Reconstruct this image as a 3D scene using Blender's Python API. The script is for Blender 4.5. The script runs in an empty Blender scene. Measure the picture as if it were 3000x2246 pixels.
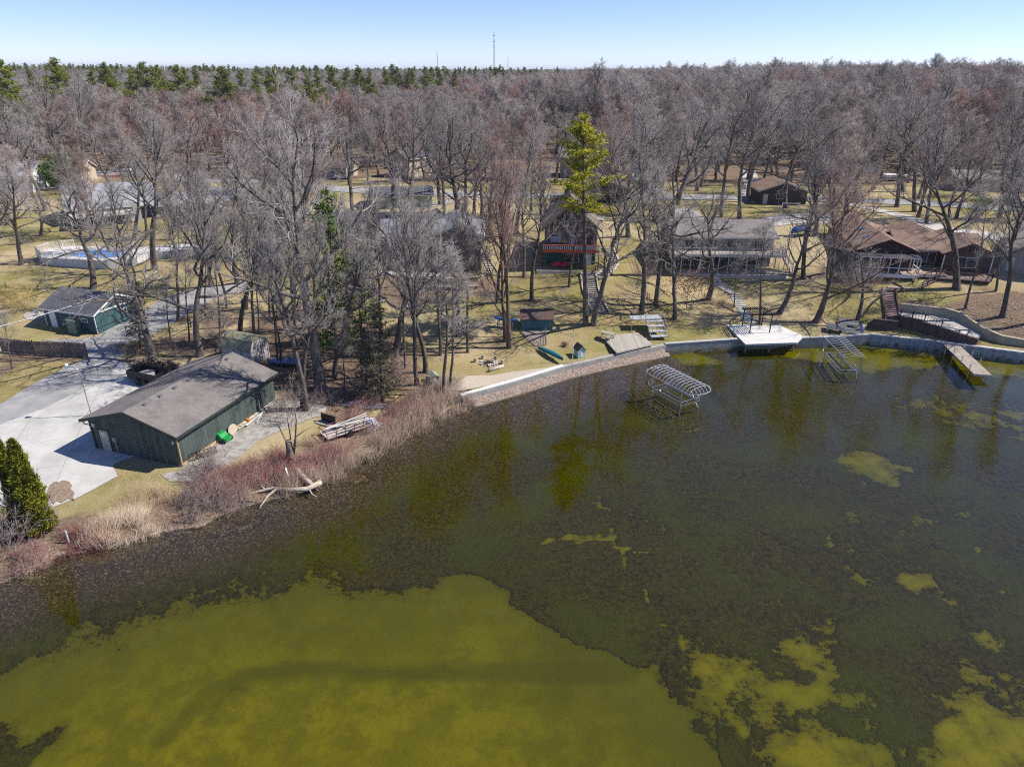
import bpy, math, random
import numpy as np
from mathutils import Vector, Matrix
R = math.radians
rng = np.random.default_rng(7)
random.seed(7)
sc = bpy.context.scene
COL = sc.collection

# ------------------------------------------------------------------ camera, sky, sun, exposure
CAM_Z = 32.0; FPX = 2000.0; PITCH = R(24.65); ROLL = R(0.4)
def ray(px, py):
    u = (px - 1500) / FPX; v = (1123 - py) / FPX
    c, s = math.cos(ROLL), math.sin(ROLL)
    u2 = u * c - v * s; v2 = u * s + v * c
    return (u2, math.cos(PITCH) + v2 * math.sin(PITCH), -math.sin(PITCH) + v2 * math.cos(PITCH))
def W(px, py, z=0.0):
    d = ray(px, py); t = (z - CAM_Z) / d[2]
    return Vector((d[0] * t, d[1] * t, z))
cam = bpy.data.cameras.new('camera'); camo = bpy.data.objects.new('camera', cam); COL.objects.link(camo)
cam.lens = 24.0; cam.sensor_width = 36.0; cam.clip_start = 0.5; cam.clip_end = 20000
_c, _s = math.cos(ROLL), math.sin(ROLL)
_m = Matrix(((_c, -_s, 0), (_s * math.sin(PITCH), _c * math.sin(PITCH), -math.cos(PITCH)), (_s * math.cos(PITCH), _c * math.cos(PITCH), math.sin(PITCH))))
camo.matrix_world = Matrix.Translation((0, 0, CAM_Z)) @ _m.to_4x4()
sc.camera = camo

SUN_EL = R(47); SHADOW = Vector((-1.0, -0.12, 0)).normalized()      # shadows fall to the left, a little towards the lake
sd = Vector((-SHADOW.x * math.cos(SUN_EL), -SHADOW.y * math.cos(SUN_EL), math.sin(SUN_EL)))   # towards the sun
world = bpy.data.worlds.new('World'); sc.world = world; world.use_nodes = True
nt = world.node_tree; nt.nodes.clear()
sky = nt.nodes.new('ShaderNodeTexSky'); sky.sky_type = 'NISHITA'; sky.sun_disc = False
sky.sun_elevation = SUN_EL; sky.sun_rotation = math.atan2(sd.x, sd.y)
sky.altitude = 3000; sky.air_density = 1.0; sky.dust_density = 0.3; sky.ozone_density = 2.5
bg = nt.nodes.new('ShaderNodeBackground'); bg.inputs[1].default_value = 0.118
wo = nt.nodes.new('ShaderNodeOutputWorld')
tint = nt.nodes.new('ShaderNodeMix'); tint.data_type = 'RGBA'; tint.blend_type = 'MULTIPLY'; tint.inputs[0].default_value = 1.0; tint.inputs[7].default_value = (0.86, 0.86, 1.10, 1)
nt.links.new(sky.outputs[0], tint.inputs[6]); nt.links.new(tint.outputs[2], bg.inputs[0]); nt.links.new(bg.outputs[0], wo.inputs[0])
sun = bpy.data.lights.new('sun', 'SUN'); sun.energy = 5.0; sun.angle = R(0.55); sun.color = (1.0, 0.95, 0.86)
suno = bpy.data.objects.new('sun', sun); COL.objects.link(suno)
suno.rotation_euler = sd.to_track_quat('Z', 'Y').to_euler()
sc.view_settings.view_transform = 'Standard'; sc.view_settings.look = 'None'
sc.view_settings.exposure = 0.38; sc.view_settings.gamma = 1.0
sc.cycles.pixel_filter_type = 'BLACKMAN_HARRIS'; sc.cycles.filter_width = 1.1; sc.cycles.max_bounces = 6; sc.cycles.diffuse_bounces = 2; sc.cycles.glossy_bounces = 2
sc.cycles.transparent_max_bounces = 8; sc.cycles.caustics_reflective = False; sc.cycles.caustics_refractive = False
sc.cycles.use_adaptive_sampling = True; sc.cycles.adaptive_threshold = 0.02; sc.cycles.use_denoising = False

# ------------------------------------------------------------------ materials
def mat(name, col, rough=0.85, metal=0.0, var=0.0, scale=2.0, col2=None, detail=4.0, bump=0.0, bscale=None,
        objrand=0.0, coords='Object', stretch=None, spec=0.3, lo=0.35, hi=0.65):
    """plain principled surface with procedural colour variation"""
    m = bpy.data.materials.new(name); m.use_nodes = True
    n = m.node_tree.nodes; l = m.node_tree.links; b = n['Principled BSDF']
    b.inputs['Roughness'].default_value = rough; b.inputs['Metallic'].default_value = metal
    b.inputs['Specular IOR Level'].default_value = spec
    c1 = tuple(col) + (1,)
    if col2 is None: col2 = tuple(max(0, x * (1 - var)) for x in col)
    c2 = tuple(col2) + (1,)
    tc = n.new('ShaderNodeTexCoord'); src = tc.outputs[coords]
    if stretch:
        mp = n.new('ShaderNodeMapping'); mp.inputs['Scale'].default_value = stretch
        l.new(src, mp.inputs[0]); src = mp.outputs[0]
    nz = n.new('ShaderNodeTexNoise'); nz.inputs['Scale'].default_value = scale; nz.inputs['Detail'].default_value = detail
    nz.inputs['Roughness'].default_value = 0.65
    l.new(src, nz.inputs['Vector'])
    rp = n.new('ShaderNodeValToRGB'); rp.color_ramp.elements[0].position = lo; rp.color_ramp.elements[1].position = hi
    rp.color_ramp.elements[0].color = c2; rp.color_ramp.elements[1].color = c1
    l.new(nz.outputs[0], rp.inputs[0]); out = rp.outputs[0]
    if objrand:
        oi = n.new('ShaderNodeObjectInfo'); hs = n.new('ShaderNodeHueSaturation')
        mr = n.new('ShaderNodeMapRange'); mr.inputs[3].default_value = 1 - objrand; mr.inputs[4].default_value = 1 + objrand
        l.new(oi.outputs['Random'], mr.inputs[0]); l.new(mr.outputs[0], hs.inputs['Value']); l.new(out, hs.inputs['Color']); out = hs.outputs[0]
    l.new(out, b.inputs['Base Color'])
    if bump:
        nb = n.new('ShaderNodeTexNoise'); nb.inputs['Scale'].default_value = bscale or scale * 4; nb.inputs['Detail'].default_value = 3
        l.new(src, nb.inputs['Vector'])
        bp = n.new('ShaderNodeBump'); bp.inputs['Strength'].default_value = bump; bp.inputs['Distance'].default_value = 0.1
        l.new(nb.outputs[0], bp.inputs['Height']); l.new(bp.outputs[0], b.inputs['Normal'])
    return m
def mathn(n, l, op, a, b=None, clamp=False):
    x = n.new('ShaderNodeMath'); x.operation = op; x.use_clamp = clamp
    for i, v in enumerate((a, b)):
        if v is None: continue
        if isinstance(v, (int, float)): x.inputs[i].default_value = v
        else: l.new(v, x.inputs[i])
    return x.outputs[0]
def mixc(n, l, f, a, b):
    x = n.new('ShaderNodeMix'); x.data_type = 'RGBA'
    for i, v in ((0, f), (6, a), (7, b)):
        if isinstance(v, (int, float)): x.inputs[i].default_value = v
        elif isinstance(v, tuple): x.inputs[i].default_value = v + (1,) if len(v) == 3 else v
        else: l.new(v, x.inputs[i])
    return x.outputs[2]
def noise(n, l, src, scale, detail=4.0, rough=0.6, stretch=None):
    if stretch:
        mp = n.new('ShaderNodeMapping'); mp.inputs['Scale'].default_value = stretch; l.new(src, mp.inputs[0]); src = mp.outputs[0]
    z = n.new('ShaderNodeTexNoise'); z.inputs['Scale'].default_value = scale; z.inputs['Detail'].default_value = detail
    z.inputs['Roughness'].default_value = rough; l.new(src, z.inputs['Vector']); return z.outputs[0]
def ramp(n, l, v, stops):
    r = n.new('ShaderNodeValToRGB'); e = r.color_ramp.elements
    while len(e) < len(stops): e.new(0.5)
    for i, (p, c) in enumerate(stops): e[i].position = p; e[i].color = tuple(c) + (1,)
    l.new(v, r.inputs[0]); return r.outputs[0]
def step(n, l, v, a, b):
    m = n.new('ShaderNodeMapRange'); m.interpolation_type = 'SMOOTHSTEP'
    m.inputs[1].default_value = a; m.inputs[2].default_value = b; l.new(v, m.inputs[0]); return m.outputs[0]
def boards(name, col, col2, period=0.3, axis='X', rough=0.7, groove=0.12, blotch=1.5):
    """painted board siding: grooves every `period` metres along the chosen object axis (X, Y or Z), weathered blotches"""
    m = bpy.data.materials.new(name); m.use_nodes = True
    n = m.node_tree.nodes; l = m.node_tree.links; b = n['Principled BSDF']; b.inputs['Roughness'].default_value = rough
    b.inputs['Specular IOR Level'].default_value = 0.25
    tc = n.new('ShaderNodeTexCoord'); sp = n.new('ShaderNodeSeparateXYZ'); l.new(tc.outputs['Object'], sp.inputs[0])
    if axis == 'XY': v = mathn(n, l, 'ADD', sp.outputs[0], sp.outputs[1])
    else: v = sp.outputs['XYZ'.index(axis)]
    v = mathn(n, l, 'DIVIDE', v, period)
    fr = mathn(n, l, 'FRACT', v); fl = mathn(n, l, 'FLOOR', v)
    wn = n.new('ShaderNodeTexWhiteNoise'); wn.noise_dimensions = '1D'; l.new(fl, wn.inputs['W'])
    g = mathn(n, l, 'LESS_THAN', fr, groove)
    nz = noise(n, l, tc.outputs['Object'], blotch, 5)
    f = mathn(n, l, 'ADD', mathn(n, l, 'MULTIPLY', wn.outputs[0], 0.45), mathn(n, l, 'MULTIPLY', nz, 0.75))
    base = mixc(n, l, step(n, l, f, 0.3, 0.9), tuple(col), tuple(col2))
    base = mixc(n, l, mathn(n, l, 'MULTIPLY', g, 0.6), base, tuple(x * 0.35 for x in col))
    l.new(base, b.inputs['Base Color'])
    bp = n.new('ShaderNodeBump'); bp.inputs['Strength'].default_value = 0.5; bp.inputs['Distance'].default_value = 0.03
    l.new(mathn(n, l, 'SUBTRACT', 1.0, g), bp.inputs['Height']); l.new(bp.outputs[0], b.inputs['Normal'])
    return m
def shingles(name, col, col2, rowh=0.18):
    m = bpy.data.materials.new(name); m.use_nodes = True
    n = m.node_tree.nodes; l = m.node_tree.links; b = n['Principled BSDF']; b.inputs['Roughness'].default_value = 0.95
    b.inputs['Specular IOR Level'].default_value = 0.15
    tc = n.new('ShaderNodeTexCoord'); o = tc.outputs['Object']
    br = n.new('ShaderNodeTexBrick'); br.inputs['Scale'].default_value = 1.0
    br.inputs['Brick Width'].default_value = 0.4; br.inputs['Row Height'].default_value = rowh; br.inputs['Mortar Size'].default_value = 0.012
    br.inputs['Color1'].default_value = tuple(col) + (1,); br.inputs['Color2'].default_value = tuple(col2) + (1,)
    br.inputs['Mortar'].default_value = tuple(x * 0.55 for x in col) + (1,)
    l.new(o, br.inputs['Vector'])
    nz = noise(n, l, o, 0.5, 6, 0.7)
    l.new(mixc(n, l, step(n, l, nz, 0.42, 0.7), br.outputs[0], tuple(x * 0.72 for x in col2)), b.inputs['Base Color'])
    bp = n.new('ShaderNodeBump'); bp.inputs['Strength'].default_value = 0.35; bp.inputs['Distance'].default_value = 0.02
    l.new(noise(n, l, o, 25, 2), bp.inputs['Height']); l.new(bp.outputs[0], b.inputs['Normal'])
    return m

# ------------------------------------------------------------------ object helpers
def tag(o, label=None, cat=None, group=None, kind=None):
    if label: o['label'] = label
    if cat: o['category'] = cat
    if group: o['group'] = group
    if kind: o['kind'] = kind
    return o
def thing(name, loc, label, cat, rz=0.0, group=None):
    o = bpy.data.objects.new(name, None); o.empty_display_size = 0.3; COL.objects.link(o)
    o.location = loc; o.rotation_euler = (0, 0, rz)
    return tag(o, label, cat, group)
def fastmesh(name, V, polys, mats, midx=None, smooth=False):
    """polys: list of (M,k) integer arrays"""
    me = bpy.data.meshes.new(name); V = np.asarray(V, dtype=np.float32)
    me.vertices.add(len(V)); me.vertices.foreach_set('co', V.ravel())
    loops = np.concatenate([p.ravel() for p in polys]).astype(np.int32)
    tot = np.concatenate([np.full(len(p), p.shape[1]) for p in polys]).astype(np.int32)
    start = np.concatenate([[0], np.cumsum(tot)[:-1]]).astype(np.int32)
    me.loops.add(len(loops)); me.loops.foreach_set('vertex_index', loops)
    me.polygons.add(len(tot)); me.polygons.foreach_set('loop_start', start); me.polygons.foreach_set('loop_total', tot)
    if midx is not None: me.polygons.foreach_set('material_index', np.concatenate([np.full(len(p), i) for p, i in zip(polys, midx)]).astype(np.int32))
    if smooth: me.polygons.foreach_set('use_smooth', np.ones(len(tot), dtype=bool))
    for m in (mats if isinstance(mats, (list, tuple)) else [mats]): me.materials.append(m)
    me.update(calc_edges=True); me.validate(); return me
class MB:
    """collects boxes, bars and sheets and links them as ONE mesh object"""
    def __init__(s): s.v = []; s.f = []
    def add(s, vs, fs):
        o = len(s.v); s.v += [tuple(v) for v in vs]; s.f += [tuple(i + o for i in f) for f in fs]; return s
    def box(s, x0, x1, y0, y1, z0, z1):
        return s.add([(x0,y0,z0),(x1,y0,z0),(x1,y1,z0),(x0,y1,z0),(x0,y0,z1),(x1,y0,z1),(x1,y1,z1),(x0,y1,z1)],
                     [(0,3,2,1),(4,5,6,7),(0,1,5,4),(1,2,6,5),(2,3,7,6),(3,0,4,7)])
    def bar(s, a, b, w, h=None, up=(0, 0, 1)):
        h = h or w; a = Vector(a); b = Vector(b); d = (b - a).normalized(); u = Vector(up)
        if abs(d.dot(u)) > 0.98: u = Vector((0, 1, 0))
        sx = d.cross(u).normalized() * w / 2; sy = sx.cross(d).normalized() * h / 2
        vs = [p + i * sx + j * sy for p in (a, b) for i, j in ((-1,-1),(1,-1),(1,1),(-1,1))]
        return s.add(vs, [(3,2,1,0),(4,5,6,7),(0,1,5,4),(1,2,6,5),(2,3,7,6),(3,0,4,7)])
    def tube(s, pts, r, n=8, cap=True):
        pts = [Vector(p) for p in pts]; rs = r if isinstance(r, (list, tuple)) else [r] * len(pts); o = len(s.v); rings = []
        for i, p in enumerate(pts):
            d = (pts[min(i + 1, len(pts) - 1)] - pts[max(i - 1, 0)]).normalized()
            u = Vector((0, 0, 1)) if abs(d.z) < 0.95 else Vector((1, 0, 0))
            a = d.cross(u).normalized(); b = a.cross(d)
            rings += [p + (a * math.cos(2*math.pi*k/n) + b * math.sin(2*math.pi*k/n)) * rs[i] for k in range(n)]
        fs = [(i*n+k, i*n+(k+1) % n, (i+1)*n+(k+1) % n, (i+1)*n+k) for i in range(len(pts)-1) for k in range(n)]
        if cap: fs += [tuple(range(n))[::-1], tuple((len(pts)-1)*n + k for k in range(n))]
        return s.add(rings, fs)
    def prism(s, poly, z0, z1):
        """poly: list of (x, y); z0/z1 floats or per-vertex lists"""
        n = len(poly); a = z0 if isinstance(z0, (list, tuple)) else [z0]*n; b = z1 if isinstance(z1, (list, tuple)) else [z1]*n
        vs = [(p[0], p[1], a[i]) for i, p in enumerate(poly)] + [(p[0], p[1], b[i]) for i, p in enumerate(poly)]
        return s.add(vs, [tuple(range(n))[::-1], tuple(range(n, 2*n))] + [(i, (i+1) % n, n+(i+1) % n, n+i) for i in range(n)])
    def ext(s, poly, axis, a, b):
        """polygon given in the plane normal to axis ('x': (y,z), 'y': (x,z)), extruded from a to b"""
        n = len(poly)
        f = (lambda p, t: (t, p[0], p[1])) if axis == 'x' else (lambda p, t: (p[0], t, p[1]))
        return s.add([f(p, a) for p in poly] + [f(p, b) for p in poly], [tuple(range(n))[::-1], tuple(range(n, 2*n))] + [(i, (i+1) % n, n+(i+1) % n, n+i) for i in range(n)])
    def slab(s, quad, t):
        """thick sheet: quad of 3-D points, thickness t downwards along the normal"""
        q = [Vector(p) for p in quad]; nn = (q[1]-q[0]).cross(q[2]-q[0]).normalized()
        if nn.z < 0: q = q[::-1]; nn = -nn
        n = len(q)
        return s.add([p - nn*t for p in q] + q, [tuple(range(n))[::-1], tuple(range(n, 2*n))] + [(i, (i+1) % n, n+(i+1) % n, n+i) for i in range(n)])
    def build(s, name, m, parent=None, smooth=False, bevel=0.0):
        me = bpy.data.meshes.new(name); me.from_pydata(s.v, [], s.f); me.materials.append(m)
        import bmesh
        bm = bmesh.new(); bm.from_mesh(me); bmesh.ops.recalc_face_normals(bm, faces=bm.faces)
        if bevel: bmesh.ops.bevel(bm, geom=bm.edges[:], offset=bevel, segments=1, affect='EDGES', clamp_overlap=True)
        bm.to_mesh(me); bm.free()
        if smooth: me.polygons.foreach_set('use_smooth', [True]*len(me.polygons))
        o = bpy.data.objects.new(name, me); COL.objects.link(o)
        if parent is not None: o.parent = parent
        return o
def copy_tree(o, parent=None):
    c = o.copy(); COL.objects.link(c)
    if parent is not None: c.parent = parent
    for ch in list(o.children): copy_tree(ch, c)
    return c

# ------------------------------------------------------------------ terrain
SHORE_PX = [(0,1712),(176,1627),(340,1600),(475,1558),(583,1542),(700,1490),(760,1471),(850,1452),(936,1424),(1030,1356),(1193,1262),(1290,1215),(1343,1185),(1349,1164)]
WALL_PX = [(1349,1160),(1500,1119),(1649,1074),(1795,1041),(1947,1010),(2156,996),(2360,992),(2470,989),(2548,982),(2712,999),(2860,1018),(3000,1036)]
shore = [(-400,-250),(-150,8),(-80,28)] + [tuple(W(x,y,0.0)[:2]) for x, y in SHORE_PX] 
wall = [tuple(W(x,y,0.75)[:2]) for x, y in WALL_PX]
wall_ext = wall + [(90, 76), (160, 82), (900, 120)]
SH = np.array(shore + wall_ext[0:]); NSH = len(shore)
def sdist(X, Y, P):
    best = np.full(X.shape, 1e9); sg = np.zeros(X.shape); idx = np.zeros(X.shape, int); tt = np.zeros(X.shape)
    for i in range(len(P) - 1):
        a = P[i]; d = P[i+1] - a; L2 = d @ d
        t = np.clip(((X - a[0])*d[0] + (Y - a[1])*d[1]) / L2, 0, 1)
        dx = X - a[0] - t*d[0]; dy = Y - a[1] - t*d[1]; q = np.hypot(dx, dy); cr = d[0]*dy - d[1]*dx
        m = q < best - 1e-9
        best = np.where(m, q, best); sg = np.where(m, np.sign(cr), sg); idx = np.where(m, i, idx); tt = np.where(m, t, tt)
    return best * np.where(sg == 0, 1, sg), idx
ANC = [(300,1480,.6),(500,1430,.8),(300,1300,1.0),(0,1250,1.0),(0,1500,.8),(550,1400,.9),(800,1250,.8),(950,1200,.8),(1100,1180,.7),(1300,1100,.85),
 (1400,1060,.85),(1600,1030,.85),(1720,952,1.6),(1560,879,2.8),(1640,835,3.7),(1640,795,4.4),(1500,1018,1.1),(1500,800,4.0),(1875,925,1.6),(1922,892,2.2),
 (1973,935,1.4),(2078,876,2.4),(2078,838,3.3),(1960,800,4.1),(2250,830,3.4),(2225,952,.9),(2355,816,3.9),(2389,943,1.2),(2281,918,1.5),(2509,947,1.0),(2540,880,2.8),
 (2650,800,5.0),(2804,847,4.0),(2826,906,2.6),(2935,928,2.5),(2916,852,3.9),(2700,950,1.6),(2950,1000,1.2),(2100,985,.85),(2400,975,.9),(2300,985,.9),(2600,985,.9),
 (2100,640,6.8),(1500,640,6.8),(2700,640,7.0),(3000,700,6.2),(3000,820,5.0),(1100,620,6.6),(1100,700,5.6),(1100,790,4.3),(1350,790,4.3),(1250,830,3.6),(1250,870,2.8),(1455,887,2.4),
 (1345,985,1.3),(1150,1045,1.2),(980,1103,1.1),(702,982,1.7),(585,1044,1.4),(400,1060,1.2),(450,1000,1.5),(500,920,2.2),(620,860,2.8),(750,850,3.0),(900,850,3.0),(900,740,4.8),
 (271,845,2.6),(280,975,1.8),(100,1020,1.6),(0,900,2.2),(150,800,3.0),(0,700,4.2),(350,700,4.3),(600,750,4.0),(150,560,6.2),(500,580,6.2),(800,640,5.8),(100,1180,1.1),
 (900,1000,1.7),(1000,930,2.2),(1750,800,4.4),(1850,694,6.3),(1750,650,6.8),(2450,700,6.4),(2400,760,5.4)]
AP = np.array([tuple(W(*a)) for a in ANC] + [(-120,150,6.8),(0,165,7.0),(120,165,7.2),(-140,60,2.5),(-110,90,4.5),(-90,40,1.0),(110,95,4),(110,120,6.6),(-60,165,7),(60,165,7.1)])
def _phi(r2): return np.sqrt(r2 + 4.0)
_D = ((AP[:,None,:2]-AP[None,:,:2])**2).sum(2)
_K = _phi(_D) - 0*np.eye(len(AP)); _K = np.block([[_K - 0.8*np.eye(len(AP)), np.c_[np.ones(len(AP)), AP[:,:2]]], [np.r_[[np.ones(len(AP))], AP[:,:2].T], np.zeros((3,3))]])
_w = np.linalg.solve(_K, np.r_[AP[:,2], 0, 0, 0])
def vnoise(X, Y, s, seed=0):
    X = X / s; Y = Y / s; xi = np.floor(X); yi = np.floor(Y); fx = X - xi; fy = Y - yi
    fx = fx*fx*(3-2*fx); fy = fy*fy*(3-2*fy)
    def h(a, b): v = np.sin(a*127.1 + b*311.7 + seed*17.3) * 43758.5453; return v - np.floor(v)
    return (h(xi,yi)*(1-fx) + h(xi+1,yi)*fx)*(1-fy) + (h(xi,yi+1)*(1-fx) + h(xi+1,yi+1)*fx)*fy
def sm(x, a, b): t = np.clip((x-a)/(b-a), 0, 1); return t*t*(3-2*t)
def hgt(X, Y, land_only=False):
    X = np.asarray(X, float); Y = np.asarray(Y, float); sh = X.shape; X = X.ravel(); Y = Y.ravel()
    Xc = np.clip(X, -150, 150); Yc = np.clip(Y, 20, 175)
    r = np.full(X.shape, _w[-3]) + _w[-2]*Xc + _w[-1]*Yc
    for (ax, ay, _), w in zip(AP, _w[:-3]): r += w*_phi((Xc-ax)**2 + (Yc-ay)**2)
    far = 7.0 + 4.0*sm(X, 20, 260)*sm(Y, 200, 380)*(1-0.6*sm(Y, 500, 1100)) + 30*sm(Y, 2500, 5200)*(0.6+0.4*np.sin(X/1800+1)) 
    t = sm(Y, 140, 180); t = np.maximum(t, sm(np.abs(X), 110, 150)*sm(Y,60,110)); r = r*(1-t) + far*t
    r = np.clip(r, 0.5, 100) + (vnoise(X, Y, 6.0)-0.5)*0.14 + (vnoise(X, Y, 1.7, 3)-0.5)*0.05
    if land_only: return r.reshape(sh)
    s, idx = sdist(X, Y, SH)
    nat = idx < NSH
    land = np.where(nat, np.minimum(r, 0.05+0.32*np.maximum(s, 0)), r)
    beach = (idx >= NSH) & (idx < NSH + 4)
    wt = np.where(nat, -0.12+0.10*s, np.where(beach, 0.30+0.17*s, -0.45+0.05*s))
    wt = np.maximum(wt, -1.25 - 0.004*np.minimum(-s, 60))
    return np.where(s > 0, land, wt).reshape(sh)
def hz(x, y): return float(hgt(np.array([x]), np.array([y]))[0])
def G(px, py, n=5):
    z = 3.0
    for _ in range(14):
        p = W(px, py, z); z2 = hz(p.x, p.y); z = z*0.45 + z2*0.55
    p = W(px, py, z); p.z = hz(p.x, p.y); return p

def axis_pts(segs):
    out = [segs[0][0]]
    for a, b, st in segs: out += list(np.linspace(a, b, max(1, int(round((b-a)/st)))+1)[1:])
    return np.array(out)
gx = axis_pts([(-9000,-3000,1500),(-3000,-900,150),(-900,-200,40),(-200,-125,5),(-125,125,0.5),(125,200,5),(200,900,40),(900,3000,150),(3000,9000,1500)])
gy = axis_pts([(-300,0,30),(0,18,3),(18,130,0.5),(130,180,1.5),(180,420,8),(420,1200,40),(1200,6000,240),(6000,10000,2000)])
GX, GY = np.meshgrid(gx, gy); GZ = hgt(GX, GY)
S_, I_ = sdist(GX, GY, SH)
nx, ny = len(gx), len(gy)
ii = (np.arange(ny-1)[:,None]*nx + np.arange(nx-1)[None,:]).ravel()
quads = np.c_[ii, ii+1, ii+nx+1, ii+nx]
sv = S_.ravel(); smax = sv[quads].max(1)
zv = GZ.ravel(); wet = (smax < -0.0) & (zv[quads].max(1) < -0.22)
def submesh(name, qd, m, attrs={}):
    used = np.unique(qd); rm = np.full(nx*ny, -1); rm[used] = np.arange(len(used))
    V = np.c_[GX.ravel(), GY.ravel(), GZ.ravel()][used]
    me = fastmesh(name, V, [rm[qd]], m, smooth=True)
    for k, a in attrs.items():
        at = me.attributes.new(k, 'FLOAT', 'POINT'); at.data.foreach_set('value', a.ravel()[used].astype(np.float32))
    o = bpy.data.objects.new(name, me); COL.objects.link(o); o['kind'] = 'structure'; return o

def poly_sd(X, Y, P):
    """signed distance to polygon, positive inside"""
    P = np.array(P); n = len(P); best = np.full(X.shape, 1e9); ins = np.zeros(X.shape, bool)
    for i in range(n):
        a = P[i]; b = P[(i+1) % n]; d = b - a
        t = np.clip(((X-a[0])*d[0] + (Y-a[1])*d[1])/(d @ d + 1e-9), 0, 1)
        best = np.minimum(best, np.hypot(X-a[0]-t*d[0], Y-a[1]-t*d[1]))
        c = ((a[1] > Y) != (b[1] > Y)) & (X < (b[0]-a[0])*(Y-a[1])/(b[1]-a[1]+1e-12) + a[0]); ins ^= c
    return np.where(ins, best, -best)
def line_d(X, Y, P):
    s, _ = sdist(X, Y, np.array(P)); return np.abs(s)
def Pz(pts, z): return [tuple(W(x, y, z)[:2]) for x, y in pts]
def A4(pts): return [(x/1.4747, 1300 + y/1.4747) for x, y in pts]
def A5(pts): return [(1500 + x/1.4747, 1300 + y/1.4747) for x, y in pts]
NEAR = (GX > -100) & (GX < 100) & (GY < 110) & (GY > 0)
def near_field(fn):
    out = np.full(GX.shape, -50.0); out[NEAR] = fn(GX[NEAR], GY[NEAR]); return out
bright = np.full(GX.shape, -1.0); bright[NEAR] = 0
BP = [  # (polygon in photo px, strength, softness in metres)
 (A4([(-900,1500),(-300,1000),(0,960),(130,900),(400,800),(650,720),(830,650),(1000,620),(1250,610),(1700,620),(1850,590),(2000,578),(2100,600),(2212,640)]) +
  A5([(110,690),(200,770),(300,840),(420,890),(520,930),(620,965),(640,1020),(690,1090),(780,1150),(760,1230),(870,1300),(880,1395),(1000,2600)]) + [(-900,3000)], 1.0, 0.5),
 (A5([(820,880),(1100,880),(1200,760),(1350,710),(1500,640),(1530,720),(1490,800),(1500,960),(1600,1100),(1560,1250),(1800,1395),(1800,2200),(1300,2200),(900,1395),(780,1150),(700,1000)]), 0.86, 1.2),
 (A5([(1720,570),(1850,565),(1930,640),(2010,720),(1900,730),(1750,650)]), 0.95, 0.6),
 (A5([(1950,920),(2130,930),(2300,990),(2500,1395),(2500,2200),(1800,2200),(1700,1395),(1800,1200),(1900,1060)]), 0.84, 1.2),
 (A5([(2000,760),(2140,830),(2100,900),(1980,850)]), 0.9, 0.6),
 ([(2250,1012),(2560,995),(3000,1050),(3300,1080),(3300,1150),(3000,1120),(2850,1105),(2700,1085),(2560,1110),(2420,1085),(2250,1055)], 0.9, 0.8),
 ([(2700,1150),(2900,1170),(3200,1200),(3200,1330),(2900,1290),(2700,1220),(2560,1180)], 0.62, 2.0),
 ([(2430,1320),(2560,1320),(2660,1380),(2600,1420),(2450,1350)], 0.9, 0.7),
 ([(1980,1040),(2110,1065),(2110,1080),(2000,1090),(1930,1070)], 0.9, 0.6),
 ([(1350,1190),(1440,1170),(1440,1190),(1390,1210)], 0.9, 0.4),
 ([(930,1440),(1010,1400),(1080,1390),(1090,1420),(1000,1450)], 0.75, 0.7),
 ([(520,1590),(640,1560),(730,1530),(730,1560),(620,1600)], 0.9, 0.6),
 (A5([(120,300),(350,200),(500,220),(640,320),(560,360),(430,300),(480,450),(400,450),(380,330)]), 0.5, 1.0),
 (A5([(1260,345),(1320,360),(1370,440),(1330,450)]), 0.9, 0.3), (A5([(1430,520),(1560,510),(1620,590),(1530,690),(1490,720),(1540,600)]), 0.6, 0.7),
 (A5([(1990,425),(2060,440),(2040,475),(1990,460)]), 0.85, 0.4)]
LP = [(A5([(390,370),(480,520),(640,760),(770,890)]), 0.18), (A5([(120,430),(400,435),(680,485)]), 0.16), (A5([(1560,190),(1480,280),(1450,470)]), 0.3), (A5([(1680,400),(1850,310),(2000,290)]), 0.4)]
DK = [(A4([(-300,1225),(180,1250),(350,1215),(290,1310),(200,1395),(100,1700),(-300,1700)]), 0.5), (A5([(1150,940),(1260,960),(1230,1000),(1170,990)]), 0.4),
      (A5([(930,1260),(1100,1250),(1250,1395),(1250,1600),(900,1600),(870,1330)]), 0.6), (A5([(1510,850),(1750,850),(1950,960),(1900,1200),(1750,1250),(1600,1000)]), 0.8),
      (A4([(850,700),(1000,660),(980,720),(870,760)]), 1.0)]
XN, YN = GX[NEAR], GY[NEAR]; XR, YR = XN, YN
XN = XR + 2.4*(vnoise(XR, YR, 3.4, 31)-.5) + 1.3*(vnoise(XR, YR, 1.3, 32)-.5); YN = YR + 2.4*(vnoise(XR, YR, 3.4, 33)-.5) + 1.3*(vnoise(XR, YR, 1.3, 34)-.5)
bb = np.zeros(XN.shape)
for P, st, so in BP: so = (0.45 + 2.4*sm(-XN, 2, 16)) if st == 1.0 else so*2.2; bb = np.maximum(bb, st*sm(poly_sd(XN, YN, Pz(P, -1.2)), -so*1.6, so*1.6))
for P, w in LP: bb = np.maximum(bb, (0.66 if w < .2 else .42)*(1-sm(line_d(XN, YN, Pz(P, -1.2)), w, w*3)))
for P, so in DK: bb = bb*(1 - 0.8*sm(poly_sd(XN, YN, Pz(P, -1.2)), -so*1.6, so*1.6))
reg = sm(poly_sd(XN, YN, Pz(A5([(1150,720),(1500,600),(1750,480),(2300,500),(2800,700),(2800,2300),(600,2300),(760,1150)]), -1.2)), -3, 4)
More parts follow.
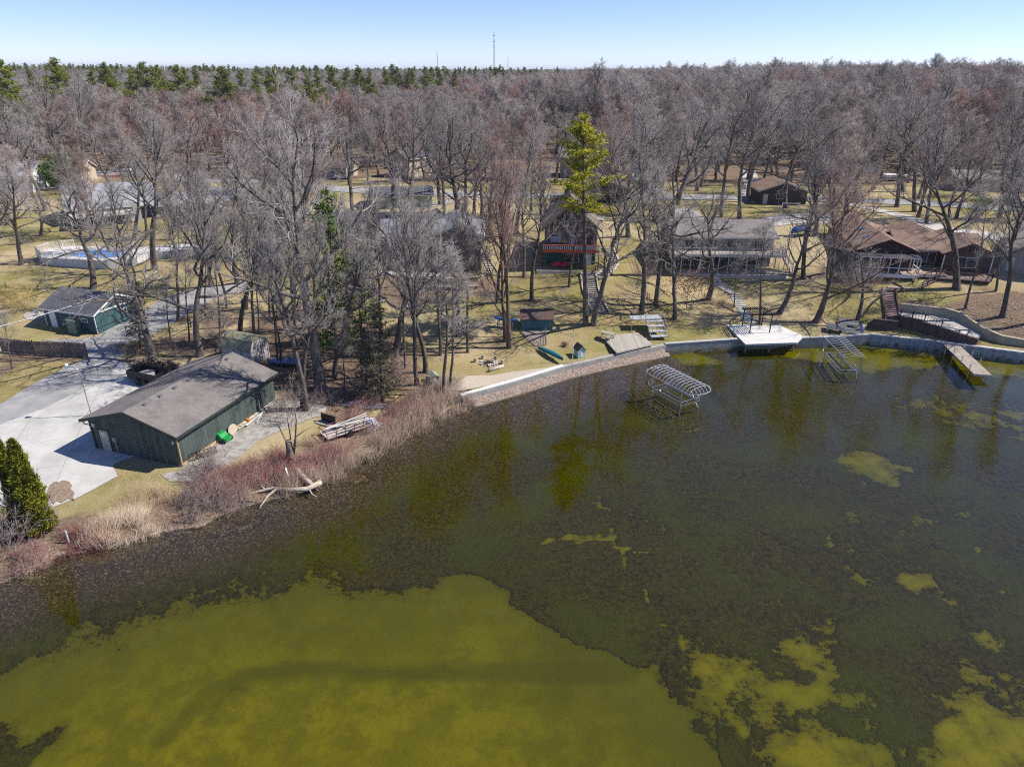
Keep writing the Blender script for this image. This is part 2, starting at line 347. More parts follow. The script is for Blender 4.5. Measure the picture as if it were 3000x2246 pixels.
fr_ = .55*vnoise(XN, YN, 5.5, 41) + .30*vnoise(XN, YN, 2.2, 42) + .15*vnoise(XN, YN, .9, 43); bb = np.maximum(bb, .88*reg*sm(fr_, .43, .60)); bb = bb*(1 - .35*reg*sm(.55*vnoise(XN, YN, 4.5, 51) + .30*vnoise(XN, YN, 1.9, 52) + .15*vnoise(XN, YN, .8, 53), .58, .68))
# long darker furrow across the pale marl
fur = line_d(XN, YN, Pz(A4([(700,1280),(900,1060),(1100,985),(1300,965),(1700,985),(2212,975),(2700,985)]), -1.2))
bb = bb - 0.13*(1-sm(fur, 0.3, 1.0))
bright[NEAR] = bb
XN, YN = XR, YR
# ------------------------------------------------------------------ ground, lake bed, water
litter = sm(GY, 145, 208)*0.95
litter = np.maximum(litter, 0.0)
LIT = [([(560,1010),(700,960),(800,900),(900,880),(1000,900),(1120,960),(1180,1040),(1130,1180),(1040,1240),(900,1200),(820,1130),(700,1050)], 2.5, 0.85),
       ([(1010,790),(1180,800),(1440,800),(1460,860),(1300,880),(1200,900),(1010,860)], 2.0, 0.75),
       ([(2660,880),(2780,905),(2850,860),(3100,850),(3100,1010),(2900,985),(2780,940)], 2.0, 0.9),
       ([(0,1030),(260,1040),(260,1065),(0,1060)], 1.0, 0.6), ([(560,900),(680,860),(760,880),(700,960),(600,980)], 2.0, 0.55),
       ([(300,640),(620,600),(900,620),(1000,700),(900,800),(650,820),(400,760)], 6.0, 0.35)]
for P, so, st in LIT:
    q = [tuple(G(x, y).xy) for x, y in P]; q = np.maximum(0, st*sm(poly_sd(XN, YN, q), -so, so)); litter[NEAR] = np.maximum(litter[NEAR], q)
shoreb = sm(6.0 - S_, 0, 4)*(I_ < NSH)*(GX > -40)*(S_ > -3)*0.8 + (S_ < 0.3)*(S_ > -6)*(I_ >= NSH)*(I_ < NSH+4)*0.0
litter = np.maximum(litter, shoreb)
beachm = (((S_ < 0.6)*(I_ >= NSH-1)*(I_ < NSH+4)) | (S_ < 0.1)).astype(float)
def ground_mat():
    m = bpy.data.materials.new('dry_spring_lawn'); m.use_nodes = True
    n = m.node_tree.nodes; l = m.node_tree.links; b = n['Principled BSDF']; b.inputs['Roughness'].default_value = 1.0
    b.inputs['Specular IOR Level'].default_value = 0.1
    tc = n.new('ShaderNodeTexCoord'); o = tc.outputs['Object']
    at = n.new('ShaderNodeAttribute'); at.attribute_name = 'litter'; bt = n.new('ShaderNodeAttribute'); bt.attribute_name = 'beach'
    big = noise(n, l, o, 0.11, 5, 0.6); mid = noise(n, l, o, 0.6, 5, 0.7); fine = noise(n, l, o, 4.5, 4, 0.75)
    lawn = mixc(n, l, step(n, l, big, 0.37, 0.58), (0.38, 0.29, 0.145), (0.255, 0.235, 0.075))
    lawn = mixc(n, l, step(n, l, mid, 0.45, 0.75), lawn, (0.40, 0.31, 0.17))
    lawn = mixc(n, l, mathn(n, l, 'MULTIPLY', step(n, l, fine, 0.38, 0.70), 0.65), lawn, (0.17, 0.13, 0.05))
    straw = noise(n, l, o, 0.045, 4, 0.6); lawn = mixc(n, l, mathn(n, l, 'MULTIPLY', step(n, l, straw, 0.44, 0.62), 0.7), lawn, (0.50, 0.40, 0.25))
    lit = mixc(n, l, step(n, l, fine, 0.35, 0.65), (0.11, 0.078, 0.055), (0.30, 0.21, 0.145))
    lit = mixc(n, l, step(n, l, mid, 0.5, 0.7), lit, (0.20, 0.165, 0.11))
    f = mathn(n, l, 'ADD', mathn(n, l, 'ADD', at.outputs['Fac'], 0.14), mathn(n, l, 'MULTIPLY', mathn(n, l, 'SUBTRACT', mathn(n, l, 'MULTIPLY', mathn(n, l, 'ADD', mid, big), 0.5), 0.5), 2.2))
    c = mixc(n, l, step(n, l, f, 0.35, 0.65), lawn, lit)
    vo = n.new('ShaderNodeTexVoronoi'); vo.inputs['Scale'].default_value = 11.0; l.new(o, vo.inputs['Vector'])
    leaf = ramp(n, l, mathn(n, l, 'FRACT', mathn(n, l, 'MULTIPLY', vo.outputs['Color'], 3.7)), [(0.0, (0.12, 0.085, 0.07)), (0.5, (0.25, 0.19, 0.16)), (0.8, (0.44, 0.37, 0.31)), (1.0, (0.32, 0.22, 0.16))])
    c = mixc(n, l, bt.outputs['Fac'], c, leaf)
    sz = n.new('ShaderNodeSeparateXYZ'); l.new(o, sz.inputs[0]); und = ramp(n, l, vo.outputs['Color'], [(0.15, (0.037, 0.026, 0.022)), (0.7, (0.087, 0.062, 0.05)), (0.97, (0.25, 0.20, 0.16))])
    c = mixc(n, l, step(n, l, mathn(n, l, 'MULTIPLY', sz.outputs[2], -1.0), -0.04, 0.05), c, und)
    # scattered fallen leaves on the grass
    sp = n.new('ShaderNodeTexVoronoi'); sp.inputs['Scale'].default_value = 1.8; l.new(o, sp.inputs['Vector'])
    c = mixc(n, l, mathn(n, l, 'MULTIPLY', mathn(n, l, 'LESS_THAN', sp.outputs['Distance'], 0.09), 0.75), c, (0.42, 0.29, 0.19))
    l.new(c, b.inputs['Base Color'])
    bp = n.new('ShaderNodeBump'); bp.inputs['Strength'].default_value = 0.7; bp.inputs['Distance'].default_value = 0.15
    l.new(noise(n, l, o, 6, 5, 0.8), bp.inputs['Height']); l.new(bp.outputs[0], b.inputs['Normal'])
    return m
def bed_mat():
    m = bpy.data.materials.new('lake_bed_marl_and_weed'); m.use_nodes = True
    n = m.node_tree.nodes; l = m.node_tree.links; b = n['Principled BSDF']; b.inputs['Roughness'].default_value = 1.0
    b.inputs['Specular IOR Level'].default_value = 0.0
    tc = n.new('ShaderNodeTexCoord'); o = tc.outputs['Object']
    at = n.new('ShaderNodeAttribute'); at.attribute_name = 'bright'; be = n.new('ShaderNodeAttribute'); be.attribute_name = 'beach'
    big = noise(n, l, o, 0.16, 5, 0.6); mid = noise(n, l, o, 0.5, 6, 0.7); fine = noise(n, l, o, 3.2, 5, 0.8)
    f = mathn(n, l, 'ADD', at.outputs['Fac'], mathn(n, l, 'MULTIPLY', mathn(n, l, 'SUBTRACT', mid, 0.5), 1.5))
    f = mathn(n, l, 'ADD', f, mathn(n, l, 'MULTIPLY', mathn(n, l, 'SUBTRACT', fine, 0.5), 0.7))
    marl = mixc(n, l, step(n, l, mid, 0.40, 0.62), (0.165, 0.143, 0.003), (0.245, 0.212, 0.010))
    marl = mixc(n, l, step(n, l, big, 0.45, 0.7), marl, (0.19, 0.168, 0.004))
    marl = mixc(n, l, mathn(n, l, 'MULTIPLY', step(n, l, fine, 0.50, 0.8), 0.8), marl, (0.085, 0.075, 0.006))
    sh_ = n.new('ShaderNodeAttribute'); sh_.attribute_name = 'depth_dim_furrow'; marl = mixc(n, l, mathn(n, l, 'MULTIPLY', sh_.outputs['Fac'], mathn(n, l, 'ADD', 0.35, big)), marl, (0.105, 0.097, 0.005))
    weed = mixc(n, l, step(n, l, fine, 0.32, 0.68), (0.034, 0.030, 0.004), (0.125, 0.098, 0.018))
    weed = mixc(n, l, mathn(n, l, 'MULTIPLY', step(n, l, big, 0.42, 0.68), 0.8), weed, (0.095, 0.098, 0.010))
    c = mixc(n, l, mathn(n, l, 'MULTIPLY', step(n, l, f, 0.18, 0.92), mathn(n, l, 'MULTIPLY', at.outputs['Fac'], 1.12, True)), weed, marl)
    deep = noise(n, l, o, 0.045, 4, 0.6); c = mixc(n, l, mathn(n, l, 'MULTIPLY', step(n, l, deep, 0.48, 0.66), 0.3), c, (0.06, 0.056, 0.005))
    vo = n.new('ShaderNodeTexVoronoi'); vo.inputs['Scale'].default_value = 11.0; l.new(o, vo.inputs['Vector'])
    c = mixc(n, l, be.outputs['Fac'], c, ramp(n, l, vo.outputs['Color'], [(0.15, (0.06, 0.042, 0.035)), (0.7, (0.14, 0.10, 0.08)), (0.97, (0.40, 0.32, 0.26))]))
    hv = n.new('ShaderNodeHueSaturation'); hv.inputs['Value'].default_value = 0.76; hv.inputs['Saturation'].default_value = 1.12; l.new(c, hv.inputs['Color']); l.new(hv.outputs[0], b.inputs['Base Color'])
    bp = n.new('ShaderNodeBump'); bp.inputs['Strength'].default_value = 1.0; bp.inputs['Distance'].default_value = 0.25
    l.new(mathn(n, l, 'MULTIPLY', noise(n, l, o, 2.2, 6, 0.85), mathn(n, l, 'SUBTRACT', 1.15, step(n, l, f, 0.36, 0.56))), bp.inputs['Height']); l.new(bp.outputs[0], b.inputs['Normal'])
    return m
depth_dim_furrow = np.zeros(GX.shape); fsd = poly_sd(XN, YN, Pz(BP[0][0], -1.2)); depth_dim_furrow[NEAR] = (1 - sm(fsd, 0, 15))*(fsd > -1.5)  # dimming by water depth and reflection, painted as darker marl toward the patch edge
depth_dim_furrow[NEAR] = np.clip(depth_dim_furrow[NEAR] + .75*(1-sm(line_d(XN, YN, Pz(A4([(700,1280),(900,1060),(1100,985),(1300,965),(1700,985),(2212,975),(2700,985)]), -1.2)), .25, .9))*(fsd > 0), 0, 1.3)  # the furrow's own darker line joins the painted depth dimming
nearshore = np.where((I_ >= NSH-1) & (I_ < NSH+4), sm(S_, -10.0, -4.0), np.where(I_ < NSH, 1.0*sm(S_, -7.5, -1.6), 0))
submesh('ground', quads[~wet], ground_mat(), {'litter': litter, 'beach': beachm})
submesh('lake_bed', quads[wet], bed_mat(), {'bright': bright, 'beach': nearshore, 'depth_dim_furrow': depth_dim_furrow})

def water_mat():
    m = bpy.data.materials.new('lake_water'); m.use_nodes = True
    n = m.node_tree.nodes; l = m.node_tree.links; n.remove(n['Principled BSDF'])
    tc = n.new('ShaderNodeTexCoord'); o = tc.outputs['Object']
    tr = n.new('ShaderNodeBsdfTransparent'); tr.inputs[0].default_value = (0.84, 0.85, 0.70, 1)
    gl = n.new('ShaderNodeBsdfGlossy'); gl.inputs['Roughness'].default_value = 0.02; gl.inputs[0].default_value = (1, 1, 1, 1)
    sp = n.new('ShaderNodeSeparateXYZ'); l.new(o, sp.inputs[0])
    wind = step(n, l, mathn(n, l, 'ADD', sp.outputs[0], mathn(n, l, 'MULTIPLY', noise(n, l, o, 0.05, 3), 30.0)), 25.0, 60.0)
    rip = noise(n, l, o, 1.1, 3, 0.6, (1.0, 2.6, 1.0)); swell = noise(n, l, o, 0.35, 3, 0.5, (1.0, 1.6, 1.0))
    h = mathn(n, l, 'ADD', mathn(n, l, 'MULTIPLY', rip, mathn(n, l, 'ADD', 0.25, mathn(n, l, 'MULTIPLY', wind, 0.8))), mathn(n, l, 'MULTIPLY', swell, 0.5))
    bp = n.new('ShaderNodeBump'); bp.inputs['Strength'].default_value = 0.4; bp.inputs['Distance'].default_value = 0.035
    l.new(h, bp.inputs['Height']); l.new(bp.outputs[0], gl.inputs['Normal'])
    fr = n.new('ShaderNodeFresnel'); fr.inputs[0].default_value = 1.46; l.new(bp.outputs[0], fr.inputs['Normal'])
    mx = n.new('ShaderNodeMixShader'); ge = n.new('ShaderNodeNewGeometry'); l.new(mathn(n, l, 'MULTIPLY', fr.outputs[0], mathn(n, l, 'SUBTRACT', 1.0, ge.outputs['Backfacing'])), mx.inputs[0]); l.new(tr.outputs[0], mx.inputs[1]); l.new(gl.outputs[0], mx.inputs[2])
    l.new(mx.outputs[0], n['Material Output'].inputs[0]); return m
wt = MB(); wq = [(-1500,-290,0),(1500,-290,0),(1500,130,0),(-1500,130,0)]
wt.add(wq, [(0,1,2,3)]); wo_ = wt.build('lake_water', water_mat()); wo_['kind'] = 'structure'

# ------------------------------------------------------------------ roads, drives, paths laid on the ground
import bmesh
def drape(name, pts, m, off=0.05, grid=0.5, world_pts=False, thick=0.0, kind='structure'):
    P = [tuple(p[:2]) for p in pts] if world_pts else [tuple(G(x, y).xy) for x, y in pts]
    bm = bmesh.new(); vs = [bm.verts.new((x, y, 0)) for x, y in P]; bm.faces.new(vs)
    bmesh.ops.triangulate(bm, faces=bm.faces)
    xs = [p[0] for p in P]; ys = [p[1] for p in P]
    for a0, a1, ax in ((min(xs), max(xs), 0), (min(ys), max(ys), 1)):
        k = math.ceil(a0/grid)
        while k*grid < a1:
            co = [0, 0, 0]; no = [0, 0, 0]; co[ax] = k*grid; no[ax] = 1
            bmesh.ops.bisect_plane(bm, geom=bm.verts[:]+bm.edges[:]+bm.faces[:], plane_co=co, plane_no=no); k += 1
    co = np.array([v.co[:2] for v in bm.verts]); z = hgt(co[:,0], co[:,1], land_only=True) + off
    for v, zz in zip(bm.verts, z): v.co.z = zz
    if thick:
        r = bmesh.ops.extrude_face_region(bm, geom=bm.faces[:])
        for v in [g for g in r['geom'] if isinstance(g, bmesh.types.BMVert)]: v.co.z -= thick
    bmesh.ops.recalc_face_normals(bm, faces=bm.faces)
    if sum(f.normal.z for f in bm.faces) < 0 and not thick: bmesh.ops.reverse_faces(bm, faces=bm.faces)
    me = bpy.data.meshes.new(name); bm.to_mesh(me); bm.free(); me.materials.append(m)
    o = bpy.data.objects.new(name, me); COL.objects.link(o)
    if kind: o['kind'] = kind
    return o
def strip(name, pts, width, m, off=0.05, grid=1.0, world_pts=False, thick=0.0, kind='structure'):
    C = [Vector(p[:2]) if world_pts else G(*p).xy for p in pts]; L = []; Rr = []
    for i, p in enumerate(C):
        d = (C[min(i+1, len(C)-1)] - C[max(i-1, 0)]).normalized(); w = (width[i] if isinstance(width, (list, tuple)) else width)/2
        L.append((p.x - d.y*w, p.y + d.x*w)); Rr.append((p.x + d.y*w, p.y - d.x*w))
    return drape(name, L + Rr[::-1], m, off, grid, True, thick, kind)
asphalt = mat('old_asphalt', (0.36, 0.35, 0.345), 0.95, var=0.3, scale=0.5, bump=0.3, bscale=12)
def concrete_mat(name, col, joint=0.0):
    m = mat(name, col, 0.9, var=0.32, scale=0.30, detail=9, bump=0.2, bscale=9, lo=0.3, hi=0.6)
    n = m.node_tree.nodes; l = m.node_tree.links; b = n['Principled BSDF']; src = b.inputs['Base Color'].links[0].from_socket
    tc = n.new('ShaderNodeTexCoord')
    vo = n.new('ShaderNodeTexVoronoi'); vo.feature = 'DISTANCE_TO_EDGE'; vo.inputs['Scale'].default_value = 0.16
    mx = n.new('ShaderNodeMix'); mx.data_type = 'VECTOR'; mx.inputs[0].default_value = 0.07
    nz = n.new('ShaderNodeTexNoise'); nz.inputs['Scale'].default_value = 0.8; l.new(tc.outputs['Object'], nz.inputs['Vector'])
    l.new(tc.outputs['Object'], mx.inputs[4]); l.new(nz.outputs['Color'], mx.inputs[5]); l.new(mx.outputs[1], vo.inputs['Vector'])
    cr = mathn(n, l, 'MULTIPLY', mathn(n, l, 'LESS_THAN', vo.outputs['Distance'], 0.0035), 0.22)
    if joint:
        mp = n.new('ShaderNodeMapping'); mp.inputs['Rotation'].default_value = (0, 0, R(-19)); l.new(tc.outputs['Object'], mp.inputs[0])
        sp = n.new('ShaderNodeSeparateXYZ'); l.new(mp.outputs[0], sp.inputs[0])
        for k in (0, 1):
            fr = mathn(n, l, 'FRACT', mathn(n, l, 'DIVIDE', sp.outputs[k], joint)); cr = mathn(n, l, 'MAXIMUM', cr, mathn(n, l, 'MULTIPLY', mathn(n, l, 'LESS_THAN', fr, 0.012), 0.5))
    l.new(mixc(n, l, cr, src, (0.16, 0.14, 0.12)), b.inputs['Base Color']); return m
concrete = concrete_mat('pale_concrete', (0.54, 0.525, 0.49), 5.0)
conc2 = mat('path_concrete', (0.52, 0.49, 0.44), 0.9, var=0.2, scale=0.8, bump=0.2)
gravel = mat('gravel', (0.44, 0.42, 0.39), 0.95, scale=1.6, detail=8, col2=(0.23, 0.20, 0.17), bump=0.6, bscale=14)
sand = mat('beach_sand', (0.50, 0.43, 0.35), 0.95, var=0.18, scale=3, detail=8, bump=0.4, bscale=10)
drape('concrete_apron', [(-60,1186),(0,1190),(120,1112),(200,1075),(262,1050),(330,1052),(400,1075),(470,1105),(560,1240),(420,1330),(330,1362),(345,1395),(225,1460),(120,1500),(60,1500),(-100,1450)], concrete, 0.05)
drape('asphalt_apron', [(-80,1215),(-60,1170),(0,1186),(120,1112),(200,1075),(262,1050),(330,1052),(345,1075),(260,1132),(130,1197),(0,1245)], asphalt, 0.058)
drape('driveway', [(262,1050),(330,1052),(370,1044),(345,1015),(440,985),(560,915),(640,868),(740,845),(740,822),(600,842),(480,870),(400,925),(330,955),(292,985),(240,992),(120,995),(230,1010),(250,1030)], asphalt, 0.045)
drape('gravel_drive', [(533,1372),(560,1395),(640,1380),(700,1340),(760,1290),(830,1260),(900,1230),(950,1215),(960,1190),(900,1180),(820,1170),(790,1185),(700,1240),(610,1300)], gravel, 0.04)
drape('mulch_circle', [(140,1440),(146,1424),(158,1412),(172,1414),(186,1408),(204,1413),(212,1424),(208,1434),(220,1446),(214,1458),(222,1468),(200,1462),(184,1474),(166,1470),(158,1480),(146,1462),(150,1452)], mat('mulch', (0.34, 0.26, 0.18), .95, col2=(0.16, 0.11, 0.09), scale=4), 0.09)
drape('gravel_patch', [(470,1390),(530,1378),(640,1372),(600,1410),(500,1412)], gravel, 0.035)
strip('road', [(-40,506),(200,503),(420,513),(700,532),(900,549),(1100,562),(1300,570),(1600,574),(1900,577),(2200,580),(2500,586),(2800,602),(3100,622)], 6.4, asphalt, 0.10)
strip('concrete_drive_right', [(2470,597),(2560,612),(2640,632),(2760,672),(2960,700)], [2.6,2.8,3.4,4.6,6], conc2, 0.07)
strip('garage_forecourt', [(2240,655),(2330,640),(2405,640),(2445,640)], [5,7,8,7], conc2, 0.08)
strip('asphalt_drive_middle', [(1990,610),(2020,640),(2060,680)], [5,6,7], asphalt, 0.07)
strip('concrete_drive_middle', [(1650,640),(1700,636),(1770,640)], [4,5,4], conc2, 0.07)
strip('concrete_drive_far', [(1870,505),(1880,530),(1925,565)], [4,4,4], conc2, 0.07)
strip('concrete_drive_beyond', [(2190,500),(2205,540),(2195,580)], [4,4,4], conc2, 0.07)
strip('gravel_lane', [(1170,612),(1230,607),(1330,588)], [4,4,4], gravel, 0.07)
strip('yard_drive_left', [(60,560),(180,546),(330,540)], [3,3,3], conc2, 0.07)
drape('sandy_beach', [(1318,1146),(1349,1158),(1500,1117),(1646,1075),(1633,1070),(1600,1078),(1500,1090),(1440,1100),(1370,1130)], sand, 0.05)
strip('garden_path', [(1100,802),(1150,800),(1230,806),(1300,806)], [1.6,1.4,1.4,1.2], conc2, 0.05)
# ------------------------------------------------------------------ buildings
glass = mat('window_glass', (0.035, 0.05, 0.06), 0.06, var=0.3, scale=1.0, spec=0.8)
white = mat('white_paint', (0.78, 0.78, 0.76), 0.5, var=0.12, scale=1.5); offw = mat('off_white_trim', (0.62, 0.60, 0.55), 0.6, var=0.15, scale=1.5)
metal = mat('galvanised_steel', (0.55, 0.56, 0.57), 0.35, metal=0.85, var=0.2, scale=3); alu = mat('bright_aluminium', (0.55, 0.56, 0.57), 0.45, metal=0.55, var=0.12, scale=3)
black = mat('black_metal', (0.025, 0.025, 0.028), 0.55, var=0.3, scale=3); browntim = boards('stained_brown_timber', (0.135, 0.075, 0.055), (0.085, 0.05, 0.04), 0.15, 'Z')
greytim = boards('weathered_deck_boards', (0.46, 0.42, 0.36), (0.33, 0.30, 0.26), 0.15, 'X', groove=0.1); greywood = mat('grey_weathered_wood', (0.40, 0.36, 0.31), 0.9, var=0.35, scale=2.0, stretch=(1, 1, 4))
newwood = mat('fresh_lumber', (0.55, 0.38, 0.20), 0.8, var=0.2, scale=2)
def gable_block(par, x0, y0, L, D, z0, h, rise, ridge, wm, rm, oh=.45, base=1.2, th=.16, trim=None, roofname='roof'):
    w = MB(); zb = z0-base; ze = z0+h
    if ridge == 'x': w.ext([(y0, zb), (y0+D, zb), (y0+D, ze), (y0+D/2, ze+rise), (y0, ze)], 'x', x0, x0+L)
    else: w.ext([(x0, zb), (x0+L, zb), (x0+L, ze), (x0+L/2, ze+rise), (x0, ze)], 'y', y0, y0+D)
    w.build('wall', wm, par)
    def rf(p0, L_, D_, q0):   # q along ridge, p across
        sl = rise/(D_/2); lo = ze - sl*oh + .03; hi = ze+rise+.05
        a = [(p0-oh, lo), (p0+D_/2, hi), (p0+D_+oh, lo), (p0+D_+oh, lo+th), (p0+D_/2, hi+th), (p0-oh, lo+th)]
        return a
    r = MB()
    if ridge == 'x': r.ext(rf(y0, L, D, x0), 'x', x0-oh, x0+L+oh)
    else: r.ext(rf(x0, D, L, y0), 'y', y0-oh, y0+D+oh)
    ro = r.build(roofname, rm, par)
    if trim:
        t = MB(); sl = rise/((D if ridge == 'x' else L)/2); lo = ze - sl*oh - .06; hi = ze+rise-.06
        W2 = (D if ridge == 'x' else L); b0 = (y0 if ridge == 'x' else x0)
        for e in ((x0-oh-.03, x0+L+oh+.03) if ridge == 'x' else (y0-oh-.03, y0+D+oh+.03)):
            pts = [(b0-oh, lo), (b0+W2/2, hi), (b0+W2+oh, lo)]
            for (p, z), (p2, z2) in zip(pts, pts[1:]):
                A = (e, p, z+.1) if ridge == 'x' else (p, e, z+.1); B = (e, p2, z2+.1) if ridge == 'x' else (p2, e, z2+.1); t.bar(A, B, .05, .22)
        for p in (b0-oh-.03, b0+W2+oh+.03):
            A, B = ((x0-oh, p, lo+.1), (x0+L+oh, p, lo+.1)) if ridge == 'x' else ((p, y0-oh, lo+.1), (p, y0+D+oh, lo+.1)); t.bar(A, B, .06, .2)
        f = t.build('fascia', trim, ro)
    return ro
def window(par, face, u, z, w, h, at_, fm=white, nx=2, ny=1, name='window', sill=True, lab=None):
    """face f/b: wall plane y=at_; l/r: wall plane x=at_. u = start along the wall"""
    s = -1 if face in 'fl' else 1; t = .07
    def bx(m, u0, u1, z0, z1, d0, d1):
        a, b = sorted((at_+s*d0, at_+s*d1))
        m.box(u0, u1, a, b, z0, z1) if face in 'fb' else m.box(a, b, u0, u1, z0, z1)
    f = MB(); bx(f, u, u+w, z, z+t, .012, .07); bx(f, u, u+w, z+h-t, z+h, .012, .07); bx(f, u, u+t, z+t, z+h-t, .012, .07); bx(f, u+w-t, u+w, z+t, z+h-t, .012, .07)
    for i in range(1, nx): c = u+w*i/nx; bx(f, c-t*.4, c+t*.4, z+t, z+h-t, .012, .06)
    for i in range(1, ny): c = z+h*i/ny; bx(f, u+t, u+w-t, c-.02, c+.02, .012, .055)
    fo = f.build(name, fm, par); g = MB(); bx(g, u+.03, u+w-.03, z+.03, z+h-.03, .004, .03); g.build('pane', glass, fo)
    return fo
def door(par, face, u, z, w, h, at_, m=white, hm=metal, name='door'):
    s = -1 if face in 'fl' else 1
    def bx(mb, u0, u1, z0, z1, d0, d1):
        a, b = sorted((at_+s*d0, at_+s*d1))
        mb.box(u0, u1, a, b, z0, z1) if face in 'fb' else mb.box(a, b, u0, u1, z0, z1)
    d = MB(); bx(d, u, u+w, z, z+h, .01, .06); do = d.build(name, m, par); k = MB(); bx(k, u+w-.16, u+w-.10, z+h*.48, z+h*.54, .06, .12); k.build('handle', hm, do); return do
def railing(par, pts, h, m, gap=.14, pw=.09, name='railing', bal=.035, top=.09, name_post='post', posts=True, maxb=400):
    r = MB(); 
    for a, b in zip(pts, pts[1:]):
        a = Vector(a); b = Vector(b); L = (b-a).length; U = Vector((0, 0, h)); r.bar(a+U, b+U, top, .05); r.bar(a+Vector((0,0,.1)), b+Vector((0,0,.1)), .05, .04)
        n = int(L/gap)
        for i in range(1, n): p = a.lerp(b, i/n); r.bar(p+Vector((0,0,.1)), p+U, bal)
        k = max(1, round(L/2.2))
        for i in range(k+1): p = a.lerp(b, i/k); r.bar(p, p+Vector((0,0,h+.08)), pw)
    return r.build(name, m, par)
def steps(par, a, b, w, n, m, name='stairs', rail=None, stringer=None, thick=.07, open_=True):
    """flight of n treads from foot a to head b (world or local coordinates), width w"""
    a = Vector(a); b = Vector(b); d = (b-a); hd = Vector((d.x, d.y, 0)).normalized(); side = Vector((-hd.y, hd.x, 0)); run = Vector((d.x, d.y, 0)).length/n; t = MB()
    for i in range(n):
        c = a + hd*(run*(i+.5)) + Vector((0, 0, d.z*(i+1)/n)); q = [c + side*(w/2*s1) + hd*(run*.53*s2) for s1, s2 in ((-1,-1),(1,-1),(1,1),(-1,1))]; t.slab(q, thick if open_ else d.z/n+.25)
    so = t.build('tread', m, par); so.name = name
    if stringer:
        g = MB()
        for s in (-1, 1): g.bar(a+side*(w/2+.06)*s+Vector((0,0,-.02)), b+side*(w/2+.06)*s+Vector((0,0,-.05)), .09, .28)
        g.build('stringer', stringer, par)
    if rail:
        g = MB()
        for s in (-1, 1):
            o = side*(w/2+.05)*s; g.bar(a+o+Vector((0,0,.95)), b+o+Vector((0,0,.95)), .07, .09)
            k = max(2, round(d.length/1.6))
            for i in range(k+1): p = a.lerp(b, i/k)+o; g.bar(p, p+Vector((0,0,.95)), .09)
        g.build('handrail', rail, par)
    return so
# 1. the long dark shed
SW = boards('dark_green_board_siding', (0.085, 0.11, 0.10), (0.05, 0.066, 0.06), 0.38, 'XY', blotch=1.0, groove=0.13); SR = shingles('brown_grey_shingles', (0.24, 0.215, 0.20), (0.195, 0.175, 0.165), .2)
dark_trim = mat('dark_green_trim', (0.035, 0.05, 0.045), .6, var=.3)
sh = thing('storage_shed', (-37.25, 53.05, 0.95), 'long dark green board shed with a grey brown gable roof on the concrete', 'shed', R(-17.4))
gable_block(sh, 0, 0, 9.45, 13.3, 0, 3.05, 1.4, 'y', SW, SR, .45, 1.0, trim=dark_trim)
door(sh, 'f', 1.0, .05, .95, 2.05, 0, mat('grey_steel_door', (0.42, 0.41, 0.36), .6, var=.2)); 
m = MB(); m.box(1.18, 1.72, -.085, -.062, 1.55, 1.95); m.build('door_sticker', mat('striped_paper', (0.75, 0.72, 0.72), .8, col2=(0.65, 0.35, 0.35), scale=1.2, stretch=(.1, .1, 14), lo=.49, hi=.51), sh)
fr = MB(); fr.box(.88, 1.0, -.05, 0, 0, 2.2); fr.box(1.95, 2.07, -.05, 0, 0, 2.2); fr.box(.88, 2.07, -.05, 0, 2.1, 2.22); fr.build('door_frame', dark_trim, sh)
v0 = None
for i, yy in enumerate(np.linspace(1.5, 12.2, 7)):
    sl = 1.4/4.725; x = 5.25; z = 3.05+1.4+.2 - (x-4.725)*sl; b = MB(); b.box(x-.15, x+.15, yy-.15, yy+.15, z-.03, z+.09); b.box(x-.19, x+.19, yy-.19, yy+.19, z+.09, z+.12); b.build('roof_vent', metal, sh)
m = MB(); m.box(9.43, 9.49, .1, 13.2, -.05, .22); m.build('base_board', newwood, sh)
m = MB(); m.box(9.38, 9.5, -.04, .05, 0, 2.9); m.build('corner_board', newwood, sh)
m = MB(); m.box(.45, .7, -.14, 0, 2.35, 2.7); m.build('wall_lamp', offw, sh); m = MB(); m.box(9.0, 9.12, -.14, 0, 2.1, 2.4); m.build('wall_lamp', white, sh)
m = MB(); m.box(2.5, 2.8, -.2, 0, 1.25, 1.65); m.bar((2.72, -.12, 0), (2.72, -.12, 1.3), .08); m.build('meter_box', greywood, sh)
m = MB(); m.tube([(-.1,-.42,2.9),(.1,-.42,2.75),(.25,-.05,2.45),(.25,-.05,0)], .05, 6); m.build('downpipe', dark_trim, sh)
m = MB(); m.box(1.0, 2.0, -.95, -.25, .0, .035); m.build('door_mat', black, sh)
yl = thing('yard_lamp', G(268, 1217), 'thin grey pole lamp with a white head behind the shed corner', 'street lamp')
h = 4.6; m = MB(); m.tube([(0,0,-.3),(0,0,h),(-.1,0,h+.35),(-1.1,.1,h+.75)], .045, 8); m.build('pole', metal, yl, True); m = MB(); m.tube([(-1.05,.1,h+.82),(-1.15,.1,h+.55)], [.12,.22], 12); m.tube([(-1.15,.1,h+.55),(-1.15,.1,h+.32)], [.2,.1], 12); m.build('lamp_head', white, yl, True)
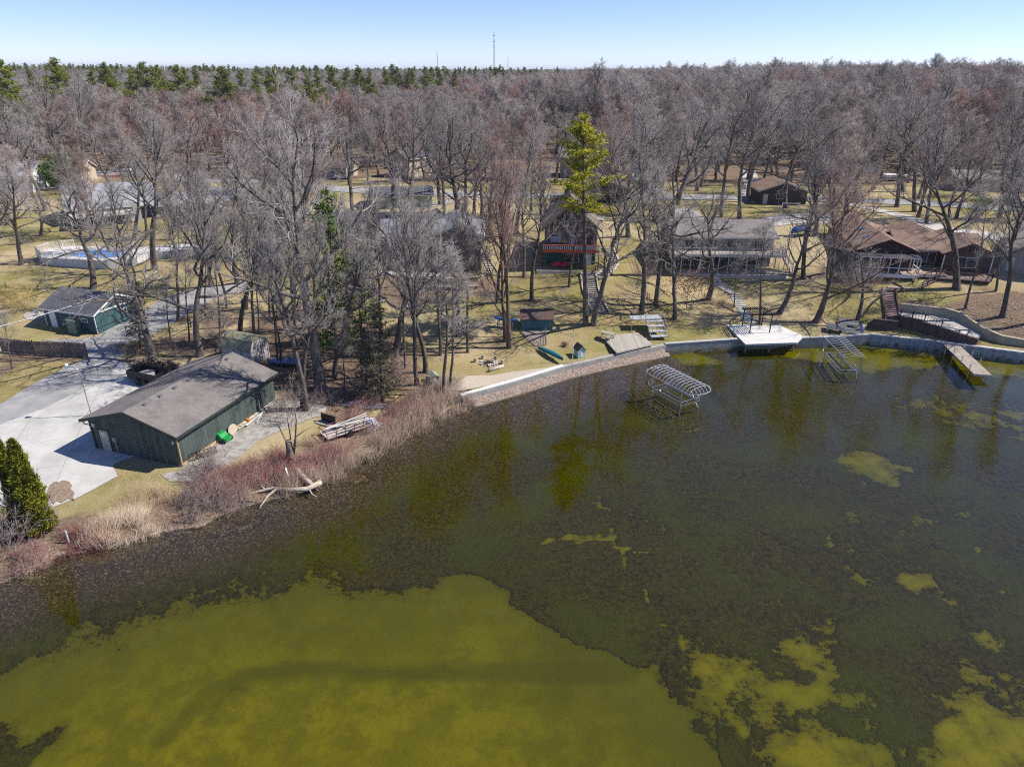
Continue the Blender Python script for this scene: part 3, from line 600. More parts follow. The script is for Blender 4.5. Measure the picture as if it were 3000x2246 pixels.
# 2. teal garage
TW = boards('teal_ribbed_siding', (0.06, 0.125, 0.135), (0.04, 0.09, 0.10), 0.22, 'XY'); TR = shingles('slate_grey_shingles', (0.135, 0.14, 0.155), (0.10, 0.105, 0.12))
g = thing('garage', (-59.4, 82.3, 1.85), 'small teal ribbed garage with grey shingles and white corner trim', 'garage', R(-17.8))
gable_block(g, 0, 0, 8.2, 6.8, 0, 2.55, 1.55, 'x', TW, TR, .4, .8, trim=white)
door(g, 'f', .75, .05, 1.05, 2.1, 0); window(g, 'f', 6.1, 1.25, .9, .6, 0, white, 2, 1); window(g, 'r', 3.9, 1.3, .95, .65, 8.2, white, 2, 1)
for x in (.0, 4.35, 8.14): m = MB(); m.box(x-.06, x+.07, -.07, -.0, 0, 2.5); m.build('corner_trim', white, g)
m = MB(); m.box(8.2, 8.27, 6.72, 6.87, 0, 2.5); m.build('corner_trim', white, g)
m = MB(); m.box(8.21, 8.29, -.35, 7.15, 2.42, 2.62); m.build('gable_band', white, g)
m = MB(); m.box(8.205, 8.245, .8, 3.3, .1, 2.2); m.build('garage_door', TW, g)
cab = thing('storage_cabinet', g.matrix_world @ Vector((0,0,0)), 'pale green upright cabinet against the dark garage wall', 'cabinet', R(-12)); cab.location = G(222, 975)
m = MB(); m.box(-.6, .6, -.4, .45, 0, 1.7); m.build('body', mat('sage_green_plastic', (0.20, 0.28, 0.22), .5, var=.2), cab); m = MB(); m.box(-.66, .66, -.46, .5, 1.7, 1.8); m.build('lid', mat('sage_lid', (0.14, 0.20, 0.16), .5), cab)
# 3. stone clad house
STONE = mat('brown_stone_cladding', (0.25, 0.20, 0.18), .95, col2=(0.12, 0.095, 0.09), scale=3.2, detail=6, bump=.5, bscale=5); GR = shingles('weathered_grey_shingles', (0.27, 0.27, 0.30), (0.215, 0.215, 0.24))
h3 = thing('stone_house', (-20.0, 101.6, 4.25), 'two storey brown stone house with a faded grey gabled roof and white windows', 'house', R(2))
gable_block(h3, 0, .4, 10.5, 9.5, 0, 5.1, 1.35, 'x', STONE, GR, .45, 1.0, trim=white); gable_block(h3, 7.3, -.3, 7.9, 12.5, 0, 5.0, 1.55, 'y', STONE, GR, .5, 1.0, trim=white)
window(h3, 'f', 2.0, 3.1, 4.6, 1.45, .4, white, 3); window(h3, 'f', 1.5, .55, 1.9, 1.4, .4, white, 2); window(h3, 'f', 4.6, .3, 2.0, 1.9, .4, white, 2); window(h3, 'f', 9.0, 3.0, 2.0, 1.3, -.3, white, 2); window(h3, 'f', 12.0, 3.0, 1.8, 1.3, -.3, white, 2)
m = MB(); m.box(-.02, .12, .3, .4, 0, 5.0); m.build('corner_trim', white, h3); m = MB(); m.box(15.1, 15.22, -.4, -.3, 0, 4.9); m.build('corner_trim', white, h3)
g2 = thing('dormer_annex', (-16.4, 112.6, 6.0), 'small white gabled annex poking up behind the stone house roof', 'annex', R(-20))
gable_block(g2, 0, 0, 4.2, 4.5, 0, 3.2, 1.5, 'y', white, TR, .3, .8, trim=white); window(g2, 'f', 1.4, 1.4, 1.2, 1.0, 0, offw, 2)
cp = thing('carport_roof', (-32, 117.0, 5.8), 'low dark shingled annex roof left of the stone house', 'annex', R(-6)); gable_block(cp, 0, 0, 13, 7, 0, 2.4, 1.1, 'x', STONE, TR, .4, .8, trim=offw)
# 4. chalet
CH = mat('taupe_stucco', (0.17, 0.155, 0.145), .9, var=.2, scale=1.5, bump=.2); CR = shingles('brown_wood_shingles', (0.26, 0.21, 0.165), (0.18, 0.145, 0.115), .24); ORG = mat('orange_red_paint', (0.62, 0.12, 0.05), .55, var=.2, scale=2)
MAROON = mat('maroon_paint', (0.10, 0.02, 0.025), .6, var=.2); TEALW = mat('teal_wall_paint', (0.04, 0.12, 0.12), .7, var=.3); LAV = mat('closed_blinds', (0.45, 0.47, 0.60), .6, var=.15, scale=3, stretch=(.2, .2, 12))
c4 = thing('chalet', (4.9, 103.4, 4.5), 'steep roofed taupe chalet with an orange scalloped balcony', 'chalet', R(-2))
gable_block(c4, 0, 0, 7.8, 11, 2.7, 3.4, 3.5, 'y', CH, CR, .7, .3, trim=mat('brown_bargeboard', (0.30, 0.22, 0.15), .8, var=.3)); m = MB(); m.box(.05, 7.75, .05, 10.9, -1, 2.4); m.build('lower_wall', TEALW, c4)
w = window(c4, 'f', 3.45, 6.1, 1.0, 1.45, 0, white, 1, 2); m = MB(); m.box(3.0, 3.35, -.06, -.01, 5.95, 7.6); m.build('shutter', MAROON, c4); m = MB(); m.box(4.55, 4.9, -.06, -.01, 5.95, 7.6); m.build('shutter', MAROON, c4)
window(c4, 'f', .7, 3.7, 1.7, 1.05, 0, MAROON, 1); m = MB(); m.box(.78, 2.32, -.05, -.035, 3.78, 4.67); m.build('blind', LAV, c4)
d = door(c4, 'f', 3.9, 2.75, .95, 2.1, 0, LAV); window(c4, 'f', 5.6, 3.6, 1.4, 1.1, 0, MAROON, 2); door(c4, 'f', 6.2, .05, .95, 2.0, .05, white); window(c4, 'f', 3.2, .6, 2.0, 1.4, .05, offw, 2)
m = MB(); m.box(-.4, 8.2, -1.5, 0, 2.5, 2.68); m.build('balcony_floor', ORG, c4)
m = MB(); m.box(-.4, 8.2, -1.56, -1.48, 2.68, 3.02); m.box(-.4, 8.2, -1.6, -1.44, 3.58, 3.68)
m.build('balcony_beam', ORG, c4)
m = MB()
for i in range(30): x = -.3+i*.285; m.box(x, x+.15, -1.55, -1.49, 3.02, 3.58)
m.build('balcony_boards', mat('pale_blue_white_boards', (0.62, 0.68, 0.74), .6, var=.1), c4)
for x in (-.3, 2.5, 5.3, 8.1): m = MB(); m.box(x-.07, x+.07, -1.5, -1.36, -.2, 2.5); m.build('post', MAROON, c4)
pt = thing('chalet_patio', (4.2, 100.6, 4.45), 'grey slab patio with dark rail under the orange balcony', 'patio', R(-2)); m = MB(); m.box(-.6, 9.4, -.2, 2.9, -1.3, 0.02); m.build('slab', greytim, pt); m = MB(); m.box(-.6, 9.4, -.3, -.2, -.6, .12); m.build('edge_beam', offw, pt); railing(pt, [(-.4,-.1,.02),(8.2,-.1,.02)], .9, black, .3)
for i, (px, py, c, lb, l2) in enumerate([(1640, 765, (0.55, 0.02, 0.10), 'crimson paddle board leaning under the orange balcony', 2.9), (1650, 757, (0.12, 0.45, 0.05), 'lime green paddle board behind the crimson one under the balcony', 3.1)]):
    k = thing('paddle_board', (7.2+i*.3, 102.2+i*.35, 4.55), lb, 'paddle board', R(-4)); m = MB(); n = 14; P = [(l2/2*math.cos(a)*1.0, .38*math.sin(a)) for a in np.linspace(0, 2*math.pi, n, endpoint=False)]
    m.ext([(x, z+.62) for x, z in P], 'y', -.06, .06); m.build('hull', mat('board_%s' % ('red' if i == 0 else 'green'), c, .4, var=.15, scale=2), k); f = MB(); f.ext([(-.03+l2*.36, .24), (l2*.36+.2, .24), (l2*.36+.1, 0.02)], 'y', -.02, .02); f.build('fin', black, k)
# 5. beige house
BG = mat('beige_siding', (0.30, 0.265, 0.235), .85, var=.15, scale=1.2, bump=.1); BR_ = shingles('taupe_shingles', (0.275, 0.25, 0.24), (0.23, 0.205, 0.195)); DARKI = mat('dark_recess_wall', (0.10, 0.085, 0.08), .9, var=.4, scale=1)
h5 = thing('beige_house', (24.7, 104.2, 4.3), 'long beige house with a taupe roof above a railed deck', 'house', R(-1))
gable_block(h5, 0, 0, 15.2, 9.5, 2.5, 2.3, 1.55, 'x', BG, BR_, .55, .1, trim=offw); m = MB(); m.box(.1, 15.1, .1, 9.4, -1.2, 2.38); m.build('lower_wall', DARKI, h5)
for u, ww in ((1.6, 1.6), (5.2, 1.3), (8.0, 3.0), (12.2, 1.7)): window(h5, 'f', u, 3.05, ww, 1.25, 0, offw, 2)
for u in (1.0, 4.2, 7.4, 10.6): window(h5, 'f', u, .3, 2.4, 1.9, .1, offw, 3)
m = MB(); m.box(-.9, 16.2, -3.4, -.02, 2.62, 2.8); m.build('deck', greytim, h5); m = MB(); m.box(-.9, 16.2, -3.46, -3.4, 2.5, 2.84); m.build('deck_fascia', offw, h5)
LW = mat('pale_rail_wood', (0.62, 0.56, 0.47), .7, var=.15); railing(h5, [(-.85,-.2,2.8),(-.85,-3.3,2.8),(16.1,-3.3,2.8),(16.1,-1.6,2.8)], 1.0, LW, .2, .09)
for i in range(13): x = -.7+i*1.4; m = MB(); m.box(x-.06, x+.06, -3.3, -3.18, -.2, 2.62); m.build('post', newwood if i in (10, 11) else offw, h5)
pa = thing('concrete_patio', (23.6, 100.2, 4.3), 'raised concrete patio with rusty posts under the beige house deck', 'patio', R(-1)); m = MB(); m.prism([(0,2.4),(2.5,.9),(6.2,.0),(17.4,-.1),(19.2,1.9),(19.2,3.8),(0,3.8)], -1.6, .02); m.build('slab', conc_w := mat('patio_concrete', (0.50, 0.47, 0.43), .9, var=.2, scale=1.0), pa)
rsm = mat('rusty_steel', (0.22, 0.09, 0.05), .9, var=.4)
for x, y in ((.2,2.5),(2.5,1.05),(4.4,.6),(6.4,.15),(9,.12),(11.6,.1),(14.2,.08),(17.2,.05),(18.1,1.0),(19.0,2.0)): m = MB(); m.bar((x,y,0),(x,y,.95),.06); m.build('railing_post', rsm, pa)
st = thing('deck_stair', (0,0,0), 'pale flight of steps at the right end of the beige house deck', 'staircase'); steps(st, (42.6, 100.9, 4.3), (41.2, 103.4, 7.1), 1.1, 12, LW, rail=LW, stringer=LW)
# 6. brown roofed house
BW = boards('dark_brown_lap_siding', (0.115, 0.075, 0.07), (0.08, 0.055, 0.052), .2, 'Z'); RR = shingles('russet_shingles', (0.31, 0.215, 0.165), (0.25, 0.17, 0.13)); 
h6 = thing('brown_house', (51.6, 100.6, 5.3), 'large dark brown house with a russet roof and white framed sun room', 'house', R(-9.5))
gable_block(h6, 0, 0, 7.6, 18.5, 0, 2.9, 1.5, 'y', BW, RR, .55, 2.0, trim=MAROON); gable_block(h6, 6.5, 2.8, 11.6, 8.6, 0, 2.75, 1.55, 'x', BW, RR, .5, 1.5, trim=offw)
gable_block(h6, 12.2, 1.2, 6.6, 10, 0, 2.6, 1.45, 'y', BW, RR, .5, 1.2, trim=MAROON); gable_block(h6, 8.6, 8, 7, 9, 0, 2.7, 1.45, 'y', BW, RR, .45, 1.2, trim=MAROON)
skm = mat('blue_skylight', (0.03, 0.12, 0.35), .15, var=.2)
for (xx, yy) in ((1.7, 4.2), (2.4, 9.0)): m = MB(); z = 2.9+1.5*(xx/3.8)+.24; m.slab([(xx-.5,yy-.3,z-.2+.04),(xx+.5,yy-.3,z+.2+.04),(xx+.5,yy+.3,z+.2+.04),(xx-.5,yy+.3,z-.2+.04)], .06); m.build('skylight', skm, h6)
window(h6, 'f', 13.9, .5, 2.9, 1.6, 1.2, white, 2, 1); m = MB(); m.box(12.1, 12.26, 1.1, 1.2, -.6, 2.6); m.build('corner_trim', white, h6); m = MB(); m.box(18.72, 18.86, 1.1, 1.2, -.6, 2.6); m.build('corner_trim', white, h6)
window(h6, 'f', 8.3, .1, 3.4, 2.2, 2.8, offw, 3); 
m = MB(); m.box(-.5, 7.8, -2.6, 0, -.3, -.02); m.box(7.8, 12.1, -1.6, 2.8, -.3, -.02); m.build('deck', mat('tan_deck_boards', (0.44, 0.33, 0.25), .85, var=.2, scale=2), h6)
m = MB(); m.box(-.56, 7.86, -2.68, -2.6, -.5, 0.03); m.box(7.86, 12.1, -1.68, -1.6, -.45, 0.03); m.box(-.62, -.54, -2.6, 12, -.5, .03); m.build('deck_fascia', white, h6)
m = MB()
for i in range(7): x = -.45+i*1.36; m.bar((x,-2.55,0),(x,-2.55,2.35),.12)
for z in (.9, 2.35): m.bar((-.45,-2.55,z),(7.75,-2.55,z),.12)
for i in range(1,3): y = -2.55+i*1.25; m.bar((7.75,y,0),(7.75,y,2.35),.12)
for z in (.9, 2.35): m.bar((7.75,-2.55,z),(7.75,0,z),.12); m.bar((-.45,-2.55,z),(-.45,0,z),.12)
m.build('sun_room_frame', white, h6); m = MB(); m.slab([(-.5,-2.6,2.42),(7.8,-2.6,2.42),(7.8,0,2.62),(-.5,0,2.62)], .05); m.build('sun_room_roof', mat('smoked_roof_glass', (0.10, 0.10, 0.11), .2, var=.2), h6)
m = MB()
for i in range(7): y = 1.0+i*1.7; m.bar((-.5,y,0),(-.5,y,2.3),.1)
m.bar((-.5,0,.95),(-.5,12,.95),.1); m.bar((-.5,0,2.3),(-.5,12,2.3),.12); m.build('gallery_frame', offw, h6)
for x, mm in ((-.3, offw), (3.0, offw), (6.9, browntim), (7.5, offw)): m = MB(); m.bar((x,-2.4,-2.0),(x,-2.4,-.3),.2); m.build('post', mm, h6)
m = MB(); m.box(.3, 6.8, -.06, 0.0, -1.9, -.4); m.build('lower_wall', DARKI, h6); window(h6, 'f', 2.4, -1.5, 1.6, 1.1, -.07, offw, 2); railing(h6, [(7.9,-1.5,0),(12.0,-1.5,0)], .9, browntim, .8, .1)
# pool house
PG = boards('pale_green_siding', (0.42, 0.50, 0.36), (0.36, 0.43, 0.31), .2, 'Z'); PR = shingles('silver_grey_shingles', (0.40, 0.42, 0.44), (0.33, 0.35, 0.37)); BLW = boards('slate_blue_siding', (0.15, 0.17, 0.24), (0.11, 0.12, 0.18), .2, 'Z')
h7 = thing('pool_house', (-81.5, 128.2, 4.6), 'sprawling silver roofed house with pale green gable behind the round pool', 'house', R(30))
gable_block(h7, -1, 2.0, 15, 12, 0, 3.2, 3.3, 'x', BLW, PR, .5, 1.2, trim=white); gable_block(h7, 13.2, 0.5, 14, 8.5, 0, 2.9, 1.5, 'x', PG, PR, .5, 1.2, trim=white)
gable_block(h7, 18, -9.5, 7.0, 9.8, 0, 2.7, 1.7, 'y', PG, PR, .45, 1.5, trim=white); gable_block(h7, 22, 6, 10, 9, 0, 2.7, 1.3, 'x', PG, PR, .4, 1.2, trim=white)
window(h7, 'f', 19.0, .9, 1.2, 1.1, -9.5, white, 2); window(h7, 'f', 22.6, .9, 1.0, 1.1, -9.5, white, 2)
for u in (3.2, 6.2, 9.2): window(h7, 'f', u, .6, 2.0, 1.8, 2.0, white, 2)
window(h7, 'f', 14.5, .5, 2.6, 1.9, .5, white, 3); m = MB(); m.box(-1, 9.5, -2.2, 1.98, 2.2, 2.4); m.build('canopy', offw, h7); m = MB(); m.box(-1.1, 9.6, -2.3, -2.2, 2.1, 2.55); m.build('canopy_fascia', white, h7)
for x in (-.8, 4.2, 9.2): m = MB(); m.bar((x,-2.0,-1),(x,-2.0,2.2),.2); m.build('column', offw, h7)
m = MB(); m.box(9.6, 10.9, -1.8, -.7, -1, 4.2); m.build('chimney', mat('pale_chimney_stone', (0.55, 0.52, 0.48), .9, var=.3, scale=4), h7)
# round pool
pc = G(280, 762); pool = thing('swimming_pool', pc, 'above ground pool with a blue cover inside a white deck and fence', 'swimming pool', R(-8))
def ell(a, b, n=28): return [(a*math.cos(2*math.pi*i/n), b*math.sin(2*math.pi*i/n)) for i in range(n)]
m = MB(); m.prism([(-9.3,-1.2),(-6.5,-3.6),(5.0,-3.8),(8.6,-1.5),(8.8,2.6),(3,4.6),(-7.0,4.4),(-9.3,2.0)], -1.0, 1.05); m.build('deck', mat('white_deck_paint', (0.66, 0.63, 0.60), .7, var=.2, scale=1.2), pool)
m = MB(); m.prism([(p[0]+1, p[1]) for p in ell(4.6, 2.5)], 1.06, 1.14); m.build('cover', mat('blue_tarp', (0.03, 0.16, 0.52), .5, col2=(0.06, 0.25, 0.62), scale=1.5, bump=.4, bscale=3), pool)
railing(pool, [(-9.3,-1.2,1.05),(-6.5,-3.6,1.05),(5.0,-3.8,1.05),(8.6,-1.5,1.05),(8.8,2.6,1.05)], 1.05, white, .2, .09); railing(pool, [(-9.3,-1.2,1.05),(-9.3,2.0,1.05),(-7,4.4,1.05)], 1.05, white, .2, .09)
wd = thing('white_deck', G(500, 745), 'white railed deck stepping down beside the pale green gable', 'deck', R(22)); m = MB(); m.box(-5.5, 7, -1.5, 3.5, -1.2, .8); m.build('deck', mat('white_deck_boards', (0.66, 0.64, 0.62), .7, var=.2, scale=1.2), wd); railing(wd, [(-5.4,3.3,.8),(-5.4,-1.4,.8),(6.9,-1.4,.8),(6.9,3.3,.8)], 1.0, white, .2, .08)
# houses beyond
def small_house(name, lab, px, py, rz, L, D, h, rise, ridge, wm, rm, z0=None, cat='house', wins=2, dr=True):
    b = G(px, py); o = thing(name, (b.x, b.y, b.z), lab, cat, R(rz)); gable_block(o, 0, 0, L, D, 0, h, rise, ridge, wm, rm, .4, 1.0, trim=offw)
    for i in range(wins): u = L*(i+.6)/(wins+.7); window(o, 'f', u, h*.42, min(1.4, L*.16), 1.0, 0, white, 2)
    if dr: door(o, 'f', L*.06+.2, .05, .9, 2.0, 0, offw)
    return o
TAN = mat('tan_stucco', (0.52, 0.43, 0.33), .9, var=.15, scale=1); BRS = shingles('dark_brown_shingles', (0.17, 0.12, 0.10), (0.12, 0.09, 0.08)); RED = boards('barn_red_siding', (0.35, 0.05, 0.04), (0.26, 0.04, 0.03), .25, 'XY')
small_house('tan_house', 'tan stucco house gable seen between trunks across the road', 1140, 515, -35, 7, 10, 4.6, 2.0, 'y', TAN, TR, wins=1)
small_house('green_outbuilding', 'pale green outbuilding with a dark lean roof beside the gravel lane', 1090, 612, 9, 12, 8, 2.5, 1.0, 'x', PG, TR, cat='outbuilding', wins=0)
small_house('dark_garage', 'dark grey garage with low brown roof behind the chalet', 1655, 592, -3, 12.5, 8, 3.0, 2.0, 'y', DARKI, BRS, cat='garage', wins=1)
small_house('russet_garage', 'dark garage with russet hipped roof behind the white goal frame', 2222, 598, -4, 9.5, 9, 2.7, 1.7, 'y', DARKI, RR, cat='garage', wins=1)
small_house('grey_side_house', 'pale block house with a grey roof at the right edge', 2925, 790, -38, 9, 22, 2.9, 1.3, 'y', mat('pale_block', (0.36, 0.34, 0.32), .9, var=.2), SR, wins=1)
small_house('low_grey_house', 'low grey roofed house beyond the road at far right', 2800, 560, -6, 16, 9, 2.8, 1.3, 'x', TAN, SR, wins=3)
small_house('left_grey_house', 'grey roofed house beside the round evergreen at left', 40, 545, 12, 15, 9, 3.0, 1.8, 'x', TAN, SR, wins=2)
small_house('left_green_house', 'white walled house with grey roof cut by the left edge', -70, 560, 5, 12, 8, 3.2, 2.0, 'x', white, PR, wins=2)
small_house('red_barn', 'small red outbuilding in the yard across the road', 1262, 500, 10, 6, 5, 2.6, 1.2, 'x', RED, BRS, cat='outbuilding', wins=0)
small_house('yard_house', 'grey house deep among the trees behind the yellow green pine', 1640, 520, -5, 13, 9, 5, 2.0, 'x', mat('grey_siding', (0.30, 0.30, 0.31), .9, var=.1), SR, wins=3)
small_house('white_ranch', 'white walled ranch in the trees beyond the right road', 2420, 505, 5, 14, 8, 2.8, 1.4, 'x', offw, SR, wins=3)
small_house('ranch_left', 'brown roofed ranch in the trees left of centre', 860, 520, -8, 14, 8, 2.8, 1.5, 'x', TAN, BRS, wins=3)
# grey gambrel shed behind the long shed
gs = thing('garden_shed', (-33.3, 72.6, 1.35), 'small grey barn shed with mossy roof behind the long dark shed', 'shed', R(-24))
gw = boards('silvered_siding', (0.52, 0.48, 0.47), (0.42, 0.39, 0.38), .3, 'XY'); m = MB(); pr = [(-.0,-.5),(2.8,-.5),(2.8,1.9),(2.3,2.7),(1.4,3.05),(.5,2.7),(0,1.9)]; m.ext(pr, 'x', 0, 4.3); m.build('wall', gw, gs)
m = MB(); q = [(-.2,1.78),(.42,2.74),(1.4,3.14),(2.38,2.74),(3.0,1.78),(3.0,1.88),(2.42,2.86),(1.4,3.28),(.38,2.86),(-.2,1.88)]; m.ext(q, 'x', -.15, 4.45); m.build('roof', mat('mossy_shingles', (0.30, 0.29, 0.22), .95, col2=(0.22, 0.22, 0.11), scale=1.5), gs)
m = MB(); m.box(4.3, 4.36, -.02, .08, 0, 1.9); m.box(4.3, 4.36, 2.72, 2.82, 0, 1.9); m.bar((4.33,.04,1.9),(4.33,.52,2.68),.07); m.bar((4.33,.52,2.68),(4.33,1.4,3.02),.07); m.bar((4.33,1.4,3.02),(4.33,2.3,2.68),.07); m.bar((4.33,2.3,2.68),(4.33,2.78,1.9),.07); m.build('trim', white, gs); door(gs, 'f', 1.6, .05, 1.3, 1.7, 0, gw)
# teal lawn shed
ts = thing('lawn_shed', (1.1, 83.0, 1.4), 'little teal board shed with a rusty brown roof on the lawn', 'shed', R(1))
m = MB(); m.ext([(0,-.4),(2.5,-.4),(2.5,1.7),(1.3,2.35),(0,1.55)], 'x', 0, 4.1); m.build('wall', boards('teal_board_siding', (0.09, 0.20, 0.20), (0.06, 0.15, 0.155), .18, 'X'), ts); m = MB(); m.ext([(-.25,1.5),(1.3,2.45),(2.75,1.65),(2.75,1.75),(1.3,2.57),(-.25,1.6)], 'x', -.12, 4.22); m.build('roof', mat('rust_brown_roofing', (0.15, 0.075, 0.055), .9, col2=(0.10, 0.085, 0.08), scale=.5), ts)
m = MB(); m.box(1.5, 2.5, -.04, 0, 0, 1.4); m.build('door', mat('teal_door', (0.05, 0.14, 0.14), .7), ts)
def mini(name, lab, px, py, rz, w, d, h, rise, wm, rm, cat, s=1.0):
    o = thing(name, G(px, py), lab, cat, R(rz)); m = MB(); m.ext([(-w/2,-.2),(w/2,-.2),(w/2,h),(0,h+rise),(-w/2,h)], 'y', -d/2, d/2); m.build('body', wm, o)
    m = MB(); m.ext([(-w/2-.1,h-.06),(0,h+rise+.03),(w/2+.1,h-.06),(w/2+.1,h+.02),(0,h+rise+.11),(-w/2-.1,h+.02)], 'y', -d/2-.1, d/2+.1); m.build('roof', rm, o)
    m = MB(); m.box(-w*.2, w*.2, -d/2-.02, -d/2, .1, h*.8); m.build('door', white, o); return o
mini('playhouse', 'pale mint play hut with a brown roof by the seawall', 1697, 1043, 22, .95, 1.2, .95, .55, mat('mint_paint', (0.40, 0.58, 0.52), .7, var=.15), BRS, 'play hut')
mini('pump_house', 'small weathered grey pump box beside the Y shaped tree', 1270, 1118, 25, .95, 1.2, .75, .3, greywood, mat('grey_felt', (0.30, 0.33, 0.28), .9, var=.2), 'pump house')
# ------------------------------------------------------------------ trees
def bark(name, c1, c2, sc_=3.0):
    return mat(name, c1, 0.95, col2=c2, scale=sc_, detail=6, bump=0.6, bscale=14, objrand=0.18, stretch=(1, 1, 0.35), spec=0.1)
BARK = bark('grey_bark', (0.20, 0.175, 0.155), (0.062, 0.052, 0.045)); BARKP = bark('pale_bark', (0.46, 0.44, 0.40), (0.22, 0.20, 0.18))
BARKR = bark('reddish_bark', (0.20, 0.15, 0.12), (0.09, 0.065, 0.05))
def twigm(name, a, b, r=0.2): return mat(name, a, 0.95, col2=b, scale=0.25, detail=3, objrand=r, spec=0.05)
TW_OAK = twigm('grey_twigs', (0.345, 0.315, 0.30), (0.225, 0.20, 0.19)); TW_RED = twigm('red_twigs', (0.31, 0.21, 0.19), (0.22, 0.155, 0.14))
TW_PALE = twigm('pale_twigs', (0.46, 0.43, 0.39), (0.33, 0.29, 0.27)); TW_MIX = twigm('brown_twigs', (0.34, 0.285, 0.265), (0.23, 0.19, 0.175))
def unit(v): return v / (np.linalg.norm(v, axis=-1, keepdims=True) + 1e-9)
class Tree:
    def __init__(s, seed): s.r = np.random.default_rng(seed); s.paths = []; s.tw = []
    def path(s, p, d, L, r0, r1, n, wob, up, level):
        pts = [np.array(p, float)]; d = np.array(d, float); st = L/n
        for i in range(n):
            d = unit(d + s.r.normal(0, wob, 3) + np.array([0, 0, up])); pts.append(pts[-1] + d*st)
        P = np.array(pts); rr = np.linspace(r0, r1, n+1); s.paths.append((P, rr, level)); return P
    @staticmethod
    def at(P, t):
        f = t*(len(P)-1); i = min(int(f), len(P)-2); return P[i] + (P[i+1]-P[i])*(f-i), unit(P[i+1]-P[i])
    def side(s, d, ang):
        a = s.r.normal(0, 1, 3); a = unit(a - d*(a @ d)); return unit(d*math.cos(ang) + a*math.sin(ang))
def make_tree(kind, seed, H=20.0, dens=1.0, tr_=.0095):
    T = Tree(seed); r = T.r
    P = dict(oak=dict(b=.36, top=.84, nl=11, L=.46, a0=76, a1=26, wob=.17, up=.075, r=.0185, L2=.50, L3=.5),
             tall=dict(b=.42, top=.90, nl=15, L=.27, a0=60, a1=20, wob=.12, up=.11, r=.0145, L2=.5, L3=.5),
             maple=dict(b=.22, top=.82, nl=13, L=.42, a0=38, a1=14, wob=.09, up=.07, r=.015, L2=.45, L3=.5),
             thin=dict(b=.40, top=.92, nl=8, L=.22, a0=50, a1=25, wob=.12, up=.12, r=.009, L2=.5, L3=.5),
             snag=dict(b=.35, top=.9, nl=9, L=.3, a0=60, a1=30, wob=.28, up=.05, r=.018, L2=.5, L3=.5))[kind]
    r0 = P['r']*H*1.0
    lean = unit(np.array([r.normal(0, .03), r.normal(0, .03), 1]))
    tr = T.path((0,0,-0.6), lean, H*P['top']+.6, r0, r0*0.16, 14, 0.055 if kind != 'oak' else 0.085, 0.03, 0)
    T.paths[0] = (tr, r0*np.interp(np.linspace(0,1,15), [0, .04, .10, P['b'], 1], [1.5, 1.2, 1.0, .78, .10]), 0)
    l1 = []
    ph = r.uniform(0, 6.28)
    for i in range(P['nl']):
        t = P['b'] + (0.97-P['b'])*(i/(P['nl']-1))**0.85; p, d = T.at(tr, t); u = i/(P['nl']-1)
        az = ph + i*2.4 + r.normal(0, .4); ang = R(P['a0']+(P['a1']-P['a0'])*u + r.normal(0, 7))
        dd = np.array([math.cos(az)*math.sin(ang), math.sin(az)*math.sin(ang), math.cos(ang)])
        L = H*P['L']*(1-0.45*u)*r.uniform(.8, 1.15); rad = r0*(.50-.28*u)*(1 if kind != 'maple' else .8)
        l1.append((T.path(p, dd, L, rad, rad*.25, 7, P['wob'], P['up'], 1), L, rad))
    l1.append((tr[8:], H*.3, r0*.3))
    l2 = []
    for pts, L, rad in l1:
        for j in range(7):
            t = .22 + .76*(j+r.uniform(0, .8))/7; p, d = T.at(pts, min(t, .99)); dd = T.side(d, R(r.uniform(28, 62)))
            l = L*P['L2']*(1.05-.5*t)*r.uniform(.7, 1.2); rr = rad*.42*(1-.4*t)
            l2.append((T.path(p, dd, l, rr, rr*.3, 5, P['wob'], P['up'], 2), l, rr))
    l3 = []
    for pts, L, rad in l2:
        for j in range(5):
            t = .25 + .74*(j+r.uniform(0, .8))/5; p, d = T.at(pts, min(t, .99)); dd = T.side(d, R(r.uniform(25, 60)))
            l = max(.7, L*P['L3']*(1.1-.5*t)*r.uniform(.7, 1.2)); rr = max(.008, rad*.42)
            l3.append((T.path(p, dd, l, rr, rr*.35, 3, P['wob'], P['up'], 3), l, rr))
    # twigs: slender three-sided cones, two generations
    src = [q for q in l3] + [q for q in l2]; N1 = max(3, int(9*dens))
    A = []; D = []; Ls = []
    for pts, L, rad in src:
        k = N1; t = r.uniform(.15, 1.0, k)*(len(pts)-1); i = np.minimum(t.astype(int), len(pts)-2); f = (t-i)[:,None]
        seg = pts[i+1]-pts[i]; A.append(pts[i]+seg*f); D.append(unit(seg)); Ls.append(np.full(k, np.clip(L*.6, .55, 1.5)))
    A = np.concatenate(A); D = np.concatenate(D); Ls = np.concatenate(Ls)*r.uniform(.6, 1.25, len(A))
    upv = .22 if kind != 'maple' else .55
    D1 = unit(D*1.0 + r.normal(0, .42, D.shape) + np.array([0, 0, upv])); rad1 = np.full(len(A), tr_*1.25)
    f2 = r.uniform(.2, .8, (len(A), 1)); k2 = np.repeat(np.arange(len(A)), 2)
    A2 = (A + D1*Ls[:,None]*f2)[k2] + 0; D2 = unit(D1[k2] + r.normal(0, .5, (len(k2), 3)) + np.array([0, 0, upv*.6])); L2 = Ls[k2]*.6*r.uniform(.6, 1.2, len(k2)); rad2 = np.full(len(A2), tr_)
    A = np.r_[A, A2]; D = np.r_[D1, D2]; Ls = np.r_[Ls, L2]; rad = np.r_[rad1, rad2]
    return T, (A, D, Ls, rad)
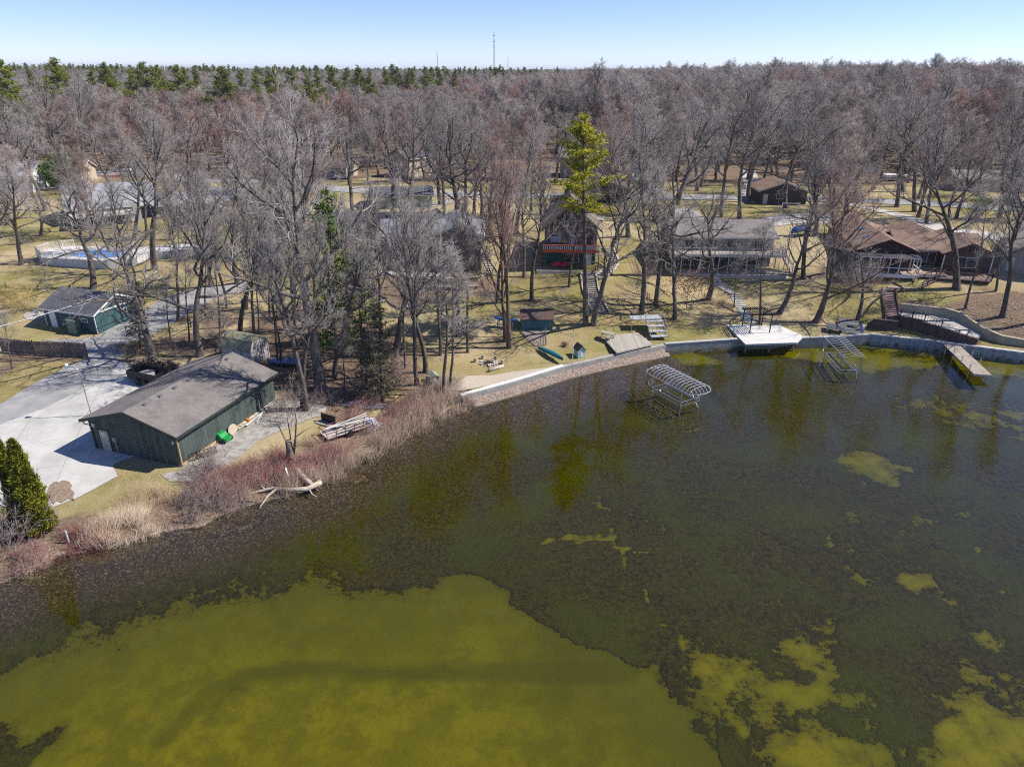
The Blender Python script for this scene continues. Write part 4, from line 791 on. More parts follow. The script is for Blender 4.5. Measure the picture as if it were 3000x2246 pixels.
def cones(A, D, L, rad):
    n = len(A); ref = np.where(np.abs(D[:,2:3]) > .9, np.array([[1,0,0]]), np.array([[0,0,1]])); a = unit(np.cross(D, ref)); b = np.cross(D, a)
    V = np.zeros((n, 4, 3))
    for k in range(3): V[:,k] = A + (a*math.cos(k*2.0944) + b*math.sin(k*2.0944))*rad[:,None]
    V[:,3] = A + D*L[:,None]; base = np.arange(n)[:,None]*4
    F = np.concatenate([base + np.array([[0,1,3]]), base + np.array([[1,2,3]]), base + np.array([[2,0,3]])])
    return V.reshape(-1, 3), F
def tubes(paths):
    VV = []; FF = []; o = 0
    for P, rr, lv in paths:
        ns = 10 if lv == 0 else (7 if lv == 1 else (4 if lv == 2 else 3)); n = len(P)
        d = np.gradient(P, axis=0); d = unit(d); ref = np.where(np.abs(d[:,2:3]) > .93, np.array([[1,0,0]]), np.array([[0,0,1]]))
        ref = np.tile(ref[n//2], (n, 1)); a = unit(np.cross(d, ref)); b = np.cross(d, a); th = np.arange(ns)*2*math.pi/ns
        V = P[:,None] + (a[:,None]*np.cos(th)[None,:,None] + b[:,None]*np.sin(th)[None,:,None])*np.asarray(rr)[:,None,None]
        VV.append(V.reshape(-1,3)); i = np.arange(n-1)[:,None]*ns; k = np.arange(ns)[None,:]; k2 = (k+1) % ns
        FF.append(np.stack([i+k, i+k2, i+ns+k2, i+ns+k], -1).reshape(-1,4)+o); o += n*ns
    return np.concatenate(VV), np.concatenate(FF)
PROTO = {}
def proto(key, kind, seed, H, bm_, tm, dens=1.0, tag_='x'):
    T, (A, D, L, rd) = make_tree(kind, seed, H, dens)
    tp = [p for p in T.paths if p[2] == 0]; bp = [p for p in T.paths if p[2] > 0]
    V, F = tubes(tp); trunk = fastmesh('trunk', V, [F], bm_, smooth=True)
    V1, F1 = tubes(bp); V2, F2 = cones(A, D, L, rd)
    big = np.zeros(len(F1), bool); k = 0
    for P, rr, lv in bp:
        ns = 7 if lv == 1 else (4 if lv == 2 else 3); m = (len(P)-1)*ns; big[k:k+m] = lv <= 1; k += m
    crown = fastmesh('crown', np.r_[V1, V2], [F1[big], F1[~big], F2+len(V1)], [bm_, tm], midx=[0, 1, 1])
    PROTO[key] = (trunk, crown, H*(P_TOP[kind]))
P_TOP = dict(oak=1.0, tall=1.03, maple=1.05, thin=1.03, snag=1.0)
for i in range(5): proto(('oak', i), 'oak', 11+i, 20, BARK, TW_OAK)
for i in range(6): proto(('near_oak', i), 'oak', 111+i, 20, BARK, TW_OAK, .34)
for i in range(4): proto(('near_tall', i), 'tall', 131+i, 22, BARK, TW_OAK, .34)
for i in range(3): proto(('near_maple', i), 'maple', 151+i, 19, BARKR, TW_RED, .42)
for i in range(3): proto(('tall', i), 'tall', 31+i, 22, BARK, TW_OAK, .8)
for i in range(3): proto(('maple', i), 'maple', 51+i, 19, BARKR, TW_RED)
for i in range(2): proto(('brown', i), 'maple', 61+i, 19, BARK, TW_MIX)
for i in range(2): proto(('thin', i), 'thin', 71+i, 14, BARK, TW_OAK, .35)
proto(('pale', 0), 'maple', 81, 20, BARKP, TW_PALE); proto(('snag', 0), 'snag', 91, 15, BARK, TW_OAK, .35)
NV = {}
for k in PROTO: NV[k[0]] = NV.get(k[0], 0)+1
def plant(kind, base, H, label, group=None, lean=(0, 0), rz=None, var=None, cat='bare tree', name='bare_tree', wide=1.0, near_=False):
    if near_ and 'near_'+kind in NV: kind = 'near_'+kind
    v = int(rng.integers(NV[kind])) if var is None else var; tr, cr, h0 = PROTO[(kind, v)]; s = H/h0
    o = bpy.data.objects.new(name, None); o.empty_display_size = .5; COL.objects.link(o)
    rzm = Matrix.Rotation(rng.uniform(0, 6.28) if rz is None else rz, 4, 'Z')
    up = Vector((lean[0], lean[1], 1)).normalized(); q = Vector((0, 0, 1)).rotation_difference(up).to_matrix().to_4x4()
    o.matrix_world = Matrix.Translation(base) @ q @ rzm @ Matrix.Diagonal((s*wide, s*wide, s, 1)); tag(o, label, cat, group)
    for nm, me in (('trunk', tr), ('crown', cr)):
        c = bpy.data.objects.new(nm, me); COL.objects.link(c); c.parent = o
    return o
# --- the trees of the lake lots: (kind, base px, base py, top px, top py, label, width factor)
FT = [
 ('tall',63,775,40,470,'leaning bare tree on the tan lawn at the far left edge',1.0),
 ('oak',271,845,190,520,'big bare oak leaning over the teal garage roof',1.05),
 ('oak',456,789,470,330,'tall bare oak rising straight behind the white pool deck railing',1.1),
 ('oak',585,1044,545,540,'bare oak with one heavy left limb beside the lane fence',.95),
 ('oak',445,1062,330,640,'leaning bare tree standing by the split log pile',1.0),
 ('tall',702,982,668,500,'slender bare tree on the litter behind the grey shed',.9),
 ('oak',936,1144,800,330,'largest rough barked oak in the grove right of the long dark shed',1.15),
 ('tall',897,1202,845,640,'front stem of the bare pair at the gravel yard edge',.8),
 ('tall',888,1196,900,610,'rear stem of the bare pair at the gravel yard edge',.7),
 ('thin',815,1072,780,690,'left stem of the thin dark pair behind the shed roof',.9),
 ('thin',828,1074,800,660,'right stem of the thin dark pair behind the shed roof',.9),
 ('tall',980,1103,930,640,'straight dark trunked tree between the grove oak and the green pine',.9),
 ('oak',1157,1045,1130,520,'forked bare oak in front of the stone clad house',1.0),
 ('thin',1186,1080,1180,760,'thin straight sapling left of the small grey lawn box',1.0),
 ('tall',1223,1127,1205,600,'slim pale barked tree beside the well pipe',.75),
 ('tall',1248,1090,1262,560,'stout straight tree between the well pipe and the fire ring',.85),
 ('thin',1299,1160,1290,700,'Y shaped bare tree at the end of the white capped wall',1.3),
 ('thin',1320,1150,1345,740,'right hand stem beside the Y shaped tree at the wall end',1.2),
 ('thin',1370,1032,1368,640,'thin straight tree left of the fire ring',1.2),
 ('tall',1345,985,1330,560,'dark straight tree on the slope under the curved garden wall',.9),
 ('maple',1494,1018,1500,420,'tall reddish tree rising beside the blue kayak rack',1.05),
 ('maple',1480,1000,1440,470,'reddish tree just left of the tall lawn tree',.8),
 ('tall',1455,887,1450,450,'narrow dark tree on the slope left of the chalet lawn',.8),
 ('tall',1559,879,1560,480,'straight trunked tree on the lawn below the orange balcony',.9),
 ('oak',1742,952,1830,470,'forked oak sharing its foot with the tall yellow green pine',.9),
 ('tall',1875,925,1900,430,'straight dark tree right of the long wooden lawn stairs',1.1),
 ('tall',1922,892,1960,470,'dark tree beside the low fence up the lawn',1.0),
 ('oak',1973,935,2010,560,'tree with brown leaves still on its lower branches',.7),
 ('oak',2078,876,2110,540,'mid lawn tree left of the concrete step path',.9),
 ('oak',1900,806,2090,330,'oak leaning right over the beige house roof',1.0),
 ('thin',2225,952,2240,640,'slender tree growing through the black pergola',1.3),
 ('oak',2281,918,2390,600,'forked tree leaning right beside the concrete patio',.9),
 ('tall',2355,816,2370,430,'straight tree between the beige house stair and the brown house',1.0),
 ('maple',2389,943,2560,450,'wide fan shaped tree leaning right over the brown roofed house',1.3),
 ('brown',2425,800,2470,420,'multi stemmed tree against the left corner of the brown roofed house',1.0),
 ('snag',2509,947,2540,720,'small spreading tree in front of the brown deck stair',1.5),
 ('oak',2804,847,2840,360,'big forked oak rising in front of the brown house window',1.1),
 ('thin',2826,906,2890,560,'thin tree leaning right above the tan retaining wall',1.2),
 ('thin',2916,852,2960,540,'thin leaning tree at the end of the brown deck',1.2),
 ('tall',2935,928,3010,470,'tall leaning tree on the planted bank at right',1.0),
 ('tall',3010,950,3070,560,'bare tree cut by the right edge above the tan wall',1.0),
 ('thin',35,1082,10,905,'crooked young tree in front of the old picket fence',1.2),
 ('oak',-30,760,-40,520,'bare oak at the left border beside the lawn',1.0),
 ('thin',640,1120,630,860,'young tree poking up behind the shed ridge',1.0),
 ('thin',500,1010,480,800,'sapling growing by the split rail lane fence',1.0),
 ('thin',760,1000,745,700,'sapling between the grey shed and the grove',1.0),
 ('thin',1090,1060,1075,700,'crooked thin tree next to the green pine',1.0),
 ('tall',1020,980,1010,560,'rear dark tree behind the green pine',.8),
 ('brown',620,840,600,430,'brown twigged tree above the lane bend',1.0),
 ('oak',700,830,690,420,'spreading oak beyond the lane behind the grove',1.0),
 ('tall',860,1000,850,560,'grey tree on the litter behind the grove oak',.9),
 ('snag',970,900,960,560,'twisted bare tree left of the stone house drive',1.0),
 ('thin',2150,900,2160,700,'young tree on the lawn under the beige house patio',1.0),
 ('thin',600,930,585,640,'thin leaning grove tree at the lane fence end',1.0),('thin',645,960,628,620,'thin tree between the lane fence and the grey shed',1.0),('tall',720,905,700,520,'tall thin tree uphill of the grey shed',.7),('thin',790,930,770,600,'slender tree uphill of the thin dark pair',1.0),('tall',830,880,815,500,'slim dark tree at the top of the litter slope',.7),('thin',905,960,890,640,'pole straight sapling behind the grove oak',1.0),('thin',950,1060,935,760,'young tree beside the dark trunked grove tree',1.0),('thin',1100,960,1090,640,'thin tree at the right end of the grove slope',1.0),('thin',1010,1140,1000,900,'short crooked tree among the grey posts',1.0),('tall',1060,900,1050,520,'tall thin tree below the stone house path',.7),('thin',555,1000,540,720,'spindly tree above the log pile',1.0),
 ('tall',1535,812,1560,500,'slim tree in front of the left edge of the chalet',.7),('tall',1668,840,1690,520,'slim tree before the chalet patio edge',.6),('tall',865,960,850,540,'slim pale trunk between two grove trees uphill of the gravel',.6),('tall',740,1010,725,560,'slim trunk rising right of the grey barn shed',.6),('tall',665,900,640,480,'slim trunk beside the lane bend',.6),('tall',1110,1020,1095,560,'slim trunk right of the bushy green evergreen',.6),('tall',1225,985,1215,560,'slim trunk on the brown slope below the garden walls',.6),('tall',1290,1040,1285,600,'slim trunk left of the fire ring lawn',.6),('tall',520,940,500,520,'slim trunk against the lower bend of the lane',.6),('tall',380,890,360,500,'slim trunk just beyond the teal garage',.6),
 ('oak',1030,660,1040,330,'bare oak left of the gabled stone house',1.0),
 ('tall',1150,628,1150,280,'tall tree in front of the pale green outbuilding',1.2),
 ('oak',1187,626,1230,300,'spreading oak behind the white gable',1.0),
 ('oak',1340,690,1400,330,'great forked oak behind the stone house right gable',1.2),
 ('oak',1357,696,1290,350,'leaning oak beside the stone house right gable',1.0),
 ('tall',1411,684,1415,330,'straight tree right of the stone house',1.0),
 ('maple',1436,694,1450,380,'reddish tree between the stone house and the chalet',1.0),
 ('oak',1842,694,1860,370,'oak behind the curved picket fence',1.0),
 ('oak',1988,600,2000,290,'oak beyond the beige house left corner',1.0),
 ('tall',2113,636,2120,280,'straight tree behind the beige house ridge',1.1),
 ('tall',2165,642,2180,270,'taller straight tree behind the beige house ridge',1.2),
 ('oak',2190,592,2230,260,'oak beside the drive beyond the beige house',1.1),
 ('oak',2385,690,2400,330,'oak between the forecourt and the brown house',1.0),
 ('brown',2440,640,2470,330,'brown twigged tree at the forecourt end',1.0),
 ('oak',2626,606,2640,280,'oak at the bend of the long pale drive',1.0),
 ('oak',2680,620,2700,270,'leaning oak behind the brown hipped roof',1.0),
 ('tall',2714,655,2760,330,'tree leaning right beside the long pale drive',1.0),
 ('brown',2800,640,2830,330,'brown twigged tree above the pale drive end',1.0),
 ('oak',2930,640,2950,330,'oak behind the grey roof at right',1.0),
 ('oak',156,548,150,250,'oak beside the round evergreen at left',1.0),
 ('tall',91,576,60,300,'tall tree in front of the far left grey roofs',1.0),
 ('oak',247,508,240,240,'oak beyond the round evergreen',1.0),
 ('brown',20,660,0,420,'reddish brown tree left of the pool house',1.0),
 ('snag',120,690,110,560,'low spreading crab tree against the pool house side',2.0),
 ('oak',560,590,570,300,'oak behind the pool house garage roofs',1.0),
 ('oak',760,640,770,330,'spreading oak between pool house and stone house',1.1),
 ('oak',880,640,900,330,'wide oak behind the blue car',1.0),
 ('brown',830,720,840,400,'brown twigged tree uphill of the grove',1.0),
 ('oak',1290,600,1310,300,'oak near the rail fence behind the stone house',1.0),
 ('maple',1600,640,1560,360,'reddish maple behind the chalet roof',.9),
 ('oak',1510,690,1500,400,'oak left of the chalet',.9),
 ('oak',1920,650,1940,350,'oak right of the dark garage',.9),
 ('oak',2300,610,2310,300,'oak behind the brown garage',1.0),
 ('oak',2040,560,2050,260,'oak across the road behind the beige house',1.0),
 ('oak',3030,760,3040,420,'oak at the right edge beside the grey house',1.0),
]
for i, (kd, bx, by, tx, ty, lb, wf) in enumerate(FT):
    b = G(bx, by); d = ray(tx, ty); t = b.y/d[1]; top = Vector((d[0]*t, b.y, CAM_Z+d[2]*t)); v = top-b
    plant(kd, b, v.length, lb, 'bare trees on the lake lots', (v.x/v.z, rng.normal(0, .03)), wide=wf*1.12*min(1.25, max(.85, 20/ v.length)) if kd not in ('thin', 'snag') else wf, near_=True)
# --- the nearest rows of the wood, tree by tree
def inview(x, y, m=8): return abs(x) < y*.78 + m
cand = []
BUILT = [tuple(o.matrix_world.translation.xy) for o in COL.objects if o.get('category') in ('house', 'garage', 'outbuilding', 'annex', 'car')]
bpy.context.view_layer.update()
BB = []
for o in COL.objects:
    if o.name.startswith('roof') and o.type == 'MESH' and o.parent: c = [o.matrix_world @ Vector(v) for v in o.bound_box]; BB.append((min(p.x for p in c)-1.2, max(p.x for p in c)+1.2, min(p.y for p in c)-1.2, max(p.y for p in c)+1.2))
def clear(x, y): return not any(a < x < b and c < y < d for a, b, c, d in BB)
FB = [o.matrix_world.translation.xy for o in COL.objects if o.get('category') == 'bare tree']
yard = []
for _ in range(6000):
    y = rng.uniform(108, 204); x = rng.uniform(-y*.8, y*.8)
    if len(yard) >= 132: break
    if y < 126 and x > -20: continue
    if not clear(x, y) or any((Vector((x, y))-f).length < 5.2 for f in FB) or any(math.hypot(x-a, y-b) < 5.6 for a, b in yard): continue
    yr = W(1500, 574, 7).y + max(0, -x-10)*.28 + min(0, -(x-20))*.10*(x > 20)
    if abs(y-yr) < 5.5: continue
    yard.append((x, y))
for y in np.arange(190, 262, 7.8):
    for x in np.arange(-215, 215, 8.2):
        px, py = x + rng.uniform(-3.4, 3.4), y + rng.uniform(-3.4, 3.4)
        if not inview(px, py): continue
        edge = 200 + 8*math.sin(px/31.0) + (4 if px > 0 else -8)
        if py > edge and clear(px, py) and not any(math.hypot(px-a, py-b) < 4 for a, b in yard): cand.append((px, py))
cand.sort(key=lambda c: c[1])
NEARW = yard + cand[:300-len(FT)-len(yard)]; YW = NEARW[-1][1]
KDESC = {'oak': 'grey spreading', 'tall': 'narrow grey', 'maple': 'reddish twigged', 'brown': 'brown twigged', 'pale': 'pale barked'}
LMK = [(120, 'the left grey roofs'), (300, 'the round evergreen'), (520, 'the pool house'), (760, 'the white deck'), (960, 'the blue car'), (1120, 'the green outbuilding'), (1320, 'the stone house'),
       (1560, 'the reddish lawn tree'), (1740, 'the chalet'), (1930, 'the yellow green pine'), (2180, 'the beige house'), (2400, 'the russet garage'), (2620, 'the brown house'), (2860, 'the long pale drive'), (9999, 'the grey side house')]
def wood_kind(x, y):
    m = vnoise(np.array([x]), np.array([y]), 40, 5)[0]; u = rng.uniform()
    if x < -95 and y > 225 and u < .45: return 'pale'
    if m > (.68 if y < 290 else .64) and u < .75: return 'maple'
    return ['oak', 'oak', 'oak', 'tall', 'brown', 'brown', 'maple'][int(rng.integers(7))] if u > .25 else 'oak'
for x, y in NEARW:
    kd = wood_kind(x, y); h = rng.uniform(17, 22) + (3 if kd == 'tall' else 0) + 1.5*float(sm(np.array(x), 20, 120)) - 3.2*float(sm(np.array(-x), -30, 40)); yardt = y < 190 and (x, y) in yard
    if yardt:
        h *= rng.uniform(.8, 1.0)
        if kd == 'oak' and rng.uniform() < .4: kd = 'tall'
    pxx = 1500 + x/(y*.909+11)*2000; li = [j for j, (a, b) in enumerate(LMK) if pxx < a][0]; lo_ = LMK[li-1][0] if li else 0; hi_ = min(LMK[li][0], 3000); lm = 'the ' + ('left' if pxx < (lo_+hi_)/2 else 'right') + ' side of ' + LMK[li][1]
    zone = ('in the yards behind ' if y < 150 else 'by the road beyond ') if yardt else ('at the wood edge beyond ' if y < 207 else ('just inside the wood past ' if y < 215 else ('well inside the wood past ' if y < 223 else 'deep in the wood past ')))
    lb = KDESC[kd] + ' tree ' + zone + lm
    plant(kd, Vector((x, y, hz(x, y))), h, lb, lb.replace(' tree ', ' trees '), (rng.normal(0, .04), rng.normal(0, .04)), wide=1.18, near_=yardt and y < 165)
# --- the wood behind: one mass; crowns and trunks repeat the trees above
def scatter_object(name, pts, srcs, label, cat, scl, pick, seed, wide=1.0):
    me = bpy.data.meshes.new(name); me.vertices.add(len(pts)); me.vertices.foreach_set('co', np.asarray(pts, np.float32).ravel())
    for k, arr, ty in (('scl', scl, 'FLOAT'), ('rot', rng.uniform(0, 6.28, len(pts)), 'FLOAT'), ('pick', pick, 'INT')):
        a = me.attributes.new(k, ty, 'POINT'); a.data.foreach_set('value', np.asarray(arr, np.float32 if ty == 'FLOAT' else np.int32))
    o = bpy.data.objects.new(name, me); COL.objects.link(o); tag(o, label, cat, kind='stuff')
    ng = bpy.data.node_groups.new(name, 'GeometryNodeTree'); ng.interface.new_socket('Geometry', in_out='INPUT', socket_type='NodeSocketGeometry'); ng.interface.new_socket('Geometry', in_out='OUTPUT', socket_type='NodeSocketGeometry')
    n = ng.nodes; l = ng.links; gi = n.new('NodeGroupInput'); go = n.new('NodeGroupOutput'); mp = n.new('GeometryNodeMeshToPoints'); l.new(gi.outputs[0], mp.inputs[0])
    gg = n.new('GeometryNodeJoinGeometry'); 
    for s in srcs[::-1]:
        jn = n.new('GeometryNodeJoinGeometry')
        for part in s:
            oi = n.new('GeometryNodeObjectInfo'); oi.transform_space = 'ORIGINAL'; oi.inputs['Object'].default_value = part; oi.inputs['As Instance'].default_value = False
            l.new(oi.outputs['Geometry'], jn.inputs[0])
        gt = n.new('GeometryNodeGeometryToInstance'); l.new(jn.outputs[0], gt.inputs[0]); l.new(gt.outputs[0], gg.inputs[0])
    ip = n.new('GeometryNodeInstanceOnPoints'); l.new(mp.outputs[0], ip.inputs['Points']); l.new(gg.outputs[0], ip.inputs['Instance']); ip.inputs['Pick Instance'].default_value = True
    def att(nm, ty):
        a = n.new('GeometryNodeInputNamedAttribute'); a.data_type = ty; a.inputs[0].default_value = nm; return a.outputs[0]
    l.new(att('pick', 'INT'), ip.inputs['Instance Index'])
    cx = n.new('ShaderNodeCombineXYZ'); l.new(att('rot', 'FLOAT'), cx.inputs[2]); l.new(cx.outputs[0], ip.inputs['Rotation'])
    cs = n.new('ShaderNodeCombineXYZ'); sc1 = att('scl', 'FLOAT'); w2 = n.new('ShaderNodeMath'); w2.operation = 'MULTIPLY'; w2.inputs[1].default_value = wide; l.new(sc1, w2.inputs[0])
    l.new(w2.outputs[0], cs.inputs[0]); l.new(w2.outputs[0], cs.inputs[1]); l.new(sc1, cs.inputs[2]); l.new(cs.outputs[0], ip.inputs['Scale'])
    l.new(ip.outputs[0], go.inputs[0]); md = o.modifiers.new('scatter', 'NODES'); md.node_group = ng; return o
byk = {}
for o in [x for x in COL.objects if x.get('category') == 'bare tree']:
    tr, cr = [c for c in o.children if c.name.startswith('trunk')][0], [c for c in o.children if c.name.startswith('crown')][0]
    byk.setdefault(cr.data.name, (cr, tr))
order = [(k, PROTO[k][1].name) for k in PROTO if PROTO[k][1].name in byk and k[0] not in ('thin', 'snag') and not k[0].startswith('near_')]
idx = {}; 
for i, (k, nm) in enumerate(order): idx.setdefault(k[0], []).append(i)
pts = []; pk = []; scs = []
y = YW+4
while y < 2600:
    st = 8.6 if y < 480 else (9.5 + (y-480)*.016)
    for x in np.arange(-y*.82-12, y*.82+12, st):
        px, py = x + rng.uniform(-.42, .42)*st, y + rng.uniform(-.42, .42)*st
        kd = wood_kind(px, py)
        if kd not in idx: kd = 'oak'
        if y > 330 and px < 40 and vnoise(np.array([px]), np.array([py]), 120, 9)[0] > .62: continue
        pts.append((px, py)); pk.append(idx[kd][int(rng.integers(len(idx[kd])))]); scs.append((rng.uniform(.80, 1.06)+.22*vnoise(np.array([px]), np.array([py]), 30, 8)[0])*(1 + .12*float(sm(np.array(px), 20, 160)) - .20*float(sm(np.array(-px), -30, 40))*float(1-sm(np.array(y), 420, 700))))
    y += st
pts = np.array(pts); zz = hgt(pts[:,0], pts[:,1], True)
scatter_object('bare_wood', np.c_[pts, zz], [byk[nm] for k, nm in order], 'grey and reddish bare wood filling the land to the horizon', 'woodland', scs, pk, 1, 1.15)
print('wood', len(pts), 'near', len(NEARW), YW)

# --- evergreens
def needle_mat(name, a, b, c=None, r=0.2): 
    m = mat(name, a, 0.8, col2=b, scale=0.9, detail=4, objrand=r, spec=0.2); return m
PINE = needle_mat('pine_needles', (0.27, 0.28, 0.045), (0.12, 0.155, 0.03)); PINEY = needle_mat('yellow_green_pine_needles', (0.50, 0.44, 0.04), (0.24, 0.26, 0.025))
CEDAR = needle_mat('dark_evergreen_needles', (0.18, 0.26, 0.045), (0.08, 0.14, 0.03)); ARB = needle_mat('arborvitae_scale_leaves', (0.36, 0.34, 0.03), (0.13, 0.15, 0.015))
def needles(C, r, k, ln, w=.05, flat=.6):
    """tufts of k flat needles at each centre"""
    n = len(C); A = np.repeat(C, k, 0); D = unit(r.normal(0, 1, (n*k, 3))*np.array([1, 1, flat]) + np.array([0, 0, .25])); S = unit(np.cross(D, r.normal(0, 1, (n*k, 3))))
    L = ln*r.uniform(.6, 1.2, (n*k, 1)); V = np.stack([A - S*w*L*2, A + S*w*L*2, A + D*L], 1).reshape(-1, 3); return V, np.arange(len(V)).reshape(-1, 3)
def make_pine(seed, H=25, b=.28, wide=.24, ragged=.35, tuft=.42, nmul=1.0, dense=7):
    T = Tree(seed); r = T.r; r0 = H*.0135
    tr = T.path((0,0,-.6), unit(np.array([r.normal(0,.02), r.normal(0,.02), 1])), H+.6, r0, r0*.08, 14, .02, .02, 0)
    C = []; z = b
    while z < .99:
        u = (z-b)/(1-b); nb = int(r.integers(3, 6)); prof = (1-u)**.75*(.45+.55*min(1, u*4+.3))
        for j in range(nb):
            az = r.uniform(0, 6.28); L = H*wide*prof*r.uniform(1-ragged, 1+ragged*.7)+.3; p, _ = T.at(tr, min(z+r.uniform(-.01,.01), .995))
            el = R(8+38*u+r.normal(0, 6)); dd = np.array([math.cos(az)*math.cos(el), math.sin(az)*math.cos(el), math.sin(el)])
            P = T.path(p, dd, L, max(.02, r0*.28*(1-u*.6)), .012, 5, .10, .04, 1)
            m = max(4, int(L*dense*nmul)); t = r.uniform(.25, 1.0, m)**.8*5; i = np.minimum(t.astype(int), 4); q = P[i]+(P[i+1]-P[i])*(t-i)[:,None]
            sp = (.12+.16*L)*(t/5)[:,None]; C.append(q + r.normal(0, 1, (m, 3))*sp*np.array([1, 1, .28]))
        z += .030*r.uniform(.7, 1.5)
    C = np.concatenate(C); return T, C
PP = {}
def pproto(key, seed, H, m, **kw):
    T, C = make_pine(seed, H, **kw); V, F = needles(C, T.r, 7, .62*kw.get('tuft', .42)/.42, .06)
    t0 = [p for p in T.paths if p[2] == 0]; t1 = [p for p in T.paths if p[2] == 1]
    a, f = tubes(t0); trunk = fastmesh('trunk', a, [f], BARK, smooth=True); a, f = tubes(t1)
    PP[key] = (trunk, fastmesh('crown', np.r_[a, V], [f, F+len(a)], [BARK, m], midx=[0, 1]), H)
pproto('pine_a', 201, 25, PINE, b=.30, wide=.21); pproto('pine_b', 202, 25, PINE, b=.22, wide=.19); pproto('pine_c', 203, 25, PINE, b=.4, wide=.22)
pproto('hero', 205, 25, PINEY, b=.58, wide=.15, ragged=.6, dense=20, tuft=.30); pproto('cedar', 207, 17, CEDAR, b=.16, wide=.23, ragged=.55, dense=6.5, tuft=.34)
pproto('spruce', 209, 10, needle_mat('brown_spruce_needles', (0.23, 0.20, 0.14), (0.13, 0.12, 0.06)), b=.05, wide=.26, ragged=.5, dense=2.6, tuft=.30)
def plantp(key, base, H, label, cat, name, group=None, wide=1.0, lean=(0, 0)):
    tr, cr, h0 = PP[key]; s = H/h0; o = bpy.data.objects.new(name, None); COL.objects.link(o)
    q = Vector((0, 0, 1)).rotation_difference(Vector((lean[0], lean[1], 1)).normalized()).to_matrix().to_4x4()
    o.matrix_world = Matrix.Translation(base) @ q @ Matrix.Rotation(rng.uniform(0, 6.28), 4, 'Z') @ Matrix.Diagonal((s*wide, s*wide, s, 1)); tag(o, label, cat, group)
    for nm, me in (('trunk', tr), ('crown', cr)):
        c = bpy.data.objects.new(nm, me); COL.objects.link(c); c.parent = o
    return o
def toppx(b, tx, ty): d = ray(tx, ty); t = b.y/d[1]; return Vector((d[0]*t, b.y, CAM_Z+d[2]*t)) - b
for key, bx, by, tx, ty, lb, cat, nm, wd in [
  ('hero',1716,950,1765,340,'tall yellow green pine standing above the lawn stairs','pine tree','pine_tree',1.15),
  ('cedar',985,1085,968,560,'dark green evergreen column in the middle of the grove','evergreen','evergreen_tree',.85),
  ('cedar',1062,1000,1050,735,'bushy green evergreen right of the tall grove evergreen','evergreen','evergreen_tree',1.2),
  ('spruce',1120,1165,1105,905,'thin needled spruce at the red thicket edge','spruce','spruce_tree',1.15),
  ('spruce',1075,1150,1070,960,'half bare spruce leaning into the grove','spruce','spruce_tree',1.0),
  ('spruce',412,1030,395,830,'scraggly conifer at the corner of the teal garage','spruce','spruce_tree',.9)]:
    b = G(bx, by); v = toppx(b, tx, ty); plantp(key, b, v.length, lb, cat, nm, None, wd, (v.x/v.z, 0))
# pines over the left wood: (px, distance, top py)
PL = [(5,205,165),(90,330,195),(155,260,168),(190,300,196),(240,280,200),(292,262,182),(325,300,200),(362,270,190),(400,255,180),(452,280,188),(478,300,190),(515,285,190),(540,280,200),(578,265,192),(632,235,193),(655,260,205),(700,270,205),(748,265,212),(780,290,200),(815,300,200),(845,290,205),(905,240,212),(935,280,210),(965,320,196),(1008,400,195),(1032,360,190),(1060,340,200),(1080,300,210),(1140,420,195),(1168,430,195),(1197,430,196),(1215,380,200),(1252,430,195),(1290,420,200),(1320,440,200),(1440,520,198),(1455,520,200),(1475,500,196),(1560,700,203),(1905,520,200),(1935,540,198)]
T_ = ['', 'twenty', 'thirty', 'forty']; O_ = ['first','second','third','fourth','fifth','sixth','seventh','eighth','ninth','tenth','eleventh','twelfth','thirteenth','fourteenth','fifteenth','sixteenth','seventeenth','eighteenth','nineteenth']
ORD = O_ + ['twentieth'] + ['twenty-'+o for o in O_[:9]] + ['thirtieth'] + ['thirty-'+o for o in O_[:9]] + ['fortieth'] + ['forty-'+o for o in O_[:9]]
for i, (px, y, ty) in enumerate(sorted(PL)):
    d = ray(px, ty); t = y/d[1]; x = d[0]*t; z0 = hz(x, y); h = CAM_Z + d[2]*t - z0
    big = px in (5, 155, 632)
    plantp(['pine_a', 'pine_b', 'pine_c'][i % 3], Vector((x, y, z0)), max(16, min(h, 36)), {5: 'dark pine cut by the left edge over the wood', 155: 'pointed pine standing tallest over the far left wood', 632: 'broad pine standing nearest in front of the pine row'}.get(px, ORD[i]+' pine from the left along the skyline row'), 'pine tree', 'pine_tree', None if big else 'pines above the left wood', .95 if i % 2 else 1.15)
pp = []; 
for _ in range(7000):
    y = 520 + 2400*rng.uniform()**1.5; x = rng.uniform(-y*.8, y*.8)
    dens = float(sm(np.array(80.0-x), -60, 240)) * (vnoise(np.array([x]), np.array([y]), 120, 9)[0] > .64) + .02
    if rng.uniform() < dens: pp.append((x, y))
pp = np.array(pp); psrc = {}
for o in [x for x in COL.objects if x.get('category') == 'pine tree']:
    cs_ = list(o.children); cr = [c for c in cs_ if c.name.startswith('crown')][0]; tr = [c for c in cs_ if c.name.startswith('trunk')][0]
    if cr.data in (PP['pine_a'][1], PP['pine_b'][1], PP['pine_c'][1]): psrc.setdefault(cr.data.name, (cr, tr))
psrc = list(psrc.values())
scatter_object('pine_stand', np.c_[pp, hgt(pp[:,0], pp[:,1], True)], psrc, 'dark green pine stand along the left horizon', 'pine stand', rng.uniform(.85, 1.15, len(pp)), rng.integers(0, len(psrc), len(pp)), 2, 1.1)
print('pines', len(pp))
